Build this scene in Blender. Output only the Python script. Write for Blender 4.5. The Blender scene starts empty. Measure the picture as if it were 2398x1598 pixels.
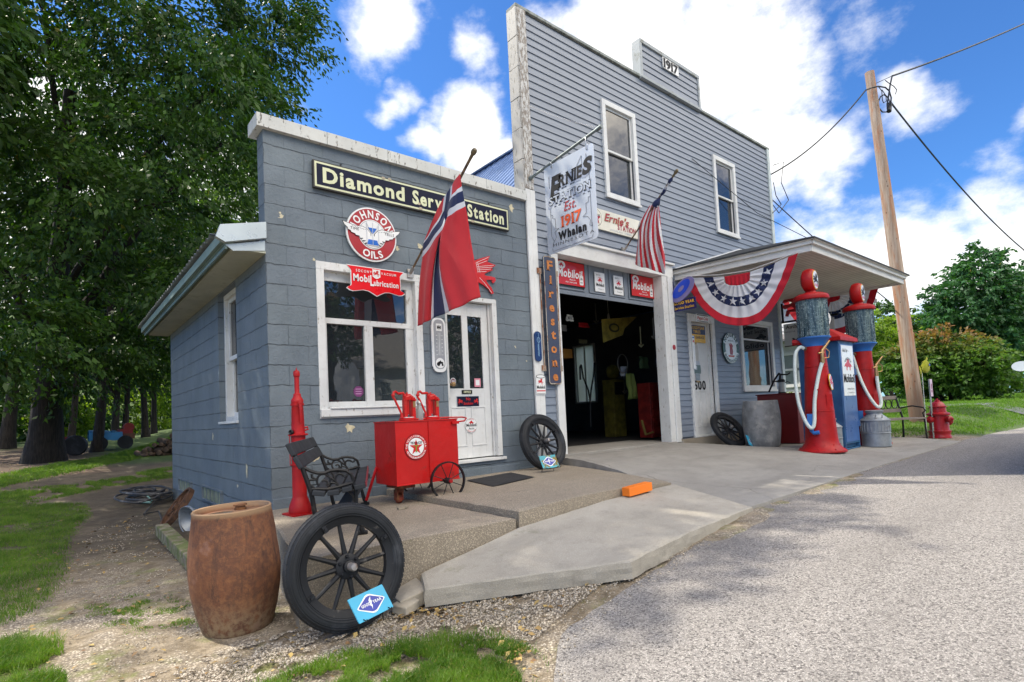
import bpy, math, random
import numpy as np
from math import sin, cos, pi, radians, sqrt
from mathutils import Vector, Matrix
random.seed(7); rng = np.random.default_rng(7)
SC = bpy.context.scene
COL = SC.collection

# ------------------------------------------------------------------ camera
FPX, CXP, CYP, SW, SH = 1289.927, 1168.8, 907.3, 2398.0, 1598.0
YAW, PIT, ROL = 0.682423, 0.0504897, -0.046097
CAM = np.array([-1.64808, -5.6, 0.81312])
def _basis():
    f = np.array([sin(YAW)*cos(PIT), cos(YAW)*cos(PIT), sin(PIT)])
    r = np.cross(f, [0, 0, 1.]); r /= np.linalg.norm(r); u = np.cross(r, f)
    return np.array([r*cos(ROL)+u*sin(ROL), -r*sin(ROL)+u*cos(ROL), -f])
BAS = _basis()
cd = bpy.data.cameras.new('camera'); cam = bpy.data.objects.new('camera', cd); COL.objects.link(cam)
m = Matrix([[BAS[0][i], BAS[1][i], BAS[2][i]] for i in range(3)]).to_4x4(); m.translation = Vector(CAM)
cam.matrix_world = m
cd.sensor_fit = 'HORIZONTAL'; cd.sensor_width = 36; cd.lens = 36*FPX/SW
cd.shift_x = (SW/2-CXP)/SW; cd.shift_y = (CYP-SH/2)/SW
cd.clip_start = 0.05; cd.clip_end = 2000
SC.camera = cam

# ------------------------------------------------------------------ light
SUNV = Vector((-2.7, 4.45, 6.65)).normalized()
SKY_ROT, SKY_EL = math.atan2(SUNV.x, SUNV.y), math.asin(SUNV.z)
SC.view_settings.view_transform = 'Standard'; SC.view_settings.look = 'None'
SC.view_settings.exposure = 1.2; SC.view_settings.gamma = 1
sd = bpy.data.lights.new('sun', 'SUN'); sd.energy = 2.9; sd.angle = radians(0.5); sd.color = (1, .93, .80)
sun = bpy.data.objects.new('sun', sd); COL.objects.link(sun)
sun.rotation_euler = SUNV.to_track_quat('Z', 'Y').to_euler(); sun.location = (0, 0, 30)

# pixel of the photograph -> point of the scene on a given plane (used once, for measuring)
def ray(x, y): return np.array([(x-CXP)/FPX, -(y-CYP)/FPX, -1.]) @ BAS
def onP(x, y, p0, n):
    r = ray(x, y); n = np.array(n, float); return CAM + r*(np.dot(np.array(p0, float)-CAM, n)/np.dot(r, n))
def onX(x, y, X): return onP(x, y, (X, 0, 0), (1, 0, 0))
def onY(x, y, Y): return onP(x, y, (0, Y, 0), (0, 1, 0))
def onZ(x, y, Z): return onP(x, y, (0, 0, Z), (0, 0, 1))

# ------------------------------------------------------------------ node helper
class NT:
    def __init__(s, tree): s.t = tree; s.n = tree.nodes; s.l = tree.links
    def node(s, typ, **kw):
        n = s.n.new(typ)
        for k, v in kw.items(): setattr(n, k, v)
        return n
    def put(s, sock, v):
        if v is None: return
        if hasattr(v, 'is_output'): s.l.new(v, sock)
        else:
            if isinstance(v, (tuple, list)) and len(v) == 3 and len(sock.default_value) == 4: v = (*v, 1)
            sock.default_value = v
    def math(s, op, a, b=None, c=None, clamp=False):
        n = s.node('ShaderNodeMath', operation=op, use_clamp=clamp)
        for i, v in enumerate((a, b, c)): s.put(n.inputs[i], v)
        return n.outputs[0]
    def vmath(s, op, a, b=None, out=0):
        n = s.node('ShaderNodeVectorMath', operation=op)
        s.put(n.inputs[0], a); s.put(n.inputs[1], b)
        return n.outputs[out]
    def noise(s, vec, scale, detail=4, rough=.55, dist=0, out=0):
        n = s.node('ShaderNodeTexNoise'); s.put(n.inputs['Vector'], vec)
        n.inputs['Scale'].default_value = scale; n.inputs['Detail'].default_value = detail
        n.inputs['Roughness'].default_value = rough; n.inputs['Distortion'].default_value = dist
        return n.outputs[out]
    def voro(s, vec, scale, feature='F1', out='Distance', rnd=1):
        n = s.node('ShaderNodeTexVoronoi', feature=feature); s.put(n.inputs['Vector'], vec)
        n.inputs['Scale'].default_value = scale; n.inputs['Randomness'].default_value = rnd
        return n.outputs[out]
    def mr(s, v, a, b, c=0, d=1, smooth=True):
        n = s.node('ShaderNodeMapRange', interpolation_type='SMOOTHSTEP' if smooth else 'LINEAR')
        s.put(n.inputs[0], v)
        for i, k in enumerate((a, b, c, d)): s.put(n.inputs[i+1], k)
        return n.outputs[0]
    def mix(s, fac, a, b, typ='MIX'):
        n = s.node('ShaderNodeMix', data_type='RGBA', blend_type=typ)
        s.put(n.inputs[0], fac); s.put(n.inputs[6], a); s.put(n.inputs[7], b)
        return n.outputs[2]
    def bump(s, h, strength, dist=.01, normal=None):
        n = s.node('ShaderNodeBump'); n.inputs['Strength'].default_value = strength
        n.inputs['Distance'].default_value = dist; s.put(n.inputs['Height'], h); s.put(n.inputs['Normal'], normal)
        return n.outputs[0]
    def obj(s): return s.node('ShaderNodeTexCoord').outputs['Object']
    def pos(s): return s.node('ShaderNodeNewGeometry').outputs['Position']
    def scale(s, v, k):
        n = s.node('ShaderNodeMapping'); s.put(n.inputs[0], v); n.inputs['Scale'].default_value = k; return n.outputs[0]
    def sep(s, v):
        n = s.node('ShaderNodeSeparateXYZ'); s.put(n.inputs[0], v); return n.outputs
    def comb(s, x, y, z=0.):
        n = s.node('ShaderNodeCombineXYZ')
        for i, v in enumerate((x, y, z)): s.put(n.inputs[i], v)
        return n.outputs[0]

# ------------------------------------------------------------------ sky
W = bpy.data.worlds.new('World'); SC.world = W; W.use_nodes = True
w = NT(W.node_tree); w.n.clear()
sk = w.node('ShaderNodeTexSky', sky_type='NISHITA', sun_disc=False)
sk.sun_elevation = SKY_EL; sk.sun_rotation = SKY_ROT; sk.altitude = 300; sk.air_density = 1.0; sk.dust_density = .3; sk.ozone_density = 3
D = w.node('ShaderNodeTexCoord').outputs['Generated']
warp = w.vmath('ADD', D, w.vmath('SCALE', w.vmath('SUBTRACT', w.noise(D, 5, 4, .6, out=1), (.5, .5, .5)), None))
w.n[-1]
for n in w.n:
    if n.type == 'VECT_MATH' and n.operation == 'SCALE': n.inputs['Scale'].default_value = .16
blobs = [(1500,150,230,1.1),(1700,130,240,1.15),(1840,190,180,.9),(1760,10,200,.85),(1920,350,130,.9),(1430,20,170,.9),(1300,70,130,.75),
 (1560,330,220,.9),(1800,330,190,1),(2060,50,120,.42),(2120,265,105,.75),(2110,160,90,.3),
 (880,55,120,1),(930,250,75,.8),(1110,130,110,.9),(1090,300,150,1.2),(1140,400,130,1.1),(1010,350,80,.8),
 (1960,560,190,.85),(2150,610,190,.9),(2380,640,200,.95),(2340,500,100,.6),(2360,400,85,.6),(2380,330,60,.5),
 (180,330,230,1.1),(520,460,180,1.1),(330,500,200,1),(60,600,250,1),(700,260,60,.4)]
acc = None
for (bx, by, br, bw) in blobs:
    d = ray(bx, by); d = d/np.linalg.norm(d)
    ds = w.vmath('DISTANCE', warp, tuple(d), out=1)
    c = w.mr(ds, br/FPX*1.05, 0., 0., bw)
    acc = c if acc is None else w.math('MAXIMUM', acc, c)
n1 = w.noise(w.scale(D, (1, 1, 1.6)), 7, 11, .66)
n2 = w.noise(D, 3.2, 3, .5)
gen = w.mr(n2, .56, .8, 0, .35)
val = w.math('ADD', w.math('MAXIMUM', acc, w.math('MULTIPLY', gen, .5)), w.math('MULTIPLY', w.math('SUBTRACT', n1, .5), 1.5))
behind = w.math('MULTIPLY', w.mr(w.sep(D)[1], .05, -.35), w.mr(w.sep(D)[2], .25, .6, .35, 1.))  # added cloud cover out of view, there to fill the shaded facade
val = w.math('ADD', val, w.math('MULTIPLY', behind, .75))
mask = w.mr(val, .22, .92)
shade = w.mr(w.noise(w.scale(D, (1, 1, 1.4)), 6.5, 5, .55, .4), .38, .66)
tint = w.mix(1.0, sk.outputs[0], (.31, .55, .82), 'MULTIPLY')
ccol = w.mix(w.math('MULTIPLY', shade, w.mr(val, .8, 1.5)), (5.4, 5.35, 5.25), (2.9, 3.1, 3.4))
ccol = w.mix(w.mr(w.sep(D)[1], .0, -.4), ccol, w.mix(1., ccol, (3.4, 3.15, 2.8), 'MULTIPLY'))  # unseen clouds on the street side brightened to lift the facade's shade
colr = w.mix(mask, tint, ccol)
bg = w.node('ShaderNodeBackground'); bg.inputs[1].default_value = .115; w.put(bg.inputs[0], colr)
w.l.new(bg.outputs[0], w.node('ShaderNodeOutputWorld').inputs[0])

# ------------------------------------------------------------------ materials
MATS = {}
def newmat(name):
    m = bpy.data.materials.new(name); m.use_nodes = True
    t = NT(m.node_tree); t.n.clear()
    b = t.node('ShaderNodeBsdfPrincipled'); t.l.new(b.outputs[0], t.node('ShaderNodeOutputMaterial').inputs[0])
    MATS[name] = m
    return m, t, b
def mat(name, col, rough=.6, metal=0, var=.12, vs=3., col2=None, c2=(.55, .7), c2s=6., bump=.15, bs=60., bd=.003, spec=.5, coat=0):
    """painted / plain surface: base colour with soft variation, optional patches of a second colour, fine bump"""
    if name in MATS: return MATS[name]
    m, t, b = newmat(name); o = t.obj()
    f = t.mr(t.noise(o, vs, 5, .6), .3, .7)
    c = t.mix(f, tuple(x*(1-var) for x in col), tuple(min(1, x*(1+var)) for x in col))
    r = t.math('ADD', rough, t.math('MULTIPLY', t.math('SUBTRACT', t.noise(o, vs*3, 4), .5), .25))
    if col2:
        f2 = t.mr(t.noise(o, c2s, 7, .68), c2[0], c2[1])
        c = t.mix(f2, c, col2); r = t.math('ADD', r, t.math('MULTIPLY', f2, .25))
    t.put(b.inputs['Base Color'], c); t.put(b.inputs['Roughness'], r)
    b.inputs['Metallic'].default_value = metal; b.inputs['Specular IOR Level'].default_value = spec
    b.inputs['Coat Weight'].default_value = coat
    if bump: t.put(b.inputs['Normal'], t.bump(t.noise(o, bs, 5, .6), bump, bd))
    return m
# ---- specific surfaces
def block_paint():
    m, t, b = newmat('painted_block'); o = t.obj(); s = t.sep(o)
    wob = t.vmath('SCALE', t.vmath('SUBTRACT', t.noise(o, 9, 3, out=1), (.5, .5, .5)))
    t.n[-1] if 0 else None
    for n in t.n:
        if n.type == 'VECT_MATH' and n.operation == 'SCALE': n.inputs['Scale'].default_value = .034
    uv = t.vmath('ADD', t.comb(t.math('ADD', s[0], s[1]), s[2]), wob)
    br = t.node('ShaderNodeTexBrick'); t.put(br.inputs['Vector'], uv)
    for k, v in (('Scale', 1), ('Mortar Size', .0045), ('Mortar Smooth', .55), ('Brick Width', .4064), ('Row Height', .2032), ('Bias', 0)): br.inputs[k].default_value = v
    br.inputs['Color1'].default_value = (0, 0, 0, 1); br.inputs['Color2'].default_value = (1, 1, 1, 1); br.inputs['Mortar'].default_value = (.5, .5, .5, 1)
    # head joints are filled with paint, bed joints stay open: weight by a second brick with very wide bricks
    br2 = t.node('ShaderNodeTexBrick'); t.put(br2.inputs['Vector'], uv)
    for k, v in (('Scale', 1), ('Mortar Size', .0065), ('Mortar Smooth', .4), ('Brick Width', 90.), ('Row Height', .2032)): br2.inputs[k].default_value = v
    patch = t.mr(t.noise(t.scale(o, (1, 1, 2.5)), 4.5, 6, .65), .40, .60)
    j = t.math('ADD', t.math('MULTIPLY', br.outputs['Fac'], t.mr(t.noise(o, 1.7, 3), .42, .62, .2, .75)), t.math('MULTIPLY', br2.outputs['Fac'], t.math('ADD', .12, t.math('MULTIPLY', patch, .8))))
    grit = t.noise(o, 130, 5, .65)
    h = t.math('ADD', t.math('MULTIPLY', j, -1.0), t.math('MULTIPLY', grit, .28))
    h = t.math('ADD', h, t.math('MULTIPLY', t.noise(o, 26, 6, .7), .8)); pit = t.mr(t.voro(o, 38), .10, .03); h = t.math('SUBTRACT', h, t.math('MULTIPLY', pit, .9))
    c = t.mix(t.mr(t.noise(o, 2.2, 5, .6), .3, .7), (.120, .151, .176), (.162, .199, .227))
    c = t.mix(t.math('MULTIPLY', br.outputs['Color'], .22), c, (.125, .155, .21))
    c = t.mix(t.math('MULTIPLY', j, t.math('ADD', .25, t.math('MULTIPLY', patch, .5)), clamp=True), c, (.07, .09, .11))
    # chipped paint showing cream plaster below
    chip = t.mr(t.noise(o, 2.6, 8, .55, .3), .715, .722)
    c = t.mix(t.math('MULTIPLY', pit, .6), c, (.05, .06, .07)); c = t.mix(t.mr(t.noise(t.scale(o, (2, 2, .6)), 2.2, 7, .7), .55, .72, 0, .4), c, (.085, .105, .13)); c = t.mix(chip, c, (.58, .52, .36))
    # green algae and dirt near the ground
    low = t.mr(s[2], .30, -.42); dirt = t.math('MULTIPLY', low, t.mr(t.noise(o, 6, 6, .65), .42, .7))
    c = t.mix(dirt, c, (.085, .10, .05))
    t.put(b.inputs['Base Color'], c); b.inputs['Roughness'].default_value = .62
    t.put(b.inputs['Normal'], t.bump(h, 1., .014))
    return m
def weathered_white(name='white_paint', col=(.70, .71, .70), peel=.66, wood=(.30, .27, .23)):
    if name in MATS: return MATS[name]
    m, t, b = newmat(name); o = t.obj()
    n = t.noise(t.scale(o, (3, 3, 1)), 9, 8, .7); f = t.mr(n, peel, peel+.05)
    c = t.mix(t.mr(t.noise(o, 3, 5), .3, .7), tuple(x*.86 for x in col), col)
    c = t.mix(t.mr(t.noise(o, 14, 7, .7), .5, .8, 0, .5), c, (.42, .40, .35))
    c = t.mix(f, c, wood)
    t.put(b.inputs['Base Color'], c); b.inputs['Roughness'].default_value = .55
    h = t.math('SUBTRACT', t.math('MULTIPLY', t.noise(t.scale(o, (20, 20, 2)), 12, 3), .5), f)
    t.put(b.inputs['Normal'], t.bump(h, .35, .003))
    return m
def siding_paint():
    m, t, b = newmat('siding_paint'); o = t.obj()
    row = t.math('FLOOR', t.math('DIVIDE', t.sep(t.pos())[2], .1185)); c = t.mix(t.mr(t.noise(t.scale(o, (.5, .5, 6)), 4, 5), .3, .7), (.148, .180, .232), (.200, .236, .295))
    c = t.mix(.35, c, t.mix(t.noise(t.comb(t.math('MULTIPLY', t.sep(o)[0], .35), row), 1.7, 3, .7), (.11, .135, .175), (.31, .345, .40)))
    c = t.mix(t.mr(t.noise(t.scale(o, (6, 6, .7)), 3, 7, .7), .58, .78, 0, .4), c, (.15, .16, .16))
    c = t.mix(t.mr(t.noise(o, 9, 8, .7), .60, .74, 0, .5), c, (.13, .15, .17))
    t.put(b.inputs['Base Color'], c); b.inputs['Roughness'].default_value = .42
    t.put(b.inputs['Normal'], t.bump(t.noise(t.scale(o, (3, 3, 25)), 18, 4), .12, .003))
    return m
def concrete(name, a, bcol, grain=110, agg=.0, stain=.35, moss=0.):
    m, t, b = newmat(name); o = t.pos()
    c = t.mix(t.mr(t.noise(o, 1.1, 6, .6), .3, .7), a, bcol)
    c = t.mix(t.mr(t.noise(o, 5, 7, .7), .45, .75, 0, stain), c, tuple(x*.55 for x in a))
    v = t.voro(o, grain); c = t.mix(t.mr(v, .1, .5, 0, agg), c, tuple(x*.38 for x in a))
    sp = t.mr(t.noise(o, 230, 3, .7), .5, .72, 0, .35+agg*.3); c = t.mix(sp, c, tuple(min(1, x*1.9) for x in bcol))
    ck = t.mr(t.voro(t.vmath('ADD', o, t.vmath('SCALE', t.noise(o, 2.5, 5, out=1))), .42, 'DISTANCE_TO_EDGE'), .004, .001); c = t.mix(t.math('MULTIPLY', ck, t.mr(t.noise(o, .7, 2), .52, .62, 0, .6)), c, (.06, .05, .045))
    for q in t.n:
        if q.type == 'VECT_MATH' and q.operation == 'SCALE': q.inputs['Scale'].default_value = .25
    c = t.mix(t.mr(t.noise(t.scale(o, (.5, 1.7, 1)), 1.4, 7, .65), .48, .70, 0, .5), c, tuple(x*.66 for x in a))
    if moss: c = t.mix(t.mr(t.noise(o, 3.5, 7, .7), .6, .72, 0, moss), c, (.09, .10, .04))
    t.put(b.inputs['Base Color'], c); b.inputs['Roughness'].default_value = .88
    h = t.math('ADD', t.math('MULTIPLY', v, -.7*(agg+.2)), t.noise(o, 60, 6, .7))
    t.put(b.inputs['Normal'], t.bump(h, .5, .006)); return m
def chipseal():
    m, t, b = newmat('chip_seal'); o = t.pos()
    v = t.voro(o, 120); vc = t.voro(o, 120, out='Color'); s = t.sep(vc)
    chip = t.mix(s[0], (.20, .185, .17), (.46, .43, .395))
    chip = t.mix(t.mr(s[1], .86, .9), chip, (.10, .09, .085))
    edge = t.voro(o, 120, 'DISTANCE_TO_EDGE'); gap = t.mr(edge, .11, .02)
    c = t.mix(t.math('MULTIPLY', gap, .7), chip, (.07, .063, .058))
    c = t.mix(t.mr(t.noise(t.scale(o, (.25, 1.6, 1)), 1.1, 6, .6), .40, .72, 0, .42), c, (.15, .137, .125))
    c = t.mix(t.mr(t.noise(o, 5, 6, .7), .60, .75, 0, .3), c, (.12, .105, .095))
    t.put(b.inputs['Base Color'], c); b.inputs['Roughness'].default_value = .8
    h = t.math('ADD', t.math('MULTIPLY', t.mr(edge, 0., .35), 1.), t.math('MULTIPLY', s[2], .6))
    t.put(b.inputs['Normal'], t.bump(h, .6, .005)); return m
def ground_mat():
    m, t, b = newmat('dirt_ground'); o = t.pos(); s = t.sep(o)
    v = t.voro(o, 70); vc = t.sep(t.voro(o, 70, out='Color'))
    grav = t.mix(vc[0], (.24, .195, .14), (.68, .60, .48))
    grav = t.mix(t.mr(v, .25, .6, 0, .75), grav, (.10, .08, .06))
    dirt = t.mix(t.mr(t.noise(o, 9, 8, .75), .35, .7), (.15, .115, .07), (.36, .295, .21))
    gf = t.mr(t.noise(o, 2.0, 7, .7), .42, .58)
    # limestone chips thin out away from the road
    gf = t.math('MULTIPLY', gf, t.mr(s[1], 2.5, -1.5, .25, 1.))
    c = t.mix(gf, dirt, grav)
    c = t.mix(t.mr(t.noise(o, 2.3, 7, .72), .52, .66, 0, .75), c, (.15, .17, .04))
    c = t.mix(t.math('MULTIPLY', t.mr(s[1], -.2, 2.2), t.mr(t.noise(o, 1.7, 6, .65), .30, .62, .55, .95)), c, t.mix(t.noise(o, 9, 6, .7), (.035, .026, .018), (.10, .078, .052)))  # shade of the left yard put into the soil colour, darker with y
    gx = t.math('ADD', s[0], t.math('MULTIPLY', t.math('SUBTRACT', t.noise(o, 1.3, 5, .7), .5), .9))
    far = t.mr(t.math('MAXIMUM', t.mr(s[0], 12, 13), t.mr(s[1], 11, 14)), 0, 1)
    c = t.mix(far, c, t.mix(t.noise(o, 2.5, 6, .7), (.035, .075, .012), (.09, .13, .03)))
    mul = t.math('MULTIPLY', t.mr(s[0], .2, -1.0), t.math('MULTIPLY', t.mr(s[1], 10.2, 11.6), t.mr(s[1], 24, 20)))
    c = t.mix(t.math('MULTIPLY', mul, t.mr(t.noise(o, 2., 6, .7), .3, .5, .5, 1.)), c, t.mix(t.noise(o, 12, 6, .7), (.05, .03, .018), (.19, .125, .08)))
    t.put(b.inputs['Base Color'], c); b.inputs['Roughness'].default_value = .95
    h = t.math('ADD', t.math('MULTIPLY', v, -.5), t.math('MULTIPLY', t.noise(o, 14, 8, .75), 1.5))
    t.put(b.inputs['Normal'], t.bump(h, .8, .014)); return m
def glassmat(name='window_glass', tint=(.02, .025, .03), rough=.015):
    if name in MATS: return MATS[name]
    m, t, b = newmat(name); o = t.obj()
    b.inputs['Base Color'].default_value = (*tint, 1); b.inputs['Roughness'].default_value = rough
    b.inputs['Specular IOR Level'].default_value = .95; b.inputs['IOR'].default_value = 1.6
    b.inputs['Alpha'].default_value = .80
    t.put(b.inputs['Normal'], t.bump(t.noise(o, 2.5, 2), .07, .02)); return m
def leafmat(name, a, bcol, trans=.45, rough=.5):
    m, t, b = newmat(name)
    g = t.node('ShaderNodeNewGeometry'); r = g.outputs['Random Per Island']
    c = t.mix(r, a, bcol)
    c = t.mix(t.mr(t.noise(g.outputs['Position'], .9, 3), .35, .65, 0, .45), c, tuple(x*1.5 for x in bcol))
    c = t.mix(t.math('GREATER_THAN', t.math('FRACT', t.math('MULTIPLY', r, 57.3)), .996), c, (.20, .19, .03))
    t.put(b.inputs['Base Color'], c); b.inputs['Roughness'].default_value = rough
    b.inputs['Specular IOR Level'].default_value = .35
    tr = t.node('ShaderNodeBsdfTranslucent'); t.put(tr.inputs[0], t.mix(1., c, (1.5, 1.7, .5), 'MULTIPLY'))
    mx = t.node('ShaderNodeMixShader'); mx.inputs[0].default_value = trans
    t.l.new(b.outputs[0], mx.inputs[1]); t.l.new(tr.outputs[0], mx.inputs[2])
    out = [n for n in t.n if n.type == 'OUTPUT_MATERIAL'][0]; t.l.new(mx.outputs[0], out.inputs[0]); return m
def clothmat(name, col, trans=.3, fine=420):
    if name in MATS: return MATS[name]
    m, t, b = newmat(name); o = t.obj()
    c = t.mix(t.noise(o, 6, 4), tuple(x*.88 for x in col), col)
    t.put(b.inputs['Base Color'], c); b.inputs['Roughness'].default_value = .85; b.inputs['Sheen Weight'].default_value = .2
    t.put(b.inputs['Normal'], t.bump(t.math('ADD', t.noise(o, fine, 2), t.math('MULTIPLY', t.noise(o, 16, 5), 1.4)), .3, .006))
    tr = t.node('ShaderNodeBsdfTranslucent'); t.put(tr.inputs[0], c)
    mx = t.node('ShaderNodeMixShader'); mx.inputs[0].default_value = trans
    t.l.new(b.outputs[0], mx.inputs[1]); t.l.new(tr.outputs[0], mx.inputs[2])
    out = [n for n in t.n if n.type == 'OUTPUT_MATERIAL'][0]; t.l.new(mx.outputs[0], out.inputs[0]); return m
def rustmat(name, base, rust, hi=(.30, .13, .05), amount=(.35, .6), rough=.75, dust_highlight=False):
    m, t, b = newmat(name); o = t.obj()
    f = t.mr(t.noise(o, 7, 9, .72, .4), *amount); g = t.noise(o, 26, 8, .75)
    c = t.mix(f, base, rust); c = t.mix(t.mr(g, .42, .72), c, hi)
    c = t.mix(t.mr(t.noise(t.scale(o, (3.5, 3.5, 1.4)), 3, 7, .68), .56, .70, 0, .82), c, (.035, .026, .024))
    if dust_highlight:
        zz = t.sep(o)[2]; st = t.noise(t.scale(o, (9, 9, .8)), 3, 6, .65)
        c = t.mix(t.mr(st, .52, .68, 0, .55), c, (.07, .04, .03)); c = t.mix(t.math('MULTIPLY', t.mr(zz, .30, .0), t.mr(g, .35, .6)), c, (.27, .20, .12)); c = t.mix(t.math('MULTIPLY', t.mr(zz, .73, .765), .8), c, (.36, .24, .14)); c = t.mix(t.math('MULTIPLY', t.mr(t.noise(o, 3.3, 5, .6), .60, .70), .6), c, (.30, .17, .13))  # base dust is wear; paler top rim is a highlight put into the colour
    t.put(b.inputs['Base Color'], c); b.inputs['Roughness'].default_value = rough; b.inputs['Specular IOR Level'].default_value = .3
    t.put(b.inputs['Normal'], t.bump(t.math('ADD', g, t.noise(o, 110, 4)), .4, .005)); return m

MB_BLOCK = block_paint(); M_SID = siding_paint(); M_WH = weathered_white(); M_GLASS = glassmat()
M_WHP = weathered_white('peeling_white', (.68, .69, .68), .60)
M_COP = weathered_white('coping_concrete', (.58, .59, .56), .58, (.14, .13, .11))
M_RED = mat('red_enamel', (.46, .004, .003), .42, var=.08, col2=(.30, .015, .01), c2=(.58, .70), coat=.1, bump=.35, bs=4, bd=.03, spec=.4)
M_RED2 = mat('worn_red_paint', (.36, .005, .006), .5, var=.15, vs=8, col2=(.20, .02, .02), c2=(.6, .75), c2s=9, coat=.0, bump=.12, bs=40, spec=.35)
M_SRED = mat('sign_red', (.55, .008, .010), .45, var=.05, bump=0, coat=.3)
M_SDRED = mat('sign_dark_red', (.34, .006, .012), .45, var=.05, bump=0, coat=.3)
M_SWH = mat('sign_white', (.76, .77, .76), .3, var=.04, col2=(.35, .22, .12), c2=(.74, .8), c2s=30, bump=0, coat=.2)
M_SBK = mat('sign_black', (.012, .012, .014), .6, var=.1, bump=0, spec=.2)
M_SNAVY = mat('sign_navy', (.006, .008, .028), .55, var=.1, bump=0, spec=.2)
M_SCRM = mat('sign_cream', (.62, .64, .42), .4, var=.06, col2=(.18, .10, .05), c2=(.72, .78), c2s=40, bump=0)
M_SBLU = mat('sign_blue', (.02, .13, .50), .3, var=.05, bump=0)
M_SYEL = mat('sign_yellow', (.75, .42, .02), .4, var=.1, bump=0, col2=(.3, .12, .02), c2=(.65, .75), c2s=20)
M_GREYM = mat('sign_grey', (.42, .45, .50), .35, var=.05, bump=0)
M_BLACK = mat('black_iron', (.009, .009, .010), .5, spec=.35, var=.2, col2=(.06, .045, .035), c2=(.6, .75), bump=.2, bs=80)
M_DKWOOD = mat('dark_slat', (.022, .025, .030), .65, spec=.3, var=.25, bump=.3, bs=50)
M_TUB = mat('dull_grey_tub', (.21, .215, .22), .75, var=.3, vs=5, col2=(.36, .35, .33), c2=(.5, .7), c2s=7, bump=.3, bs=30)
M_GALV = mat('galvanised_steel', (.30, .33, .36), .5, metal=.5, var=.2, vs=6, col2=(.16, .15, .14), c2=(.55, .75), bump=.15, bs=20)
M_STEEL = mat('bare_steel', (.45, .43, .40), .35, metal=.9, var=.15, col2=(.22, .10, .04), c2=(.55, .7), bump=.1)
M_BRASS = mat('brass', (.42, .26, .12), .4, metal=.8, var=.2, bump=.1)
M_RUB = mat('old_rubber', (.014, .016, .020), .6, spec=.35, var=.3, vs=5, col2=(.055, .06, .07), c2=(.52, .75), c2s=5, bump=.25, bs=70)
M_WHEEL = mat('black_wheel', (.010, .011, .014), .55, spec=.35, var=.3, col2=(.13, .12, .11), c2=(.60, .72), c2s=14, bump=.2, bs=60)
M_DARK = mat('dark_interior', (.008, .008, .008), .9, bump=0)

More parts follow.
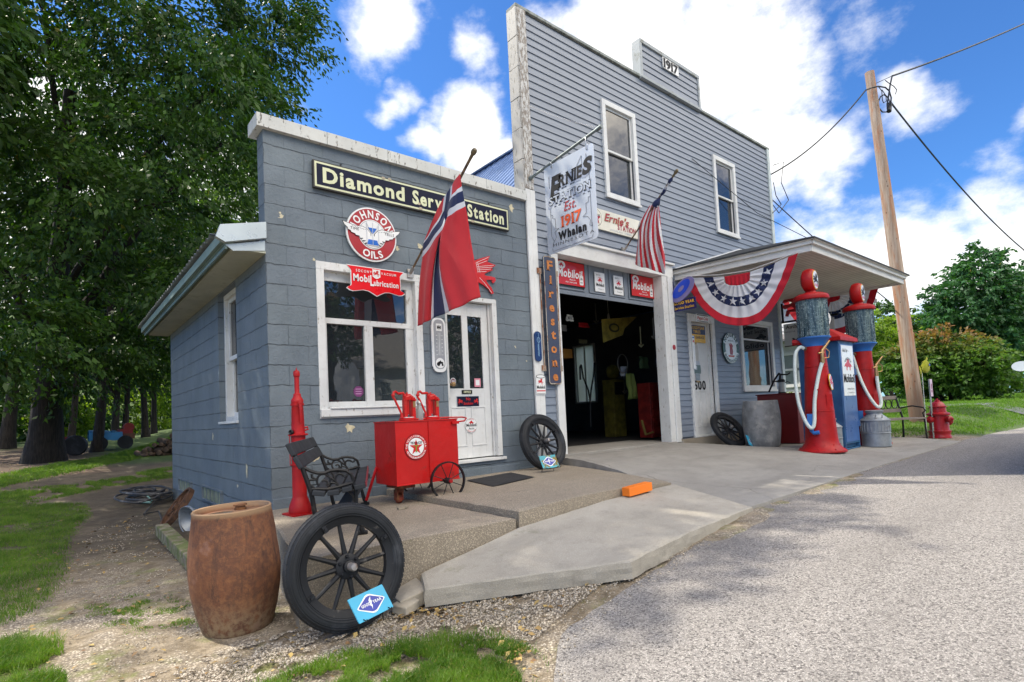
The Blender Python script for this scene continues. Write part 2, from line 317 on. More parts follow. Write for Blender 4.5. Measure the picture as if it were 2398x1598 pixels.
# ------------------------------------------------------------------ mesh building
class MB:
    def __init__(s): s.v = []; s.f = []; s.m = []; s.smooth = False
    def add(s, vs, fs, mi=0):
        o = len(s.v); s.v += [tuple(map(float, p)) for p in vs]; s.f += [tuple(i+o for i in f) for f in fs]; s.m += [mi]*len(fs); return s
    def box(s, x0, x1, y0, y1, z0, z1, mi=0):
        vs = [(x, y, z) for x in (x0, x1) for y in (y0, y1) for z in (z0, z1)]
        return s.add(vs, [(0, 1, 3, 2), (4, 6, 7, 5), (0, 4, 5, 1), (2, 3, 7, 6), (0, 2, 6, 4), (1, 5, 7, 3)], mi)
    def obox(s, c, ax, h, mi=0):
        c = np.array(c, float); ax = [np.array(a, float)/np.linalg.norm(a) for a in ax]
        vs = [c+sx*ax[0]*h[0]+sy*ax[1]*h[1]+sz*ax[2]*h[2] for sx in (-1, 1) for sy in (-1, 1) for sz in (-1, 1)]
        return s.add(vs, [(0, 1, 3, 2), (4, 6, 7, 5), (0, 4, 5, 1), (2, 3, 7, 6), (0, 2, 6, 4), (1, 5, 7, 3)], mi)
    def beam(s, a, b, w, h, up=(0, 0, 1), mi=0):
        a = np.array(a, float); b = np.array(b, float); d = b-a; L = np.linalg.norm(d); d /= L
        x = np.cross(d, up); x /= np.linalg.norm(x); u = np.cross(x, d)
        return s.obox((a+b)/2, (d, x, u), (L/2, w/2, h/2), mi)
    def tube(s, pts, r, n=8, mi=0, closed=False, caps=True):
        pts = [np.array(p, float) for p in pts]; N = len(pts); rs = r if hasattr(r, '__len__') else [r]*N
        prev = None; rings = []
        for i, p in enumerate(pts):
            if closed: d = pts[(i+1) % N]-pts[i-1]
            else: d = pts[min(i+1, N-1)]-pts[max(i-1, 0)]
            d = d/(np.linalg.norm(d)+1e-9)
            if prev is None:
                a = np.array([0, 0, 1.]) if abs(d[2]) < .9 else np.array([1., 0, 0]); x = np.cross(d, a)
            else: x = prev-d*np.dot(prev, d)
            x = x/(np.linalg.norm(x)+1e-9); prev = x; y = np.cross(d, x)
            rings.append([p+rs[i]*(cos(2*pi*k/n)*x+sin(2*pi*k/n)*y) for k in range(n)])
        vs = [q for R in rings for q in R]; fs = []
        for i in range(N if closed else N-1):
            j = (i+1) % N
            for k in range(n): fs.append((i*n+k, i*n+(k+1) % n, j*n+(k+1) % n, j*n+k))
        if caps and not closed: fs.append(tuple(range(n))[::-1]); fs.append(tuple((N-1)*n+k for k in range(n)))
        return s.add(vs, fs, mi)
    def lathe(s, prof, c, axis=(0, 0, 1), n=24, mi=0, caps=True, xdir=None, sx=1):
        """prof: list of (radius, height along axis)"""
        c = np.array(c, float); a = np.array(axis, float); a /= np.linalg.norm(a)
        x = np.array(xdir, float) if xdir is not None else (np.cross(a, [0, 0, 1.]) if abs(a[2]) < .9 else np.array([1., 0, 0]))
        x = x-a*np.dot(x, a); x /= np.linalg.norm(x); y = np.cross(a, x)
        vs = []; fs = []
        for (r, h) in prof:
            for k in range(n): vs.append(c+a*h+r*(sx*cos(2*pi*k/n)*x+sin(2*pi*k/n)*y))
        P = len(prof)
        for i in range(P-1):
            for k in range(n): fs.append((i*n+k, i*n+(k+1) % n, (i+1)*n+(k+1) % n, (i+1)*n+k))
        if caps: fs.append(tuple(range(n))[::-1]); fs.append(tuple((P-1)*n+k for k in range(n)))
        return s.add(vs, fs, mi)
    def prism(s, pts, o, u, v, th, mi=0):
        """flat outline (2D) in frame o,u,v, thickness th towards n = u x v (front face at +th)"""
        o = np.array(o, float); u = np.array(u, float); v = np.array(v, float); n = np.cross(u, v); n /= np.linalg.norm(n)
        A = sum(pts[i][0]*pts[(i+1) % len(pts)][1]-pts[(i+1) % len(pts)][0]*pts[i][1] for i in range(len(pts)))
        if A < 0: pts = pts[::-1]
        k = len(pts); fr = [o+u*p[0]+v*p[1]+n*th for p in pts]; bk = [o+u*p[0]+v*p[1] for p in pts]
        tri = tess(pts)
        fs = [t for t in tri] + [tuple(i+k for i in t)[::-1] for t in tri] + [(i, i+k, (i+1) % k+k, (i+1) % k) for i in range(k)]
        return s.add(fr+bk, fs, mi)
    def grid(s, fn, nu, nv, mi=0, closeu=False):
        vs = [fn(i/nu, j/nv) for i in range(nu+(0 if closeu else 1)) for j in range(nv+1)]
        fs = []; K = nu if closeu else nu+1
        for i in range(nu):
            for j in range(nv):
                a = i*(nv+1)+j; b = ((i+1) % K)*(nv+1)+j; fs.append((a, b, b+1, a+1))
        return s.add(vs, fs, mi)
def tess(pts):
    from mathutils.geometry import tessellate_polygon
    return [tuple(t) for t in tessellate_polygon([[Vector((p[0], p[1], 0)) for p in pts]])]
def rootloc(o):
    l = Vector((0, 0, 0))
    while o is not None: l += o.location; o = o.parent
    return np.array(l)
def build(name, mb, mats, parent=None, smooth=False, loc=None, bevel=0, **tags):
    """mesh in scene coordinates -> one object (its origin at loc, or at its parent's origin)"""
    if not isinstance(mats, (list, tuple)): mats = [mats]
    off = rootloc(parent) if parent is not None else np.array(loc if loc is not None else (0, 0, 0), float)
    me = bpy.data.meshes.new(name)
    v = np.array(mb.v, float)-off
    me.from_pydata(v.tolist(), [], mb.f)
    for q in mats: me.materials.append(q)
    if len(mats) > 1: me.polygons.foreach_set('material_index', mb.m)
    if smooth:
        me.polygons.foreach_set('use_smooth', [True]*len(me.polygons))
        if smooth != 'all': me.set_sharp_from_angle(angle=radians(38))
    me.update()
    o = bpy.data.objects.new(name, me); COL.objects.link(o)
    if parent is not None: o.parent = parent
    else: o.location = off
    if bevel:
        b = o.modifiers.new('bevel', 'BEVEL'); b.width = bevel; b.segments = 2; b.limit_method = 'ANGLE'
    for k, q in tags.items(): o[k] = q
    return o
def thing(name, label, cat, loc=(0, 0, 0), group=None):
    o = bpy.data.objects.new(name, None); COL.objects.link(o); o.location = [float(x) for x in loc]
    o.empty_display_size = .1
    o['label'] = label; o['category'] = cat
    if group: o['group'] = group
    return o
def T(label, cat, group=None):
    d = dict(label=label, category=cat)
    if group: d['group'] = group
    return d
STR = dict(kind='structure')

# ------------------------------------------------------------------ lettering
_G = {}
def glyph(ch, bold):
    k = (ch, bold)
    if k in _G: return _G[k]
    cu = bpy.data.curves.new('g', 'FONT'); cu.body = ch; cu.size = 1; cu.offset = bold; cu.resolution_u = 3
    ob = bpy.data.objects.new('g', cu); COL.objects.link(ob)
    dg = bpy.context.evaluated_depsgraph_get(); me = ob.evaluated_get(dg).to_mesh()
    v = [(p.co.x, p.co.y) for p in me.vertices]; f = [tuple(p.vertices) for p in me.polygons]
    ob.evaluated_get(dg).to_mesh_clear(); bpy.data.objects.remove(ob); bpy.data.curves.remove(cu)
    if not v: _G[k] = ([], [], .3, 0); return _G[k]
    x0 = min(p[0] for p in v); x1 = max(p[0] for p in v)
    _G[k] = ([(p[0]-x0, p[1]) for p in v], f, x1-x0, 0); return _G[k]
CAPH = .70
def serifs(v, f, s=.055):
    """slab feet on every flat stroke end at the base line, x-height and cap line"""
    out = []
    if not v: return out
    ys = sorted(set(round(p[1], 3) for p in v)); tops = [min(ys), max(ys)]
    ed = {}
    for t in f:
        for i in range(len(t)):
            e = tuple(sorted((t[i], t[(i+1) % len(t)]))); ed[e] = ed.get(e, 0)+1
    for (a, b), c in ed.items():
        if c == 1 and abs(v[a][1]-v[b][1]) < .004 and abs(v[a][0]-v[b][0]) > .03 and abs(v[a][0]-v[b][0]) < .24:
            y = v[a][1]
            if min(abs(y-q) for q in tops) < .02 or abs(y-0) < .03:
                x0, x1 = sorted((v[a][0], v[b][0])); up = 1 if y < .2 else -1
                out.append((x0-s, x1+s, y, y+up*.06))
    return out
def text(mb, s, o, u, v, h, width=None, align='c', bold=.0, shear=0., track=.08, sx=1., mi=0, serif=False, lift=.003, path=None):
    """letters of cap height h lying in the frame o,u,v; path(x) -> (origin, udir, vdir) bends the line"""
    o = np.array(o, float); u = np.array(u, float)/np.linalg.norm(u); v = np.array(v, float)/np.linalg.norm(v)
    n = np.cross(u, v); n /= np.linalg.norm(n)
    k = h/CAPH; gl = []; x = 0
    for ch in s:
        if ch == ' ': x += .30; continue
        g = glyph(ch, bold); ex = 0
        gl.append((g, x)); x += g[2]+track
    tot = (x-track)*k*sx
    if width: sx *= width/tot; tot = width
    x0 = {'c': -tot/2, 'l': 0, 'r': -tot}[align]
    for g, gx in gl:
        vv = list(g[0]); ff = list(g[1])
        if serif:
            for (a, b, y0, y1) in serifs(g[0], g[1]):
                i = len(vv); vv += [(a, y0), (b, y0), (b, y1), (a, y1)]; ff.append((i, i+1, i+2, i+3))
        if path is None:
            P = [o+u*(x0+(gx+p[0]+shear*p[1])*k*sx)+v*(p[1]*k)+n*lift for p in vv]
        else:
            mid = x0+(gx+g[2]/2)*k*sx; (po, pu, pv) = path(mid)
            P = [np.array(po)+np.array(pu)*((p[0]-g[2]/2)*k*sx)+np.array(pv)*(p[1]*k)+n*lift for p in vv]
        mb.add(P, ff, mi)
    return tot
def arc_path(c, u, v, R, top=True):
    c = np.array(c, float); u = np.array(u, float); v = np.array(v, float)
    def f(x):
        a = x/R
        if top: d = u*sin(a)+v*cos(a); return c+d*R, u*cos(a)-v*sin(a), d
        d = u*sin(a)-v*cos(a); return c+d*R, u*cos(a)+v*sin(a), -d
    return f
def disc2(R, n=36, cx=0, cy=0, rx=None): return [(cx+(rx or R)*cos(2*pi*i/n), cy+R*sin(2*pi*i/n)) for i in range(n)]
def star2(R, r=None, cx=0, cy=0, rot=0):
    r = r or R*.382
    return [(cx+(R if i % 2 == 0 else r)*sin(pi*i/5+rot), cy+(R if i % 2 == 0 else r)*cos(pi*i/5+rot)) for i in range(10)]
def rrect(w, h, r, n=4):
    o = []
    for (cx, cy, a0) in ((w/2-r, h/2-r, 0), (-w/2+r, h/2-r, 90), (-w/2+r, -h/2+r, 180), (w/2-r, -h/2+r, 270)):
        for i in range(n+1):
            a = radians(a0+90*i/n); o.append((cx+r*cos(a), cy+r*sin(a)))
    return o
# winged running horse outline, facing left, about 1 x 1
HORSE = [(-.50,.10),(-.44,.19),(-.35,.24),(-.30,.31),(-.28,.24),(-.22,.20),(-.14,.10),(-.08,.16),(-.02,.34),(.10,.50),(.06,.40),(.24,.50),(.16,.38),(.36,.44),(.24,.32),(.42,.34),(.26,.24),(.38,.22),(.20,.14),
 (.26,.08),(.30,.0),(.42,-.02),(.50,-.12),(.46,-.24),(.42,-.12),(.34,-.09),(.30,-.13),(.34,-.28),(.26,-.34),(.34,-.46),(.27,-.49),(.17,-.33),(.22,-.22),(.12,-.12),(-.06,-.14),(-.16,-.22),(-.34,-.20),(-.38,-.32),(-.45,-.30),(-.41,-.14),(-.24,-.12),(-.30,-.04),(-.44,-.10),(-.54,-.02),(-.50,.03),(-.36,.02),(-.28,.06),(-.34,.11),(-.44,.08)]
# low lying reptile emblem
GARG = [(-.5,-.1),(-.34,.06),(-.2,.1),(-.08,.26),(.04,.30),(.16,.24),(.2,.1),(.36,.04),(.5,-.08),(.36,-.06),(.28,-.12),(.26,-.26),(.18,-.26),(.16,-.1),(0,-.08),(-.12,-.14),(-.14,-.26),(-.22,-.26),(-.22,-.1),(-.36,-.06)]
def shape(mb, pts, o, u, v, k=1., mi=0, lift=.0, kx=None, th=.001):
    u = np.array(u, float); v = np.array(v, float); n = np.cross(u, v)
    mb.prism([(p[0]*(kx or k), p[1]*k) for p in pts], np.array(o, float)+n*lift, u, v, th, mi)
FU, FV = (1, 0, 0), (0, 0, 1)      # facade frame: right, up ; normal = u x v = -y (towards the street)
# ------------------------------------------------------------------ terrain
from mathutils import noise as mn
def NZ(x, y, z=0., s=1.): return mn.noise(Vector((x*s, y*s, z*s)))
def smooth(t): t = min(1, max(0, t)); return t*t*(3-2*t)
def gz(x, y):
    z = float(np.interp(x, [-60, -6, -1, .2, 1.2, 3.2, 6, 11, 60], [-.6, -.5, -.44, -.40, -.28, -.14, -.07, -.04, -.03]))
    if y > 0: z = z+( -.42-z)*smooth((3.4-x)/2)*smooth(y/1.5)
    if y > 4: z += (.40*smooth((y-4)/10)+.62*smooth((y-13)/14))*smooth((12-x)/8)
    a = float(np.interp(x, [12, 14, 20, 30, 60], [0, .33, .48, .58, .62]))
    z += a*smooth((y+3.3)/1.6)
    if y > 46: z += 15*smooth((y-46)/32)*smooth((40-x)/25)
    return z
def ghit(px, py):
    z = -.3
    for _ in range(25): p = onZ(px, py, z); z = .5*z+.5*gz(p[0], p[1])
    return p
def axis(lo, hi, fine_lo, fine_hi, fine, coarse):
    a = []; x = lo
    while x < hi:
        a.append(x); d = max(fine_lo-x, x-fine_hi, 0); x += fine+min(coarse, d*.12)
    a.append(hi); return a
xs = axis(-160, 320, -4, 14, .09, 12); ys = axis(-120, 320, -6, 9, .09, 12)
g = MB(); nx, ny = len(xs), len(ys)
for x in xs:
    for y in ys:
        near = smooth(1.6-abs(x+.5)/6)*smooth(1.7-abs(y+1)/6)
        z = gz(x, y)+.018*NZ(x, y, 0, 3.1)*near+.03*NZ(x, y, 5, .7)+.008*NZ(x, y, 1, 11)*near-.012
        if -3 < x < 12.5 and y < -3.4: z = min(z, gz(x, y)-.01) if x > .4 else z
        g.v.append((x, y, z))
g.f = [(i*ny+j, (i+1)*ny+j, (i+1)*ny+j+1, i*ny+j+1) for i in range(nx-1) for j in range(ny-1)]; g.m = [0]*len(g.f)
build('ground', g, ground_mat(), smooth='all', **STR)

# road of pale stone chips
def redge(x): return float(np.interp(x, [-8, -3, -1, 0, .45, 1.2, 3.2, 11, 18, 60, 200], [-9.6, -6.9, -4.95, -3.83, -3.43, -3.36, -3.13, -2.98, -3.35, -5.5, -14]))
g = MB(); rx = axis(-8, 190, -2, 14, .1, 8)
for x in rx:
    for j in range(46):
        t = (j/45)**1.6; y0 = redge(x)+.035*NZ(x, 0, 3, 6)+.02*NZ(x, 0, 3, 23)
        y = y0+(-13.5-y0)*t
        g.v.append((x, y, gz(x, y)+.012*smooth(t*30)-.004+.006*NZ(x, y, 0, .9)))
g.f = [(i*46+j, i*46+j+1, (i+1)*46+j+1, (i+1)*46+j) for i in range(len(rx)-1) for j in range(45)]; g.m = [0]*len(g.f)
build('road', g, chipseal(), smooth='all', **STR)
g = MB()       # narrow side street crossing the lawn
g.grid(lambda u, v: (20.2+2.3*u, -3.6+24*v, gz(20.2+2.3*u, -3.6+24*v)+.02), 3, 40)
build('side_street', g, mat('asphalt_grey', (.10, .10, .11), .9), **STR)

def slab(name, fn, depth, nu, nv, material, jit=.008, edge=.02, botf=None):
    """slab whose top is fn(u,v); broken, weathered arris and rough sides"""
    g = MB(); K = {}
    def P(i, j):
        x, y, z = fn(i/nu, j/nv); e = min(i, nu-i, j, nv-j)
        n = NZ(x, y, z, 9); z2 = z+.003*NZ(x, y, 1, 5)
        if e == 0: z2 -= edge*.35+edge*.5*max(0, NZ(x, y, 7, 5)); x += jit*NZ(x, y, 2, 8); y += jit*NZ(x, y, 4, 8)
        return (x, y, z2)
    for i in range(nu+1):
        for j in range(nv+1): K[i, j] = len(g.v); g.v.append(P(i, j))
    g.f = [(K[i, j], K[i+1, j], K[i+1, j+1], K[i, j+1]) for i in range(nu) for j in range(nv)]
    ring = [(i, 0) for i in range(nu)]+[(nu, j) for j in range(nv)]+[(i, nv) for i in range(nu, 0, -1)]+[(0, j) for j in range(nv, 0, -1)]
    rows = [[K[r] for r in ring]]; cx = np.mean([v[0] for v in g.v]); cy = np.mean([v[1] for v in g.v])
    for k in (1, 2, 3):
        row = []
        for r in ring:
            x, y, z = g.v[K[r]]; d = depth(x, y)*k/3 if callable(depth) else depth*k/3
            q = jit*1.5*NZ(x*7, y*7, (z-d)*9+k); L = math.hypot(x-cx, y-cy)
            row.append(len(g.v)); g.v.append((x+(x-cx)/L*(q+.004), y+(y-cy)/L*(q+.004), z-d))
        rows.append(row)
    n = len(ring)
    for a, b in zip(rows, rows[1:]): g.f += [(a[i], b[i], b[(i+1) % n], a[(i+1) % n]) for i in range(n)]
    g.m = [0]*len(g.f)
    A = sum(g.v[ring_i][0]*0 for ring_i in (0,))
    return build(name, g, material, **STR)
M_C1 = concrete('old_concrete', (.34, .285, .215), (.46, .395, .305), 75, .75, .35, .5)
M_C2 = concrete('smooth_concrete', (.35, .32, .265), (.45, .415, .35), 150, .25, .5, .35)
M_C3 = concrete('grey_concrete', (.255, .24, .215), (.33, .315, .285), 180, .15, .4)
def bil(a, b, c, d): # front-left, front-right, back-right, back-left
    a, b, c, d = map(np.array, (a, b, c, d))
    return lambda u, v: tuple((a*(1-u)+b*u)*(1-v)+(d*(1-u)+c*u)*v)
slab('pavement_slab', bil((-.50, -2.20, 0), (1.188, -2.25, -.002), (1.188, .02, .0), (-.06, .02, 0)), .55, 60, 60, M_C1, edge=.022)
def f2(u, v):
    L = np.array([1.212, -2.26+2.27*v, .052+.01*v]); yv = -2.26+2.2*v
    xr = float(np.interp(yv, [-2.26, -1.4, -.5, 0], [3.28, 3.58, 3.80, 3.86])); R = np.array([xr, yv, .05+.045*v])
    return tuple(L*(1-u)+R*u+np.array([0, 0, .035*sin(pi*u)*(1-v)]))
slab('pavement_slab', f2, .4, 70, 60, M_C1, edge=.022)
def framp(u, v):
    x = .30+u*3.0; zb = float(np.interp(x, [.3, 1.2, 2.2, 3.3], [-.235, -.068, .005, .03]))
    B = np.array([x, -2.275, zb])
    F = np.array([np.interp(u, [0, .36, .65, 1], [.19, 1.25, 2.12, 3.17]), np.interp(u, [0, .36, .65, 1], [-2.50, -3.30, -3.21, -3.15]), np.interp(u, [0, .36, .65, 1], [-.27, -.165, -.125, -.10])])
    return tuple(B*(1-v)+F*v)
slab('pavement_ramp', lambda u, v: framp(u, 1-v), lambda x, y: .105, 150, 60, M_C2, jit=.008, edge=.018)
def fapron(u, v):
    """v 0 at the street, 1 at the wall"""
    y = -3.12+3.07*v
    xl = float(np.interp(y, [-3.12, -2.28, -1.4, -.5, 0], [3.20, 3.31, 3.60, 3.82, 3.88])); xr = float(np.interp(y, [-3.0, -1.5, 0], [10.95, 11.6, 12.3]))
    x = xl+(xr-xl)*u**1.15
    zw = float(np.interp(x, [3.8, 6.9, 7.6, 8.3, 12.4], [.185, .185, .10, .03, .02])); zf = float(np.interp(x, [3.2, 5, 7, 11], [-.105, -.075, -.05, -.02]))
    k = smooth(v*1.02); z = zf+(zw-zf)*k
    z += .05*sin(pi*min(1, v))*(1-v)*smooth((x-3)/3)
    return (x, y-.0*u, z)
def apz(x, y):
    v = min(1, max(0, (y+3.12)/3.07)); best = None
    for u in np.linspace(0, 1, 121):
        p = fapron(u, v)
        if best is None or abs(p[0]-x) < best[0]: best = (abs(p[0]-x), p[2])
    return best[1]
slab('driveway_apron', fapron, lambda x, y: .12+.25*(y > -1), 110, 60, M_C3, jit=.006, edge=.012)
g = MB(); g.box(3.9, 7.0, -.06, 1.1, -.3, .215); build('garage_floor', g, M_C3, bevel=.012, **STR)

# ------------------------------------------------------------------ office: painted block building
def wall_holes(g, a0, a1, z0, z1, holes, fn, mi=0):
    """wall rectangle a0..a1, z0..z1 with rectangular holes; fn(a0,a1,z0,z1) adds one solid piece"""
    A = sorted({a0, a1, *[h[0] for h in holes], *[h[1] for h in holes]}); A = [a for a in A if a0 <= a <= a1]
    for p, q in zip(A, A[1:]):
        hs = sorted([(h[2], h[3]) for h in holes if h[0] < q-1e-6 and h[1] > p+1e-6]); z = z0
        for (h0, h1) in hs:
            if h0 > z: fn(p, q, z, h0)
            z = max(z, h1)
        if z < z1: fn(p, q, z, z1)
OX1 = 3.515; OZT = 3.79
office = thing('office_building', 'low grey painted concrete block building with a white coping, picture window and white office door', 'building', (0, 0, -.42))
hw = (.50, 1.77, .86, 2.52); hd = (2.10, 2.92, .24, 2.34)
g = MB(); wall_holes(g, 0, OX1, -.45, OZT, [hw, hd], lambda a, b, c, d: g.box(a, b, 0, .2, c, d))
hs = (1.17, 2.06, .89, 2.50); v1 = (1.98, 3.11, -.15, .01); v2 = (3.92, 4.96, -.17, .0)
wall_holes(g, .2, 5.7, -.45, 2.62, [hs], lambda a, b, c, d: g.box(.0, .2, a, b, c, d))
g.box(.2, OX1+.3, 5.5, 5.7, -.45, 2.9)
build('wall', g, MB_BLOCK, office)
for k, (px, py, sz, side) in enumerate(((1197, 487, .085, 0), (983, 578, .05, 0), (1000, 590, .03, 0), (735, 608, .022, 0), (1233, 846, .018, 0), (820, 1002, .07, 0), (738, 1072, .06, 0), (578, 1103, .075, 1), (930, 583, .04, 0), (1143, 652, .016, 0))):
    c_ = onX(px, py, -.001) if side else onY(px, py, -.001); g = MB(); rk = np.random.default_rng(200+k)
    pts = [(sz*(.55 if side else .8)*rk.uniform(.35, 1.1)*cos(a), sz*(1.3 if side else .9)*rk.uniform(.35, 1.1)*sin(a)) for a in np.linspace(0, 2*pi, 11, endpoint=False)]
    g.prism(pts, c_, (0, -1, 0) if side else (1, 0, 0), (0, 0, 1), .0015); build('paint_chip', g, mat('bare_plaster', (.56, .50, .34), .85, var=.2, vs=20, bump=.4), office)
g = MB()
for k in range(5):      # coping cast in lengths, slightly out of line
    a = -.07+k*.72; b = min(a+.715, OX1-.0)
    dz = .006*NZ(a, 0, 0, 3)
    g.box(a, b, -.055, .26, OZT+.0+dz, OZT+.135+dz)
g.box(-.07, .0, .26, .262, OZT, OZT+.13)
build('coping', g, M_COP, office, bevel=.012)
# roof with eave on the left side
g = MB()
ribs = 46
def roofp(u, v):
    y = .215+5.9*u; x = -.45+3.90*v; return (x, y, 2.70+.23*v*3.85*.35+.017*sin(u*5.9/.076*2*pi*.5))
g.grid(roofp, 150, 3); g.grid(lambda u, v: tuple(np.array(roofp(u, 1-v))-np.array([0, 0, .012])), 150, 3)
M_CORR = mat('corrugated_metal', (.42, .44, .44), .4, metal=.6, var=.15, bump=.05)
roof = build('roof', g, M_CORR, office, smooth='all')
g = MB(); g.box(-.38, -.30, .0, 5.95, 2.55, 2.64); g.beam((-.40, .0, 2.61), (-.40, 5.95, 2.61), .03, .09); g.beam((-.36, .0, 2.535), (-.36, 5.95, 2.535), .02, .045)
build('fascia', g, mat('sage_metal', (.17, .24, .215), .6, var=.1, bump=.03), roof)
g = MB(); g.box(-.31, .0, .0, 5.9, 2.52, 2.545)
build('soffit', g, mat('soffit_paint', (.42, .43, .34), .7, col2=(.2, .2, .13), c2=(.5, .8)), roof)
g = MB(); g.prism([(-.46, 2.60), (-.42, 2.72), (-.005, 2.82), (-.005, 2.66), (-.38, 2.56)], (0, .0, 0), (1, 0, 0), (0, 0, 1), .06)
g.prism([(-.30, 2.50), (-.37, 2.55), (-.005, 2.645), (-.005, 2.545)], (0, .004, 0), (1, 0, 0), (0, 0, 1), .012)
build('flashing', g, mat('pale_metal', (.50, .55, .55), .3, metal=.4, var=.06, bump=.03), roof)
for (a, b, c, d) in (v1, v2):
    g = MB(); g.box(-.006, -.002, a+.02, b-.02, c, d); pn = build('vent_panel', g, mat('vent_green', (.15, .18, .12), .7, col2=(.25, .27, .2), c2=(.4, .6)), office)
    g = MB(); g.box(-.03, .0, a, b, d, d+.02); g.box(-.03, .0, a-.0, a+.02, c, d); g.box(-.03, 0, b-.02, b, c, d); g.box(-.03, 0, a, b, c-.02, c)
    for i in range(1, 5): y = a+(b-a)*i/5; g.box(-.012, -.006, y-.008, y+.008, c, d)
    build('vent_frame', g, MB_BLOCK, pn)
def frame(g, a, b, c, d, t, y0, y1, mi=0):
    """rectangular frame on the facade: jambs between head and sill"""
    g.box(a, a+t, y0, y1, c+t, d-t, mi); g.box(b-t, b, y0, y1, c+t, d-t, mi); g.box(a, b, y0, y1, d-t, d, mi); g.box(a, b, y0, y1, c, c+t, mi)
# picture window
x0, x1, z0, z1 = hw
wn = MB(); frame(wn, x0, x1, z0, z1, .085, -.012, .20)
wd = build('window', wn, M_WHP, office, bevel=.004)
g = MB(); g.box(x0+.085, x1-.085, .07, .12, 2.34, 2.435); g.box(x0+.085, x1-.085, .055, .13, 1.875, 1.935); g.box(1.055, 1.155, .055, .12, .945, 1.875)
g.box(x0+.085, 1.055, .06, .12, .945, 1.035); g.box(1.155, x1-.085, .06, .12, .945, 1.035)
g.box(x0+.085, x0+.125, .06, .12, 1.035, 1.875); g.box(x1-.19, x1-.085, .06, .12, 1.035, 1.875); g.box(x0+.085, x0+.11, .06, .12, 1.935, 2.34); g.box(x1-.17, x1-.085, .06, .12, 1.935, 2.34)
build('sash', g, M_WHP, wd, bevel=.003)
g = MB(); g.box(x0+.0, x1+.0, -.045, -.012, .875, .955); g.box(x0+.10, x1-.02, -.06, -.012, .955, .975)
build('sill', g, M_WHP, wd, bevel=.006)
for (a, b, c, d) in ((.61, 1.60, 1.935, 2.34), (.625, 1.055, 1.035, 1.875), (1.155, 1.58, 1.035, 1.875)):
    g = MB(); g.box(a, b, .09, .096, c, d); build('pane', g, M_GLASS, wd)
# office door
dx0, dx1, dz0, dz1 = hd
g = MB(); g.box(dx0, dx0+.05, .03, .20, dz0+.05, dz1-.05); g.box(dx1-.075, dx1, .0, .20, dz0+.05, dz1-.06); g.box(dx0, dx1, .0, .20, dz1-.06, dz1); g.box(dx0-.02, dx1+.03, -.04, .20, dz0, dz0+.035)
g.box(dx1-.1, dx1-.075, .06, .20, dz0+.05, dz1-.06)
df = build('door_frame', g, M_WHP, office, bevel=.004)
g = MB(); a, b = dx0+.055, dx1-.105; yy0, yy1 = .085, .125; zb = .29
holes = [(a+.03, a+.25, 1.17, 2.10), (a+.34, a+.56, 1.17, 2.10)]
wall_holes(g, a, b, zb, 2.27, holes, lambda p, q, r, s: g.box(p, q, yy0, yy1, r, s))
for (p, q) in ((a+.03, a+.265), (a+.34, a+.575)):
    frame(g, p, q, .44, .94, .018, yy0-.008, yy0)
dr = build('door', g, M_WH, office, bevel=.003)
for h in holes: g = MB(); g.box(h[0], h[1], .10, .105, h[2], h[3]); build('pane', g, M_GLASS, dr)
g = MB(); g.lathe([(.0, 0), (.018, .0), (.012, .02), (.012, .04), (.028, .05), (.026, .075), (.0, .08)], (a+.045, yy0, 1.22), (0, -1, 0), 14); build('door_knob', g, M_BRASS, dr, smooth=True)
# side window (double hung, deep reveal)
g = MB(); y0, y1, z0, z1 = hs
def yframe(g, a, b, c, d, t, x0, x1):
    g.box(x0, x1, a, a+t, c+t, d-t); g.box(x0, x1, b-t, b, c+t, d-t); g.box(x0, x1, a, b, d-t, d); g.box(x0, x1, a, b, c, c+t)
yframe(g, y0, y1, z0, z1, .06, .07, .2); g.box(-.02, .07, y0-.01, y1+.01, z0-.03, z0)
sw = build('window', g, M_WHP, office, bevel=.003)
g = MB(); yframe(g, y0+.06, y1-.06, 1.66, z1-.06, .05, .11, .15); yframe(g, y0+.06, y1-.06, z0+.06, 1.71, .05, .15, .19); build('sash', g, M_WHP, sw)
g = MB(); g.box(.13, .134, y0+.11, y1-.11, 1.71, z1-.11); build('pane', g, M_GLASS, sw)
g = MB(); g.box(.17, .174, y0+.11, y1-.11, z0+.11, 1.66); build('pane', g, M_GLASS, sw)
# plinth below the door and dark rooms behind the glass
g = MB(); g.box(.0, OX1, -.03, .0, -.1, .10); g.box(dx0-.25, dx1+.25, -.045, -.03, -.1, .17)
build('plinth', g, MB_BLOCK, office, bevel=.01)
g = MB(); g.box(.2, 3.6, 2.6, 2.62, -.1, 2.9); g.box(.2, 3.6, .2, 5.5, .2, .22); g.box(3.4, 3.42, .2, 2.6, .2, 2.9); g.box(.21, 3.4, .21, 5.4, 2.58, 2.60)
build('interior', g, mat('interior_wall', (.055, .05, .045), .9), office)

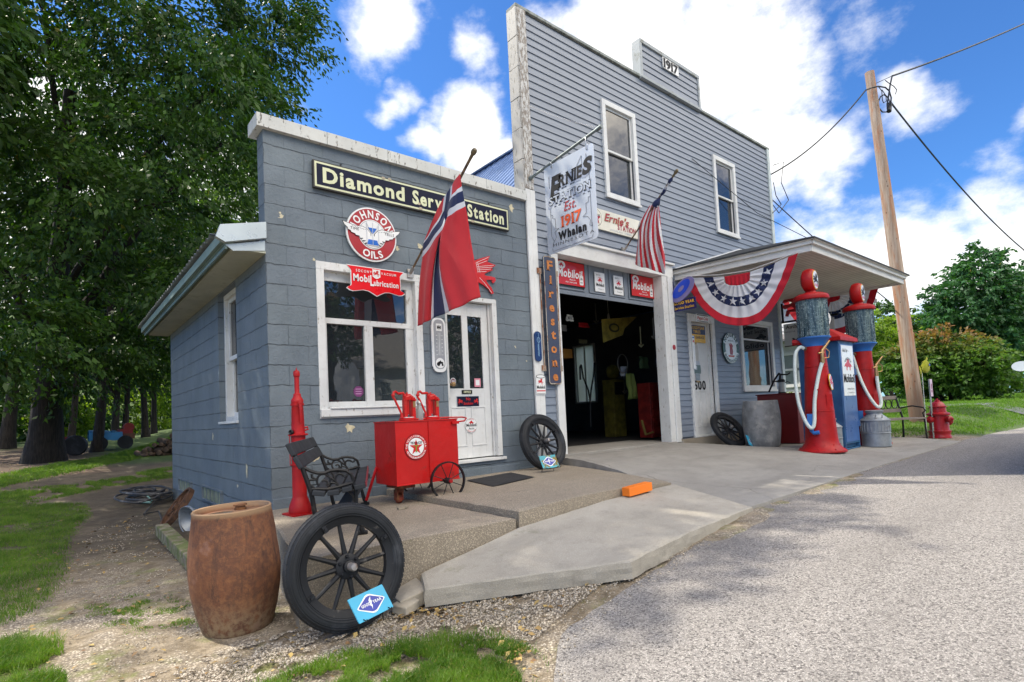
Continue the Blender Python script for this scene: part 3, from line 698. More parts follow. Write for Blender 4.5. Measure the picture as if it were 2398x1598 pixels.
# ------------------------------------------------------------------ garage: sided false-front building
GX0, GX1, GZ = 3.515, 11.20, 6.63
garage = thing('garage_building', 'tall blue-grey clapboard false-front garage with an open bay and a 1917 gable block', 'building', (7.3, 0, 0))
H_G = (3.93, 6.98, -.5, 3.36); H_U1 = (5.285, 6.16, 4.24, 5.87); H_U2 = (8.68, 9.54, 4.26, 5.85); H_D = (7.41, 8.31, .24, 2.52); H_W = (9.31, 10.74, 1.07, 2.58)
def siding(g, a0, a1, z0, z1, holes, y=0., h=.109, lip=.016, P=None):
    P = P or (lambda a, yy, z: (a, yy, z))
    n = int(round((z1-z0)/h)); h = (z1-z0)/n
    for k in range(n):
        c, d = z0+k*h, z0+(k+1)*h
        def piece(p, q, r, s):
            yl = lambda z: y-lip+(lip-.002)*(z-c)/h
            i = [P(p, yl(r), r), P(q, yl(r), r), P(q, yl(s), s), P(p, yl(s), s)]
            g.add(i, [(0, 1, 2, 3)])
            if abs(r-c) < 1e-6: g.add([P(p, y-.001, c), P(q, y-.001, c), P(q, y-lip, c), P(p, y-lip, c)], [(0, 1, 2, 3)])
        hh = [x for x in holes if x[2] < d-1e-6 and x[3] > c+1e-6]
        wall_holes(g, a0, a1, c, d, [(max(a0, x[0]), min(a1, x[1]), x[2], x[3]) for x in hh if x[1] > a0 and x[0] < a1], piece)
GWa = onX(1346, 815, 11.05); GWb = onX(1398, 940, 11.05); GW = (GWb[1], GWa[1], max(.3, GWb[2]), GWa[2])
g = MB(); wall_holes(g, GX0, GX1, .0, GZ, [(4.05, 6.67, -1, 3.15), (5.35, 6.09, 4.3, 5.8), (8.75, 9.47, 4.32, 5.78), (7.5, 8.22, .26, 2.42), (9.4, 10.65, 1.15, 2.5)], lambda a, b, c, d: g.box(a, b, .004, .14, c, d))
wall_holes(g, .14, 11, 0, 4.2, [GW], lambda a, b, c, d: g.box(GX1-.14, GX1, a, b, c, d)); g.box(GX0+.02, GX0+.12, .14, 11, 2.5, 4.0); g.box(GX0, GX0+.1, .2, 11, 0, 2.5)
wall = build('wall', g, mat('siding_base', (.10, .11, .13), .8), garage)
g = MB(); siding(g, 3.685, GX1-.09, .27, GZ-.03, [H_G, H_U1, H_U2, H_D, H_W])
siding(g, .14, 11, .27, 4.2, [GW], P=lambda a, yy, z: (GX1-yy, a, z))
build('siding', g, M_SID, garage)
# dated block on top of the parapet
gb = MB(); gb.box(6.42, 8.33, -.02, .10, GZ+.02, 7.31); par = build('gable_block', gb, mat('siding_base', None), garage) if False else build('gable_block', gb, MATS['siding_base'], garage)
g = MB(); siding(g, 6.47, 8.27, GZ+.06, 7.27, [], y=-.022); build('siding', g, M_SID, par)
g = MB(); g.box(6.41, 6.47, -.05, .0, GZ+.02, 7.27); g.box(8.27, 8.33, -.05, .0, GZ+.02, 7.27); g.box(6.41, 8.33, -.055, .12, 7.27, 7.335); g.box(6.40, 8.34, -.07, .0, GZ-.02, GZ+.03)
g.box(6.40, 6.415, -.05, .12, GZ+.03, 7.27)
build('trim', g, mat('grey_trim', (.33, .36, .37), .5, col2=(.2, .2, .16), c2=(.5, .7)), par, bevel=.004)
# parapet cap, corner boards
for (a, b) in ((GX0-.02, 6.39), (8.35, GX1+.03)): g = MB(); g.box(a, b, -.035, .17, GZ, GZ+.045); build('parapet_cap', g, mat('mossy_cap', (.17, .19, .17), .7, col2=(.32, .34, .32), c2=(.4, .6), c2s=10), garage, bevel=.005)
g = MB(); g.box(GX0+.01, 3.685, -.035, -.003, 3.98, GZ); build('corner_board', g, weathered_white('rotten_board', (.56, .56, .54), .47, (.22, .19, .16)), garage, bevel=.006)
g = MB(); g.box(GX0+.005, 3.60, -.035, -.003, .04, 3.975); g.box(3.602, 3.70, -.032, -.003, .04, 3.975); build('corner_board', g, M_WH, garage, bevel=.005)
g = MB(); g.box(GX1-.09, GX1+.02, -.035, .0, .25, GZ); g.box(GX1, GX1+.022, .0, .10, .25, GZ); build('corner_board', g, mat('pale_trim', (.50, .56, .55), .5), garage, bevel=.004)
g = MB()      # weathered return on the left of the parapet, in four lengths
for i in range(6): g.box(GX0-.02-.003*(i % 2), GX0+.008, -.03, .17, 3.95+i*.45, 3.95+(i+1)*.45-.008 if i < 5 else GZ-.002)
build('parapet_return', g, weathered_white('grey_board', (.36, .35, .33), .55, (.16, .15, .13)), garage, bevel=.003)
g = MB()      # metal gable roof
for sx, x1 in ((-1, 3.45), (1, 11.3)):
    rz = 7.28; dz = rz-1.0*abs(x1-7.2)
    g.add([(7.2, .15, rz), (x1, .15, dz), (x1, 11.3, dz), (7.2, 11.3, rz)], [(0, 1, 2, 3) if sx < 0 else (3, 2, 1, 0)])
    y = .35
    while y < 11.3:
        g.beam((7.2, y, rz+.012), (x1, y, dz+.012), .03, .03, up=(0, 1, 0)); y += .229
    if sx > 0: g.add([(3.6, 11, 3.6), (11.2, 11, 3.2), (7.2, 11, 7.2)], [(0, 1, 2)])
g.box(7.1, 7.3, .15, 11.3, 7.27, 7.31)
build('roof', g, mat('blue_metal', (.16, .24, .42), .35, metal=.3, var=.08, bump=.03), garage)
# double-hung windows of the garage
def dh_window(h, name='window', t=.085, mid=.5, glass=True, deep=.05):
    x0, x1, z0, z1 = h
    g = MB(); frame(g, x0, x1, z0, z1, t, -.045, .0); g.box(x0-.02, x1+.02, -.06, -.045, z0-.012, z0+.03)
    w = build(name, g, M_WH, garage, bevel=.004)
    g = MB(); zm = z0+(z1-z0)*mid; frame(g, x0+t, x1-t, zm-.02, z1-t, .035, .0, .03); frame(g, x0+t, x1-t, z0+t, zm+.02, .035, .03, .06)
    build('sash', g, M_WH, w, bevel=.002)
    g = MB(); g.box(x0+t+.035, x1-t-.035, .014, .018, zm+.015, z1-t-.035); build('pane', g, M_GLASS, w)
    g = MB(); g.box(x0+t+.035, x1-t-.035, .044, .048, z0+t+.035, zm-.015); build('pane', g, M_GLASS, w)
    g = MB(); g.box(x0+t, x1-t, .10, .11, zm*.6+z1*.4 if 0 else z0+t, z1-t); build('blind', g, mat('window_blind', (.05, .055, .07), .8), w)
    return w
dh_window(H_U1); dh_window(H_U2)
w2 = dh_window(H_W, t=.09, mid=.72)
# house door with number
x0, x1, z0, z1 = H_D
g = MB(); g.box(x0, x0+.09, -.04, .10, z0, z1-.14); g.box(x1-.09, x1, -.04, .10, z0, z1-.14); g.box(x0, x1, -.04, .10, z1-.14, z1); g.box(x0+.09, x1-.09, -.02, .12, z0, z0+.03)
g.box(x1-.14, x1-.09, .02, .12, z0+.03, z1-.14)
df = build('door_frame', g, M_WHP, garage, bevel=.004)
g = MB(); g.box(x0+.09, x1-.14, .07, .11, z0+.03, z1-.14)
for p in (x0+.17, x0+.42): frame(g, p, p+.2, z0+.18, z0+.85, .015, .062, .07)
hd2 = build('door', g, M_WH, garage, bevel=.003)
g = MB(); text(g, '500', (x0+.42, .066, 1.12), FU, FV, .165, width=.40, bold=.03, serif=True); build('house_number', g, M_SBK, hd2)
# garage bay frame
g = MB(); g.box(3.94, 4.08, -.045, .16, .2, 3.12); build('bay_jamb', g, M_WH, garage, bevel=.005)
g = MB(); g.box(6.64, 6.78, -.05, .16, .2, 3.12); g.box(6.782, 6.90, -.075, .0, .2, 3.12); g.box(6.902, 6.975, -.045, .0, .25, 3.12); build('bay_jamb', g, M_WHP, garage, bevel=.006)
g = MB(); g.box(3.93, 6.98, -.055, .16, 3.122, 3.33); g.box(3.91, 7.0, -.095, .0, 3.332, 3.37); build('bay_header', g, M_WH, garage, bevel=.005)
M_DG = mat('door_grey', (.19, .22, .26), .45, var=.08, bump=.05)
g = MB(); g.box(4.08, 6.9, .17, .20, 2.62, 3.2)
for a, b in ((4.16, 4.86), (4.96, 5.36), (5.46, 5.86), (5.96, 6.72)): frame(g, a, b, 2.68, 3.14, .025, .15, .17)
g.box(4.08, 6.9, .145, .17, 2.60, 2.66)
for i in range(26): g.lathe([(.008, 0), (.008, .004)], (4.15+i*.1, .145, 2.63), (0, -1, 0), 6)
build('overhead_door', g, M_DG, garage, bevel=.003)
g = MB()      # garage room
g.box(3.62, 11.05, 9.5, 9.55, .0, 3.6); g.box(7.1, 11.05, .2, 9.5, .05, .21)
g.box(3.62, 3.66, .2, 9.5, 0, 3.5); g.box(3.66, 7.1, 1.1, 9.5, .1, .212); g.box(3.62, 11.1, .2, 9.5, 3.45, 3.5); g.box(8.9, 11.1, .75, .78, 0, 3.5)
build('interior', g, mat('garage_wall', (.012, .011, .010), .95), garage)  # near-black walls and inner floor: the bay's shade put into the colour
g = MB(); g.box(11.10, 11.104, *GW); cw = build('window', g, clothmat('net_curtain', (.75, .82, .82), .6, 60), garage)
g = MB(); yframe(g, GW[0]-.05, GW[1]+.05, GW[2]-.05, GW[3]+.05, .06, 11.0, 11.05); g.box(11.03, 11.06, (GW[0]+GW[1])/2-.02, (GW[0]+GW[1])/2+.02, GW[2], GW[3]); build('window_frame', g, M_WH, cw)
g = MB(); g.box(6.9, 11.2, -.03, .13, -.2, .235); g.box(11.1, 11.24, -.03, 11, -.2, .235); build('foundation', g, concrete('foundation', (.27, .23, .17), (.34, .30, .24), 90, .4), garage, bevel=.01)
g = MB(); g.box(3.52, 3.94, -.05, .14, -.1, .20); build('foundation', g, MATS['foundation'], garage, bevel=.01)

# canopy over the pumps (hip roof, boarded soffit)
cp = MB(); CL0, CL1, CRX, CY = 7.10, 7.34, 11.80, -2.22; zs, ze = 3.10, 3.30; ap = (9.5, 0, 4.0)
fc = [(CL0, 0), (CL1, CY), (CRX, CY), (CRX-.05, 0)]
def band(g, off, z0, z1, th=.03):
    P = [(CL0-off, 0), (CL1-off, CY-off), (CRX+off, CY-off), (CRX+off, 0)]
    for p, q in zip(P, P[1:]): g.beam((p[0], p[1], (z0+z1)/2), (q[0], q[1], (z0+z1)/2), th, z1-z0)
g = MB(); band(g, 0, 3.09, 3.19); band(g, .035, 3.19, 3.245, .05); band(g, .07, 3.245, 3.275, .05)
M_CAN = weathered_white('canopy_white', (.72, .71, .67), .66)
fas = build('canopy_fascia', g, M_CAN, garage, bevel=.004)
g = MB()
m, t, b = newmat('beadboard'); o = t.pos(); s = t.sep(o)
wv = t.math('FRACT', t.math('MULTIPLY', s[1], 14.)); gr = t.mr(t.math('ABSOLUTE', t.math('SUBTRACT', wv, .5)), .0, .12)
c = t.mix(t.mr(t.noise(o, 2, 6, .6), .35, .7), (.68, .66, .60), (.56, .54, .48)); c = t.mix(t.math('SUBTRACT', 1., gr), c, (.30, .28, .25))
c = t.mix(t.mr(t.noise(o, 2.4, 5, .7), .66, .74, 0, .7), c, (.36, .27, .16))
t.put(b.inputs['Base Color'], c); b.inputs['Roughness'].default_value = .6; t.put(b.inputs['Normal'], t.bump(gr, .5, .004))
g.prism([(CL0, 0), (CL1, CY), (CRX, CY), (CRX-.05, 0)], (0, 0, 3.14), (1, 0, 0), (0, 1, 0), .01)
build('canopy_soffit', g, MATS['beadboard'], garage)
g = MB(); o = .1; A = [(CL0-o, 0, ze-.02), (CL1-o, CY-o, ze-.02), (CRX+o, CY-o, ze-.02), (CRX+o, 0, ze-.02)]; AP = (9.5, -.0, 4.02); AQ = (9.5, -.02, 4.02)
g.add(A+[AP], [(0, 1, 4), (1, 2, 4), (2, 3, 4)]); g.add([(x, y, z-.03) for x, y, z in A]+[(9.5, 0, 3.98)], [(1, 0, 4), (2, 1, 4), (3, 2, 4)])
g.add(A+[(x, y, z-.03) for x, y, z in A], [(0, 4, 5, 1), (1, 5, 6, 2), (2, 6, 7, 3)])
build('canopy_roof', g, mat('asphalt_shingle', (.03, .033, .035), .9, var=.3, vs=20, bump=.6, bs=90), garage)
g = MB(); g.beam((7.08, -.03, 3.30), (9.48, -.03, 4.03), .02, .07, up=(0, 1, 0)); g.beam((9.5, -.03, 4.03), (11.9, -.03, 3.30), .02, .07, up=(0, 1, 0)); build('canopy_flashing', g, mat('white_metal', (.75, .76, .76), .4), garage)
# ------------------------------------------------------------------ signs on the office wall
def panel(g, x0, x1, z0, z1, y0, th, mi=0): g.box(x0, x1, y0-th, y0, z0, z1, mi)
def sgn(name, label, x, z, y=0, group=None): return thing(name, label, 'sign', (x, y, z), group)
# long enamel name board
s = sgn('name_board', 'long black enamel board lettered Diamond Service Station in cream under the coping', 1.83, 3.44)
g = MB(); g.box(.485, 3.165, -.05, -.01, 3.29, 3.59); build('board', g, mat('dark_frame', (.03, .028, .025), .5), s, bevel=.003)
g = MB(); g.box(.50, 3.15, -.053, -.05, 3.305, 3.575, 1); g.box(.521, 3.129, -.055, -.053, 3.326, 3.554, 0)
build('enamel', g, [M_SNAVY, M_SCRM], s)
g = MB(); y = -.055
text(g, 'Diamond', (.585, y, 3.365), FU, FV, .155, width=.98, align='l', bold=.035, track=.1)
text(g, 'Service', (1.67, y, 3.365), FU, FV, .155, width=.68, align='l', bold=.035, track=.1)
text(g, 'Station', (2.47, y, 3.365), FU, FV, .155, width=.60, align='l', bold=.035, track=.1)
build('lettering', g, M_SCRM, s)
g = MB()
for (x, z) in ((1.30, 3.575), (1.76, 3.375), (1.78, 3.32), (1.38, 3.58), (2.55, 3.31), (2.05, 3.32)):
    g.prism([(.03*(1+.5*NZ(x, i))*cos(i), .018*(1+.5*NZ(z, i, 3))*sin(i)) for i in range(6)], (x, -.0562, z), FU, FV, .001)
build('chipped_enamel', g, mat('chip_tan', (.42, .36, .26), .8), s)
g = MB()
for x in (.80, 2.85): g.tube([(x, -.02, 3.59), (x, -.02, 3.62), (x+.02, -.01, 3.625)], .006, 6)
build('hook', g, M_BLACK, s)

# round oil sign with winged hourglass
JX, JZ, JR = 1.14, 2.895, .305
s = sgn('round_oil_sign', 'round red Johnson Oils sign with a winged blue hourglass above the picture window', JX, JZ)
def disc(g, x, y, z, R, th, mi, n=48): g.prism(disc2(R, n), (x, y, z), FU, FV, th, mi)
g = MB(); disc(g, JX, -.02, JZ, JR, .02, 0); disc(g, JX, -.042, JZ, JR*.945, .002, 1); disc(g, JX, -.044, JZ, JR*.55, .002, 0); disc(g, JX, -.0462, JZ, JR*.515, .002, 2); disc(g, JX, -.0482, JZ, JR*.505, .001, 0)
build('disc', g, [M_SWH, M_SDRED, M_SBK], s)
wing = [(-.08, .02), (-.20, .145), (-.34, .20), (-.52, .185), (-.66, .19), (-1.0, .26), (-.95, .17), (-.84, .08), (-.86, .05), (-.74, -.0), (-.73, -.04), (-.60, -.07), (-.58, -.11), (-.46, -.12), (-.43, -.19), (-.33, -.17), (-.36, -.25), (-.24, -.24), (-.30, -.33), (-.16, -.28), (-.06, -.10)]
WK = JR*1.13
g = MB()
for sx in (-1, 1):
    P = [(p[0]*sx*WK, p[1]*WK) for p in wing]; P2 = [(sx*(-.44*WK)+(x-sx*(-.44*WK))*1.05, .03*WK+(z-.03*WK)*1.10) for x, z in P]
    g.prism(P2, (JX, -.0495, JZ), FU, FV, .003, 1); g.prism(P, (JX, -.0525, JZ), FU, FV, .002, 0)
    for k in range(6): a = -.2-.09*k; g.prism([(sx*a*WK, (.10+.012*k)*WK), (sx*(a-.07)*WK, (.13+.012*k)*WK), (sx*(a-.07)*WK, (.12+.012*k)*WK), (sx*a*WK, (.09+.012*k)*WK)], (JX, -.0546, JZ), FU, FV, .0005, 1)
build('wings', g, [M_SWH, M_SBK], s)
g = MB(); q = JR*.42
g.prism([(-.55*q, 1.0*q), (.55*q, 1.0*q), (.55*q, .95*q), (.06*q, .0), (.55*q, -.95*q), (.55*q, -1.0*q), (-.55*q, -1.0*q), (-.55*q, -.95*q), (-.06*q, 0), (-.55*q, .95*q)], (JX, -.055, JZ), FU, FV, .001, 0)
g.prism([(-.42*q, .55*q), (.42*q, .55*q), (.05*q, .05*q), (-.05*q, .05*q)], (JX, -.0562, JZ), FU, FV, .001, 1)
g.prism([(-.54*q, -.95*q), (.54*q, -.95*q), (.42*q, -.5*q), (-.42*q, -.5*q)], (JX, -.0562, JZ), FU, FV, .001, 1)
for x in (-.56, 0, .56): g.box(JX+x*q-.003, JX+x*q+.003, -.0582, -.0572, JZ-1.0*q, JZ+1.02*q, 2)
build('hourglass', g, [M_SWH, M_SBLU, M_GREYM], s)
g = MB()
text(g, 'JOHNSON', (0, 0, 0), FU, FV, .085, bold=.03, track=.13, lift=0, path=arc_path((JX, -.0445, JZ), FU, FV, JR*.615), width=.50)
text(g, 'OILS', (0, 0, 0), FU, FV, .078, bold=.03, track=.2, path=arc_path((JX, -.0445, JZ), FU, FV, JR*.885, False), width=.27)
build('lettering', g, M_SWH, s)
g = MB(); text(g, 'TIME', (JX-.62*WK, -.0546, JZ+.045*WK), FU, (0, 0, 1), .030, bold=.0, track=.2); text(g, 'TELLS', (JX+.60*WK, -.0546, JZ+.045*WK), FU, FV, .030, bold=.0, track=.15); build('wing_lettering', g, M_SBK, s)

# red lubrication shield on the window head
s = sgn('lubrication_sign', 'red scroll shaped Socony Vacuum Mobilubrication sign hung on the window head', 1.15, 2.36, -.03)
o = (1.15, -.075, 2.36)
half = [(0, -.175), (.05, -.148), (.10, -.125), (.16, -.118), (.22, -.13), (.28, -.142), (.32, -.135), (.355, -.112), (.335, -.095), (.31, -.085), (.302, -.07), (.302, .09), (.315, .11), (.35, .145)]
out = half+[(-x, z) for x, z in half[::-1] if x > 0]
g = MB(); g.prism([(x*1.0, z) for x, z in out], o, FU, FV, .012, 0); g.prism([(x*.972, z*.945-.001) for x, z in out], (o[0], o[1]-.0125, o[2]), FU, FV, .0015, 1)
build('shield', g, [M_SWH, mat('bright_red', (.72, .006, .012), .3, bump=0, var=.04)], s)
g = MB(); y = o[1]-.015
text(g, 'SOCONY', (1.0, y, 2.437), FU, FV, .028, width=.185, bold=.02, track=.3); text(g, 'VACUUM', (1.30, y, 2.437), FU, FV, .028, width=.185, bold=.02, track=.3)
text(g, 'Mobi', (.875, y, 2.335), FU, FV, .075, width=.19, align='l', bold=.03); text(g, 'L', (1.072, y, 2.30), FU, FV, .115, width=.045, align='l', bold=.03); text(g, 'ubrication', (1.115, y, 2.306), FU, FV, .062, width=.305, align='l', bold=.03)
shape(g, [(-.5, .6), (-.44, .5), (.44, .5), (.5, .6), (.5, -.35), (.2, -.55), (0, -.6), (-.2, -.55), (-.5, -.35)], (1.15, y-.001, 2.44), FU, FV, .095)
shape(g, HORSE, (1.15, y-.0025, 2.442), FU, FV, .075, 1)
build('lettering', g, [M_SWH, M_SRED], s)

# flying horse cut-out left of the corner board
s = sgn('flying_horse_sign', 'red cut-out flying horse sign fixed to the office wall beside the red striped flag', 2.70, 2.66)
def hp(cx, cy): q = onY(702+cx*.5761, 420+cy*.5761, -.03); return (q[0], q[2])
g = MB(); g.prism([hp(*q) for q in ((600, 360), (640, 345), (690, 352), (706, 348), (712, 330), (735, 322), (772, 312), (762, 336), (796, 350), (780, 362), (784, 370), (762, 379), (750, 386), (756, 393), (776, 395), (793, 400), (797, 412), (786, 424), (781, 418), (784, 411), (768, 409), (757, 411), (765, 425), (779, 441), (789, 464), (779, 467), (768, 448), (746, 430), (722, 416), (690, 412), (650, 420), (620, 440), (612, 430), (640, 400))], (0, -.02, 0), FU, FV, .012, 0)
for (x0_, y0_), (x1_, y1_) in (((716, 340), (766, 318)), ((718, 348), (760, 332)), ((720, 356), (788, 350)), ((722, 362), (782, 358)), ((724, 369), (776, 366)), ((724, 376), (758, 376)), ((716, 340), (724, 380)), ((722, 338), (732, 380)), ((730, 400), (752, 424)), ((752, 424), (780, 462))):
    a_, b_ = hp(x0_, y0_), hp(x1_, y1_); g.beam((a_[0], -.0335, a_[1]), (b_[0], -.0335, b_[1]), .0045, .001, up=(0, 1, 0), mi=1)
build('cut_out', g, [M_SRED, M_SWH], s)

# thermometer between window and door
s = sgn('wall_thermometer', 'tall white tractor-maker thermometer with rounded ends between window and office door', 1.98, 1.69)
s['category'] = 'thermometer'
g = MB(); g.prism(rrect(.19, .66, .07), (1.98, -.01, 1.69), FU, FV, .02, 0); g.box(1.878, 2.082, -.024, -.008, 1.43, 1.93, 0); build('back_plate', g, M_SWH, s, bevel=.006)
g = MB(); g.prism(rrect(.145, .60, .06), (1.98, -.0305, 1.70), FU, FV, .002, 0); g.box(1.94, 2.02, -.0345, -.033, 1.86, 1.95, 1); disc(g, 1.98, -.0345, 1.47, .062, .0015, 1)
g.box(1.953, 1.965, -.0365, -.035, 1.885, 1.925, 2); g.box(1.995, 2.007, -.0365, -.035, 1.885, 1.925, 2); g.box(1.965, 1.995, -.0365, -.035, 1.898, 1.912, 2); g.box(1.974, 1.986, -.0372, -.0365, 1.88, 1.93, 2)
g.box(1.977, 1.983, -.0352, -.034, 1.56, 1.84, 1)
for i in range(18):
    z = 1.57+i*.0155
    for sx in (-1, 1): g.box(1.98+sx*.012, 1.98+sx*(.034 if i % 3 == 0 else .024), -.0352, -.034, z, z+.003, 1) if sx > 0 else g.box(1.98-(.034 if i % 3 == 0 else .024), 1.98-.012, -.0352, -.034, z, z+.003, 1)
    if i % 3 == 0: g.box(1.935, 1.944, -.0352, -.034, z-.003, z+.006, 1); g.box(2.017, 2.026, -.0352, -.034, z-.003, z+.006, 1)
for (cx, r) in ((1.955, .024), (2.012, .014)): disc(g, cx, -.0362, 1.458 if r > .02 else 1.449, r, .001, 2, 20)
g.prism([(-.03, 0), (-.03, .028), (-.01, .03), (-.005, .04), (.005, .04), (.008, .026), (.035, .022), (.035, 0)], (1.985, -.0362, 1.462), FU, FV, .001, 2)
build('dial', g, [mat('thermo_grey', (.30, .31, .33), .4), M_SWH, M_SBK], s)

# signs on the office door
yd = .084
s = sgn('office_plate', 'small black plate lettered OFFICE on the white door rail', 2.44, 1.125, yd)
g = MB(); g.box(2.36, 2.52, yd-.006, yd-.001, 1.10, 1.15); text(g, 'OFFICE', (2.44, yd-.007, 1.112), FU, FV, .026, width=.11, bold=.03, mi=1); build('plate', g, [M_SBK, M_SCRM], s)
s = sgn('no_smoking_sign', 'dark blue No Smoking sign with two red winged horses on the office door', 2.45, 1.0, yd)
g = MB(); g.box(2.275, 2.625, yd-.006, yd-.001, .935, 1.075, 1); g.box(2.282, 2.618, yd-.008, yd-.006, .942, 1.068, 0)
text(g, 'No', (2.45, yd-.009, 1.018), FU, FV, .038, bold=.02, mi=2, serif=True); text(g, 'Smoking', (2.45, yd-.009, .963), FU, FV, .036, width=.15, bold=.02, mi=2, serif=True)
for sx in (-1, 1): shape(g, [(p[0]*sx, p[1]) for p in HORSE], (2.45+sx*.125, yd-.0105, 1.005), FU, FV, .075, 2)
build('plate', g, [M_SNAVY, M_GREYM, M_SRED], s)
s = sgn('round_door_sign', 'small round white Mobiloil Arctic sign low on the office door', 2.48, .70, yd)
g = MB(); disc(g, 2.48, yd-.002, .70, .098, .006, 0); g.prism(disc2(.094), (2.48, yd-.0082, .70), FU, FV, .001, 2); g.prism(disc2(.091), (2.48, yd-.0092, .70), FU, FV, .001, 0)
shape(g, GARG, (2.48, yd-.011, .735), FU, FV, .085, 1); text(g, 'Mobiloil', (2.48, yd-.011, .688), FU, FV, .034, width=.155, bold=.015, mi=2, serif=True); text(g, 'Arctic', (2.48, yd-.011, .648), FU, FV, .028, width=.085, mi=2, serif=True)
text(g, 'GARGOYLE', (0, 0, 0), FU, FV, .010, bold=.02, mi=1, path=arc_path((2.48, yd-.0105, .70), FU, FV, .076)); text(g, 'SOCONY VACUUM', (0, 0, 0), FU, FV, .011, bold=.02, mi=1, path=arc_path((2.48, yd-.0105, .70), FU, FV, .086, False))
build('plate', g, [M_SWH, M_SRED, M_SBK], s)
s = sgn('door_sticker', 'octagonal maroon sticker low on the left pane of the office door', 2.235, 1.26, .1)
g = MB(); g.prism([(.045*cos(pi/8+i*pi/4), .045*sin(pi/8+i*pi/4)) for i in range(8)], (2.235, .082, 1.26), FU, FV, .001, 1); g.prism([(.038*cos(pi/8+i*pi/4), .038*sin(pi/8+i*pi/4)) for i in range(8)], (2.235, .0805, 1.26), FU, FV, .001, 0)
for k in range(3): g.box(2.212, 2.258, .0785, .079, 1.238+k*.016, 1.244+k*.016, 1)
g.box(2.20, 2.27, .083, .0855, 1.215, 1.305, 0) if 0 else None
build('sticker', g, [mat('maroon', (.12, .02, .04), .4, bump=0), M_SWH], s)
s = sgn('paper_notice', 'pale pink paper notice taped inside the right pane of the office door', 2.62, 1.25, .1)
g = MB(); g.box(2.57, 2.67, .088, .0895, 1.19, 1.30, 0); g.box(2.59, 2.65, .0865, .088, 1.21, 1.28, 1); build('paper', g, [mat('pink_paper', (.62, .22, .28), .6), M_SWH], s)
s = sgn('window_sticker', 'purple octagonal sticker beside the yellow toy pump in the picture window', .97, 1.14, .09)
g = MB(); g.prism([(.062*cos(pi/8+i*pi/4), .062*sin(pi/8+i*pi/4)) for i in range(8)], (.975, .0885, 1.145), FU, FV, .001, 0)
for k in range(3): g.box(.94, 1.01, .0862, .0868, 1.115+k*.026, 1.124+k*.026, 1)
build('sticker', g, [mat('purple', (.16, .03, .13), .4, bump=0), mat('pale_purple', (.45, .25, .4), .5)], s)

# things standing inside the picture window
t = thing('toy_fuel_pump', 'small yellow toy fuel pump standing inside the picture window', 'toy', (.83, .16, 1.04))
g = MB(); g.box(.795, .865, .14, .18, 1.04, 1.20); g.lathe([(.0, 1.20), (.025, 1.205), (.03, 1.235), (.0, 1.26)], (.83, .16, 0), n=12); build('body', g, M_SYEL, t)
t = thing('wooden_rule', 'upright yellow measuring stick inside the picture window beside the mullion', 'ruler', (1.03, .15, 1.04))
g = MB(); g.box(1.005, 1.035, .14, .15, 1.0, 1.42); build('stick', g, M_SYEL, t)
t = thing('glass_jar', 'clear jar of papers standing in the window behind the hand pumps', 'jar', (1.36, .2, 1.04))
g = MB(); g.lathe([(.05, 0), (.055, .02), (.055, .16), (.03, .19), (.03, .21)], (1.36, .2, 1.04), n=16); build('jar', g, mat('frosted', (.4, .4, .4), .3), t, smooth=True)
t = thing('shop_table', 'dark table inside the office window carrying the toys', 'table', (1.1, .4, .22))
g = MB(); g.box(.3, 2.0, .10, .9, 1.0, 1.035); 
for (x, y) in ((.35, .2), (1.95, .2), (.35, .85), (1.95, .85)): g.box(x-.02, x+.02, y-.02, y+.02, .22, 1.0)
build('table_top', g, mat('table_brown', (.05, .03, .02), .5), t)

# ------------------------------------------------------------------ signs on the garage front
s = sgn('gable_number_plate', 'white plate with the year 1917 on the gable block of the garage', 7.30, 7.12)
g = MB(); g.box(7.08, 7.58, -.06, -.045, 7.045, 7.245, 1); text(g, '1917', (7.33, -.062, 7.065), FU, FV, .16, width=.46, bold=.03, serif=True, mi=0, lift=.006); build('plate', g, [M_SBK, M_SWH], s)
s = sgn('station_board', 'long cream board lettered Ernie\'s Station with a star, partly hidden behind the striped flag', 5.52, 3.83)
g = MB(); bx0, bx1, bz0, bz1 = 4.82, 6.22, 3.665, 3.99; g.box(bx0, bx1, -.045, -.022, bz0, bz1, 0)
disc(g, 4.985, -.0452, 3.84, .135, .001, 2, 30); disc(g, 4.985, -.0462, 3.84, .128, .001, 0, 30); shape(g, star2(.115), (4.985, -.0475, 3.83), FU, FV, 1, 1); text(g, 'TEXACO', (4.985, -.0495, 3.865), FU, FV, .030, width=.17, bold=.03, mi=2)
text(g, "Ernie's", (5.17, -.0462, 3.82), FU, FV, .125, width=.60, align='l', bold=.035, shear=.3, mi=4); text(g, "Ernie's", (5.18, -.048, 3.825), FU, FV, .125, width=.60, align='l', bold=.015, shear=.3, mi=1)
text(g, 'STATION', (5.50, -.0465, 3.735), FU, FV, .085, width=.47, align='l', bold=.03, mi=1); text(g, 'WHALAN - MINN', (5.30, -.0465, 3.685), FU, FV, .030, width=.56, align='l', mi=3)
build('board', g, [mat('board_cream', (.66, .65, .56), .5, col2=(.5, .45, .35), c2=(.6, .75)), M_SDRED, M_SBK, M_GREYM, mat('ochre', (.35, .27, .12), .5)], s)
def serp(g, x, y, z, k, mi): shape(g, GARG, (x, y, z), FU, FV, k, mi)
first = None
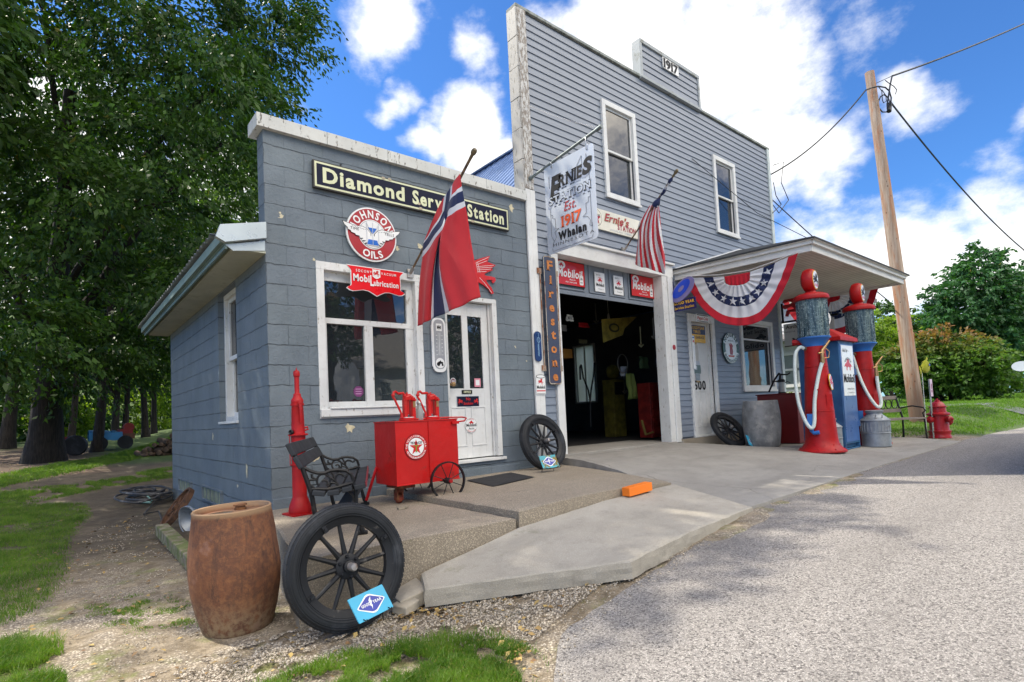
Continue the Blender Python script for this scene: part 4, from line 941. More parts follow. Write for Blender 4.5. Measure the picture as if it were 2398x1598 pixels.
for (x0, x1, z0, z1, lab) in ((4.195, 4.845, 2.735, 3.115, 'large red Mobiloil sign on the overhead door, at its end beside the vertical tire sign'), (6.0, 6.66, 2.735, 3.115, 'large red Mobiloil sign on the overhead door, at its end beneath the striped flag')):
    if first is None:
        s = sgn('red_oil_sign', lab, (x0+x1)/2, 2.92, .145, 'large red oil signs on the overhead door'); cx = (x0+x1)/2; w2_ = (x1-x0)/2
        g = MB(); g.box(x0, x1, .135, .149, z0, z1, 1); g.box(x0+.01, x1-.01, .133, .135, z0+.01, z1-.01, 0)
        text(g, 'Mobiloil', (x0+.04, .132, z0+.13), FU, FV, .125, width=.54, align='l', bold=.03, mi=2, serif=True, shear=.12)
        # line of lettering climbs to the right
        g.prism([(.06*cos(a)*1.5, .06*sin(a)) for a in np.linspace(0, 2*pi, 24, endpoint=False)], (x0+.13, .1325, z1-.075), FU, FV, .001, 2); serp(g, x0+.13, .130, z1-.078, .12, 0)
        g.prism(rrect(.085, .15, .015), (x1-.085, .1325, z0+.11), FU, FV, .001, 2); serp(g, x1-.085, .130, z0+.13, .06, 1); g.box(x1-.11, x1-.06, .130, .1315, z0+.07, z0+.078, 1)
        text(g, 'Make the', (x0+.36, .132, z0+.085), FU, FV, .024, width=.13, bold=.01, mi=2, shear=.2); text(g, 'chart your guide', (x0+.33, .132, z0+.045), FU, FV, .024, width=.25, bold=.01, mi=2, shear=.2)
        # shear the word upward
        first = s; plate = build('plate', g, [M_SRED, M_SBK, M_SWH], s)
    else:
        r = first.copy(); COL.objects.link(r); r.location = (float((x0+x1)/2), .145, 2.92); r['label'] = lab
        for ch in list(first.children): c = ch.copy(); COL.objects.link(c); c.parent = r
first = None
for (x0, lab) in ((5.085, 'small white Mobiloil sign on the overhead door, the one nearer the large hanging station sign'), (5.555, 'small white Mobiloil sign on the overhead door, the one nearer the striped flag')):
    x1 = x0+.24; z0, z1 = 2.715, 3.03
    if first is None:
        s = sgn('white_oil_sign', lab, x0+.12, 2.87, .145, 'small white oil signs on the overhead door')
        g = MB(); g.box(x0, x1, .138, .149, z0, z1, 0); text(g, 'Ask for -', (x0+.03, .137, z1-.055), FU, FV, .028, width=.11, align='l', mi=2, shear=.2); text(g, 'GARGOYLE', (0, 0, 0), FU, FV, .014, bold=.02, mi=1, path=arc_path((x0+.12, .137, z1-.15), FU, FV, .065))
        serp(g, x0+.12, .1365, z1-.128, .13, 1); text(g, 'Mobiloil', (x0+.12, .137, z0+.09), FU, FV, .048, width=.19, bold=.02, mi=2, serif=True); text(g, 'Authorized Service', (x0+.13, .137, z0+.04), FU, FV, .012, mi=2)
        first = s; build('plate', g, [M_SWH, M_SRED, M_SBK], s)
    else:
        r = first.copy(); COL.objects.link(r); r.location = (x0+.12, .145, 2.87); r['label'] = lab
        for ch in list(first.children): c = ch.copy(); COL.objects.link(c); c.parent = r
# vertical tyre sign
s = sgn('vertical_tire_sign', 'tall narrow dark blue sign with orange letters reading Firestone downwards', 3.87, 2.12, -.03)
g = MB(); g.prism(rrect(.25, 1.83, .04), (3.868, -.062, 2.125), FU, FV, .02, 0)
m, t, b = newmat('faded_navy'); o = t.obj(); ss = t.sep(o)
c = t.mix(t.noise(o, 3, 5), (.035, .045, .11), (.045, .06, .075)); c = t.mix(t.mr(t.math('ADD', ss[2], t.math('MULTIPLY', t.noise(o, 6, 5), .5)), -.55, -.95), c, (.20, .085, .03))
c = t.mix(t.mr(t.noise(o, 12, 8, .7), .58, .7, 0, .6), c, (.10, .07, .04)); t.put(b.inputs['Base Color'], c); b.inputs['Roughness'].default_value = .5
pb = build('panel', g, MATS['faded_navy'], s, bevel=.004)
g = MB(); P = rrect(.245, 1.825, .04); P2 = rrect(.225, 1.805, .032); k = len(P)
g.add([(3.868+p[0], -.0835, 2.125+p[1]) for p in P]+[(3.868+p[0], -.0835, 2.125+p[1]) for p in P2], [(i, (i+1) % k, (i+1) % k+k, i+k) for i in range(k)]); build('rim', g, mat('rim_cream', (.5, .46, .36), .5, col2=(.3, .13, .05), c2=(.5, .6)), pb)
g = MB()
for i, ch in enumerate('Firestone'): text(g, ch, (3.868+.003*(i % 3-1), -.0835, 2.84-i*.1965), FU, FV, .135 if ch in 'F' else .125, bold=.035, serif=ch in 'Firn', sx=1.15 if ch in 'esone' else 1.35)
build('lettering', g, mat('rust_orange', (.50, .17, .035), .6, var=.3, vs=20, col2=(.25, .10, .04), c2=(.55, .7), c2s=14), s)
g = MB()
for x in (3.70, 4.03):
    g.tube([(x+.02, -.03, 2.86), (x, -.05, 2.83), (x, -.05, 1.42), (x+.02, -.03, 1.40)], .009, 8); g.box(x-.045, x+.03, -.05, -.035, 2.78, 2.86); g.box(x-.045, x+.03, -.05, -.035, 1.40, 1.48)
build('bracket', g, mat('rusty_bar', (.36, .28, .22), .6, col2=(.22, .08, .03), c2=(.45, .6)), s)
s = sgn('blue_thermometer', 'narrow dark blue thermometer with rounded ends on the corner board beside the vertical tire sign', 3.59, 1.74, -.03); s['category'] = 'thermometer'
g = MB(); g.prism(rrect(.125, .42, .055), (3.59, -.045, 1.74), FU, FV, .012, 0); g.tube([(3.60+.028*cos(a), -.058, 1.83+.035*sin(a)) for a in np.linspace(0, 2*pi, 17)], .004, 5, 1); g.box(3.60, 3.604, -.0595, -.057, 1.60, 1.93, 1)
g.box(3.59, 3.594, -.0595, -.057, 1.60, 1.78, 1); text(g, 'TIRES BATTERIES', (3.575, -.0585, 1.69), (0, 0, -1), FU, .018, width=.16, mi=1); build('plate', g, [mat('th_blue', (.01, .035, .13), .3, bump=0), mat('th_pale', (.25, .42, .6), .4)], s)
s = sgn('oil_can_sign', 'white oil can shaped sign with red flying horse and Mobiloil lettering on the corner board', 3.61, 1.20, -.03)
g = MB(); g.box(3.525, 3.70, -.048, -.04, 1.075, 1.325, 0); g.prism([(.0875*cos(a), .026*sin(a)) for a in np.linspace(0, 2*pi, 24, endpoint=False)], (3.6125, -.0482, 1.322), FU, FV, .002, 2); g.prism([(.078*cos(a), .019*sin(a)) for a in np.linspace(0, 2*pi, 24, endpoint=False)], (3.6125, -.0502, 1.322), FU, FV, .002, 0)
shape(g, HORSE, (3.61, -.0492, 1.25), FU, FV, .09, 1); text(g, 'Mobiloil', (3.61, -.049, 1.155), FU, FV, .040, width=.15, bold=.015, mi=2, serif=True); g.box(3.53, 3.695, -.0492, -.0484, 1.115, 1.13, 1); g.box(3.53, 3.695, -.0492, -.0484, 1.085, 1.09, 2)
build('plate', g, [M_SWH, M_SRED, M_SBK], s)
s = sgn('red_badge', 'small round red badge on the garage bay jamb', 6.84, 1.86, -.075)
g = MB(); g.lathe([(.045, 0), (.045, .006), (.0, .012)], (6.84, -.076, 1.86), (0, -1, 0), 20); build('disc', g, mat('badge_red', (.30, .02, .03), .4), s)

# hanging blade sign and its bracket pipe
PXs = 3.61
t = thing('sign_pole', 'grey pipe arm sticking out from the corner board with a chain stay', 'pole', (PXs, -.03, 4.17))
e0 = np.array([PXs, -.035, 4.13]); e1 = onX(1404, 299, PXs); hb = onX(1405, 301, PXs)
g = MB(); g.tube([e0, e1], .019, 10); g.tube([e1+[0, .05, -.012], e1+[0, -.03, .007]], .026, 10); g.tube([e0, e0+[0, -.05, .006]], .03, 10); build('pipe', g, mat('pipe_grey', (.16, .19, .19), .5, metal=.4, col2=(.3, .12, .05), c2=(.62, .7)), t, smooth=True)
c0 = onX(1233, 245, PXs); c0[1] = -.04; c1 = onX(1392, 296, PXs); g = MB()
c0 = np.array([PXs, -.04, onX(1233, 245, PXs)[2]]); c1 = e1+np.array([0, .06, .03])
for i in range(60):
    p = c0+(c1-c0)*(i+.5)/60; p[2] -= .03*sin(pi*i/60); d = (c1-c0)/np.linalg.norm(c1-c0); a = np.array([1, 0, 0.]) if i % 2 else np.cross(d, [1, 0, 0])
    g.tube([p+d*.014*cos(q)+a*.008*sin(q) for q in np.linspace(0, 2*pi, 7)[:-1]], .0028, 4, closed=True)
build('chain', g, mat('chain_grey', (.55, .56, .58), .3, metal=.8), t)
s = sgn('hanging_sign', 'large silver sign lettered Ernie\'s Station Est. 1917 hanging from the pipe arm', PXs, 3.6, -.8)
BY0, BY1, BZ0, BZ1 = -.27, -1.25, 2.93, 4.10
def bz(px, py): q = onX(px, py, PXs); return q
tl = onX(1275.5, 392.5, PXs); tr = onX(1391, 335, PXs); br = onX(1400.5, 560, PXs); bl = onX(1283, 597, PXs)
BU = np.array([0, -1., 0]); BV = np.array([0, 0, 1.]); bw = abs((tr[1]+br[1])/2-(tl[1]+bl[1])/2); bh = (tl[2]+tr[2])/2-(bl[2]+br[2])/2
bc = (tl+tr+br+bl)/4
g = MB(); g.prism(rrect(bw, bh, .045), bc, BU, BV, .006, 0)
m, t2, b = newmat('brushed_silver'); b.inputs['Base Color'].default_value = (.60, .64, .70, 1); b.inputs['Roughness'].default_value = .33; b.inputs['Metallic'].default_value = .35
build('panel', g, MATS['brushed_silver'], s)
def B(x, z, l=0.): return bc+BU*(x*bw)+BV*(z*bh)+np.array([-.008-l, 0, 0])
g = MB()
SHD = mat('sign_shadow', (.30, .34, .43), .5, bump=0); ORG = mat('sign_orange', (.72, .10, .02), .4, bump=0)
def btext(s_, x, z, h, w_, mi, **k): text(g, s_, B(x, z, k.pop('l', 0)), BU, k.pop('v', BV), h*bh, width=w_*bw, mi=mi, lift=.001, **k)
for mi, dx, dz, l in ((1, -.03, -.025, 0), (0, 0, 0, .002)):
    btext('E', -.30+dx, .10+dz, .245, .19, mi, bold=.05, shear=.22, serif=True, l=l); btext('RNIE', .03+dx, .205+dz, .125, .46, mi, bold=.035, shear=.12, serif=True, l=l); btext('S', .35+dx, .215+dz, .155, .17, mi, bold=.055, shear=.2, l=l)
btext('STATION', .0-.03, .045-.03, .085, .84, 1, bold=.05, serif=True); btext('STATION', .0, .045, .085, .84, 0, bold=.055, serif=True, l=.002); btext('STATION', .0, .045+.002, .083, .83, 2, bold=.02, serif=True, l=.004)
btext('Est.', .0, -.085, .10, .24, 3, bold=.012, shear=.35, l=.002)
btext('1917', .02, -.245, .115, .40, 4, bold=.03, serif=True, l=.002)
btext('Whalan', .02, -.375, .085, .56, 0, bold=.06, l=.002); btext('MINNESOTA', .03, -.432, .035, .82, 0, bold=-.01, track=.25, l=.002)
def bl_(pts, mi=0, r=.0035):
    for p, q in zip(pts, pts[1:]): g.beam(B(*p, .002), B(*q, .002), .0015, r, up=(1, 0, 0), mi=mi)
bl_([(-.40, .38), (-.40, .24)], r=.005); bl_([(-.40, -.0), (-.40, -.06), (-.36, -.07), (-.36, -.11), (-.31, -.12), (-.31, -.235), (-.24, -.245)]); bl_([(-.40, -.06), (-.40, -.30), (-.35, -.37), (-.38, -.40)]); bl_([(-.24, -.245), (-.33, -.27), (-.30, -.33), (-.35, -.37)])
bl_([(.36, .42), (.36, .30)], r=.005); bl_([(.40, .245), (.40, .14)]); bl_([(.40, .02), (.40, -.04), (.36, -.045), (.36, -.09), (.31, -.10), (.31, -.20), (.24, -.225), (.33, -.24), (.38, -.29), (.36, -.34), (.41, -.36), (.41, -.32)]); bl_([(.40, -.04), (.40, -.40)])
bl_([(-.39, -.44), (-.39, -.475), (-.03, -.475), (0, -.49), (.03, -.475), (.39, -.475), (.42, -.44)]); bl_([(.17, .34), (.27, .425), (.27, .30), (.21, .285), (.17, .34)])
build('lettering', g, [M_SBK, SHD, MATS['brushed_silver'], M_SDRED, ORG], s)
g = MB()
for yy in (tl[1]-.14, tr[1]+.12):
    zt = e0[2]+(e1[2]-e0[2])*(yy-e0[1])/(e1[1]-e0[1]); zb = bc[2]+bh/2
    g.tube([(PXs+.02*cos(a), yy, (zt+zb)/2+(zt-zb)/2*1.1*sin(a)) for a in np.linspace(0, 2*pi, 13)[:-1]], .0045, 6, closed=True); g.box(PXs-.014, PXs+.006, yy-.012, yy+.012, zb-.05, zb+.02)
build('hanger', g, MATS['chain_grey'], s)

# ------------------------------------------------------------------ signs under the canopy
s = sgn('pepsi_door_sign', 'small white cola sign with red script over the numbered door', 7.86, 2.46, -.04); s['label'] = 'small white sign with red script above the numbered white door'; s.name = 'script_door_sign'
g = MB(); g.box(7.66, 8.08, -.052, -.042, 2.38, 2.53, 0); g.box(7.68, 8.06, -.0535, -.052, 2.505, 2.52, 1); g.box(7.68, 8.06, -.0535, -.052, 2.39, 2.402, 1); text(g, 'Pepsi-Cola', (7.87, -.053, 2.425), FU, FV, .06, width=.36, bold=.02, shear=.25, mi=2); build('plate', g, [M_SWH, M_SBK, M_SRED], s)
s = sgn('tire_sign', 'blue and yellow Goodyear Tires The Garage sign on the numbered door', 7.80, 2.19, .06)
g = MB(); g.box(7.56, 8.10, .05, .068, 2.01, 2.335, 0); g.box(7.56, 8.10, .046, .05, 2.165, 2.335, 1); text(g, 'GOODYEAR', (7.83, .045, 2.262), FU, FV, .055, width=.48, bold=.03, mi=0); text(g, 'TIRES', (7.80, .045, 2.185), FU, FV, .055, width=.25, bold=.03, mi=0)
text(g, 'THE GARAGE', (7.83, .049, 2.08), FU, FV, .055, width=.47, bold=.01, mi=1); build('plate', g, [M_SYEL, mat('faded_blue', (.03, .05, .13), .5, bump=0)], s)
s = sgn('spark_plug_sign', 'tall die-cut spark plug sign on the numbered door', 7.75, 1.66, .06)
def SP(pts, mi, l=0): g.prism([(x*.01, z*.01) for x, z in pts], (7.765, .062-l, 1.25), FU, FV, .006, mi)
g = MB(); SP([(-4, 0), (4, 0), (6, 4), (-6, 4)], 3); SP([(-7, 4), (7, 4), (7, 17), (-7, 17)], 1); SP([(-11, 17), (11, 17), (12, 22), (11, 33), (-11, 33), (-12, 22)], 2); SP([(-10, 33), (10, 33), (8, 41), (-8, 41)], 1)
SP([(-6, 41), (6, 41), (7, 55), (5, 72), (-5, 72), (-7, 55)], 0); SP([(-3, 72), (3, 72), (3, 77), (-3, 77)], 3); SP([(-9, 24), (-2, 24), (-2, 31), (-9, 31)], 1, .007)
for k in range(5): SP([(-7, 5+k*2.4), (7, 5.8+k*2.4), (7, 6.6+k*2.4), (-7, 5.8+k*2.4)], 2, .007)
build('cut_out', g, [mat('plug_white', (.5, .47, .42), .4), M_GREYM, mat('plug_dark', (.10, .15, .14), .4), M_BRASS], s)
s = sgn('small_white_thermometer', 'slim white thermometer with a red emblem on the numbered door frame', 7.53, 1.83, -.04); s['category'] = 'thermometer'
g = MB(); g.prism(rrect(.075, .62, .03), (7.50, -.05, 1.80), FU, FV, .008, 0); shape(g, HORSE, (7.50, -.059, 2.0), FU, FV, .06, 1); g.box(7.497, 7.503, -.0595, -.058, 1.56, 1.92, 2); g.box(7.47, 7.53, -.0595, -.058, 2.06, 2.085, 3); build('plate', g, [M_SWH, M_SRED, M_GREYM, M_SBLU], s)
s = sgn('round_bear_sign', 'round white Nourse Motor Oil sign with a dark rim between door and porch window', 8.865, 1.93, -.03); s['label'] = 'round white Nourse motor oil sign between the numbered door and porch window'; s.name = 'round_motor_oil_sign'
NR = .31; g = MB(); disc(g, 8.865, -.03, 1.935, NR, .012, 0); disc(g, 8.865, -.044, 1.935, NR*.97, .001, 1); disc(g, 8.865, -.0455, 1.935, NR*.69, .001, 1)
g.prism([(NR*1.0*cos(a), NR*sin(a)) for a in np.linspace(-.35, .35, 8)]+[(NR*.7*cos(a), NR*.7*sin(a)) for a in np.linspace(.35, -.35, 8)], (8.865, -.0465, 1.935), FU, FV, .001, 0); g.prism([(-NR*1.0*cos(a), NR*sin(a)) for a in np.linspace(-.35, .35, 8)]+[(-NR*.7*cos(a), NR*.7*sin(a)) for a in np.linspace(.35, -.35, 8)], (8.865, -.0465, 1.935), FU, FV, .001, 0)
text(g, 'NOURSE', (0, 0, 0), FU, FV, .07, bold=.04, mi=0, width=.50, path=arc_path((8.865, -.047, 1.935), FU, FV, NR*.735)); text(g, 'BUSINESS IS GOOD', (0, 0, 0), FU, FV, .05, bold=.02, mi=0, width=.62, path=arc_path((8.865, -.047, 1.935), FU, FV, NR*.93, False))
text(g, 'MOTOR OIL', (8.865, -.047, 2.065), FU, FV, .03, width=.2, mi=0, bold=.01)
g.prism([(-.05, -.12), (.05, -.12), (.07, -.05), (.05, .02), (.08, .06), (.03, .10), (-.01, .12), (-.03, .07), (-.06, .11), (-.075, .10), (-.05, .03), (-.06, -.05)], (8.865, -.0475, 1.92), FU, FV, .001, 2); g.prism([(-.12, -.13), (.12, -.13), (.10, -.165), (-.10, -.165)], (8.865, -.0475, 1.92), FU, FV, .001, 3)
build('plate', g, [mat('dark_green', (.02, .06, .04), .3, bump=0), M_SWH, M_SDRED, mat('mid_red', (.45, .06, .03), .4)], s)
# projecting tyre flange sign
s = sgn('tire_flange_sign', 'blue Goodyear Service Station flange sign with a purple tire beside the canopy', 6.99, 2.7, -.25)
XU, XV = np.array([0, -1., 0]), np.array([0, 0, 1.]); o = np.array([6.985, -.03, 2.5])
g = MB(); g.prism([(0, 0), (.44, .0), (.44, .20), (.0, .20)], o, XU, XV, .02, 0); g.prism([(0, .2), (.04, .2), (.02, .55), (0, .55)], o, XU, XV, .02, 0)
text(g, 'GOOD YEAR', o+XU*.22+XV*.115+np.array([-.022, 0, 0]), XU, XV, .05, width=.40, bold=.04, mi=1, serif=True); text(g, 'Service Station', o+XU*.22+XV*.03+np.array([-.022, 0, 0]), XU, XV, .048, width=.38, bold=.02, mi=1)
build('plate', g, [mat('flange_navy', (.01, .012, .10), .3, bump=0), M_SYEL], s)
a0 = radians(38); c = o+XU*.22+XV*.36+np.array([-.03, 0, 0])
def el(rx, rz, n=30): return [(rx*cos(t)*cos(a0)-rz*sin(t)*sin(a0), rx*cos(t)*sin(a0)+rz*sin(t)*cos(a0)) for t in np.linspace(0, 2*pi, n, endpoint=False)]
g = MB(); g.prism(el(.27, .15), c, XU, XV, .02, 0); g.prism([(x-.02, z+.02) for x, z in el(.21, .10)], c+np.array([-.021, 0, 0]), XU, XV, .003, 1); g.prism([(x-.02, z+.02) for x, z in el(.07, .035)], c+np.array([-.025, 0, 0]), XU, XV, .003, 0)
build('tire_shape', g, [mat('tire_purple', (.19, .17, .38), .4, bump=0), mat('wheel_blue', (.01, .06, .55), .35, bump=0)], s)
# bracket sign past the garage corner
XB = 11.35
t = thing('service_sign', 'black bracket at the garage corner holding a red flying horse and Authorized Service sign', 'sign', (XB, -.5, 2.4))
q0 = onX(1819, 757, XB); q1 = onX(1864, 754, XB); zb = q0[2]
g = MB(); g.box(XB-.015, XB+.015, -1.15, .02, zb-.03, zb+.01); g.box(XB-.015, XB+.015, -.03, .01, zb-.03, zb+.42); g.box(11.22, XB, -.03, .0, zb-.03, zb); build('bracket', g, M_BLACK, t)
g = MB(); shape(g, HORSE, (XB, -.52, zb+.36), XU, XV, .80, 0, kx=1.0, th=.012); build('flying_horse', g, M_SDRED, t)
g = MB(); o = np.array([XB, -.02, zb-.58]); g.prism([(.0, .0), (1.05, 0), (1.05, .52), (0, .52)], o, XU, XV, .012, 0); g.prism([(.0, .0), (1.05, 0), (1.05, .02), (0, .02)], o+np.array([-.013, 0, 0]), XU, XV, .002, 1)
text(g, 'Authorized Service', o+XU*.05+XV*.41+np.array([-.015, 0, 0]), XU, XV, .075, width=.95, align='l', bold=.02, mi=1, serif=True); shape(g, GARG, o+XU*.45+XV*.30+np.array([-.014, 0, 0]), XU, XV, .30, 1); text(g, 'GARGOYLE', o+XU*.12+XV*.32+np.array([-.015, 0, 0]), XU, XV, .03, width=.25, mi=1)
text(g, 'Mobiloil', o+XU*.18+XV*.07+np.array([-.015, 0, 0]), XU, XV, .11, width=.70, align='l', bold=.03, mi=1, serif=True); build('sign_plate', g, [mat('sign_offwhite', (.55, .54, .50), .5), M_SBK], t)
# ------------------------------------------------------------------ flags and bunting
C_RED = clothmat('cloth_red', (.70, .035, .045)); C_WHT = clothmat('cloth_white', (.80, .80, .82)); C_NAVY = clothmat('cloth_navy', (.012, .025, .10))
C_RED2 = clothmat('cloth_crimson', (.60, .010, .03), .28)
def lerp_net(net, ts, ss, n):
    """net[t][s] control points -> smooth interpolated surface (Catmull-Rom in both directions)"""
    net = np.array(net, float)
    def cr(P, xs, x):
        x = min(max(x, xs[0]), xs[-1]); i = min(max(np.searchsorted(xs, x)-1, 0), len(xs)-2); h = xs[i+1]-xs[i]; t = (x-xs[i])/h
        p1, p2 = P[i], P[i+1]; m1 = (P[i+1]-P[i-1])/(xs[i+1]-xs[i-1])*h if i > 0 else (p2-p1); m2 = (P[i+2]-P[i])/(xs[i+2]-xs[i])*h if i+2 < len(xs) else (p2-p1)
        return (2*t**3-3*t*t+1)*p1+(t**3-2*t*t+t)*m1+(-2*t**3+3*t*t)*p2+(t**3-t*t)*m2
    return lambda s, t: cr(np.array([cr(net[i], ss, s) for i in range(len(ts))]), ts, t)
def cloth(fn, nu, nv, colour):
    g = MB()
    for i in range(nu+1):
        for j in range(nv+1): g.v.append(tuple(fn(i/nu, j/nv)))
    for i in range(nu):
        for j in range(nv):
            a = i*(nv+1)+j; g.f.append((a, a+1, a+nv+2, a+nv+1)); g.m.append(colour((i+.5)/nu, (j+.5)/nv))
    return g
def solid(o, th=.0015):
    b = o.modifiers.new('thickness', 'SOLIDIFY'); b.thickness = th; b.offset = 0; return o
# -- red flag with the blue and white cross
NX0 = 1.62
tip = onX(1108, 359, NX0); root = np.array([NX0, -.02, 2.52])
t = thing('cross_flag', 'red flag with a white-edged blue cross hanging from a pole above the picture window', 'flag', root)
g = MB(); d = (tip-root)/np.linalg.norm(tip-root); g.tube([root+d*.02, tip], [.012, .015], 10)
pole = build('pole', g, mat('pole_wood', (.16, .10, .05), .5, col2=(.06, .04, .03), c2=(.5, .6), c2s=12), t, smooth=True)
g = MB(); g.lathe([(.016, 0), (.017, .04), (.026, .055), (.03, .08), (.022, .105), (.0, .115)], tip-d*.06, d, 14); build('finial', g, mat('finial', (.13, .10, .05), .4), pole, smooth=True)
g = MB(); g.tube([root-d*.02, root+d*.10], .02, 10); g.box(root[0]-.04, root[0]+.04, -.035, -.012, root[2]-.05, root[2]+.05); build('bracket', g, M_STEEL, pole)
K = 1.01917; ts = [0, .27, .36, .45, .55, .7, 1.]; ss = [0, .3, .4, .5, .6, .7, 1.]
dn = [[(1066,402),(1052,420),(1047,430),(1040,440),(1032,452),(1022,468),(1001,512)],[(1070,430),(1052,446),(1045,456),(1037,468),(1028,484),(1018,502),(984,556)],[(1074,452),(1050,463),(1041,473),(1034,486),(1026,502),(1016,520),(981,568)],
      [(1078,475),(1041,497),(1037,503),(1034,509),(1031,516),(1025,528),(980,592)],[(1083,505),(1026,543),(1023,547),(1021,551),(1018,555),(1012,562),(977,618)],[(1091,562),(1026,618),(1020,622),(1013,626),(1006,630),(999,635),(973,662)],[(1112,684),(1053,712),(1037,719),(1018,727),(1001,734),(989,740),(970,751)]]
fold = [[0,0,0,0,0,0,0],[.0,-.03,-.02,0,.01,.0,.02],[0,-.05,-.02,.01,.02,-.01,.02],[0,-.07,-.02,.03,.0,-.03,.03],[.01,-.09,-.03,.03,.01,-.03,.04],[.02,-.09,-.03,.03,.02,-.03,.05],[.04,-.07,-.03,.02,.03,-.02,.06]]
net = [[onX(x*K, y*K, NX0+fold[j][i]) for i, (x, y) in enumerate(row)] for j, row in enumerate(dn)]
S = lerp_net(net, ts, ss, 0)
def cl(u, v):   # u across the hoist (16 units), v along the fly (22 units)
    a = u*16; b = v*22
    if 7 < a < 9 or 7 < b < 9: return 2
    if 6 < a < 10 or 6 < b < 10: return 1
    return 0
fw = lambda u, v: S(u, v)+np.array([-.05+.012*sin(9*u*pi+2*v)*v, .004*NZ(u*4, v*4), 0])
solid(build('cloth', cloth(fw, 48, 66, cl), [C_RED, C_WHT, C_NAVY], t, smooth='all'))
# -- striped flag with stars
UX0 = 5.62; tip = onX(1583, 403, UX0+.05); root = np.array([UX0, -.06, 3.41])
t = thing('striped_flag', 'red and white striped flag with starred blue canton wrapped round its pole', 'flag', root)
d = (tip-root)/np.linalg.norm(tip-root)
g = MB(); g.tube([root, tip], [.012, .014], 10); pole = build('pole', g, MATS['pole_wood'], t, smooth=True)
g = MB(); g.lathe([(.017, 0), (.018, .05), (.026, .06), (.026, .11), (.0, .13)], tip-d*.08, d, 14); build('finial', g, MATS['finial'], pole, smooth=True)
g = MB(); g.tube([root-d*.03, root+d*.09], .02, 10); g.box(root[0]-.04, root[0]+.04, root[1]+.0, root[1]+.03, root[2]-.05, root[2]+.05); build('bracket', g, M_STEEL, pole)
def c4(x, y): return (1200+x*.2232, 350+y*.2232)
ts = [0, .3, .6, 1.]; ss = [0, .2, .4, .6, .8, .9, 1.]
rows = [[(1440,590),(1465,580),(1490,575),(1508,580),(1522,588),(1530,595),(1538,606)],
        [(1322,790),(1375,790),(1415,790),(1462,800),(1510,815),(1535,800),(1556,770)],
        [(1315,960),(1350,990),(1395,1000),(1450,1010),(1515,1030),(1552,990),(1575,930)],
        [(1284,1205),(1345,1236),(1410,1245),(1480,1272),(1560,1296),(1598,1300),(1606,1150)]]
fold = [[0]*7, [.03,-.05,.03,-.04,.03,-.02,.02], [.05,-.08,.05,-.07,.06,-.03,.05], [.06,-.09,.07,-.09,.07,.0,.08]]
net = [[onX(*c4(x, y), UX0+fold[j][i]+.03) for i, (x, y) in enumerate(r)] for j, r in enumerate(rows)]
S2 = lerp_net(net, ts, ss, 0)
solid(build('cloth', cloth(lambda u, v: S2(u, v)+np.array([.007*sin(9*u*pi+1+v)*v, 0, 0]), 110, 60, lambda u, v: int(u*11-v*2.2+20) % 2), [C_RED2, C_WHT], t, smooth='all'))
a = tip-d*.10; b_ = onX(*c4(1492, 600), UX0+.03); g = MB()
def wrap(u, v):
    p = a+(b_-a)*v; r = .02+.012*sin(v*17)+(.045*smooth((v-.7)/.3)); q = 2*pi*u; n1_ = np.cross(d, [1, 0, 0]); n1_ /= np.linalg.norm(n1_)
    return p+np.array([1, 0, 0])*cos(q)*r+n1_*sin(q)*r*.9
g.grid(wrap, 16, 40, 0, closeu=True)
for k in range(22):
    v = .08+.88*((k*.618) % 1); q = .1+.8*((k*.37) % 1); p = np.array(wrap(q, v)); c0 = a+(b_-a)*v; n_ = (p-c0)/np.linalg.norm(p-c0); u_ = np.cross(d, n_)
    g.prism(star2(.017), p+n_*.003, u_, np.cross(n_, u_), .001, 1)
build('canton', g, [C_NAVY, C_WHT], t, smooth=True)

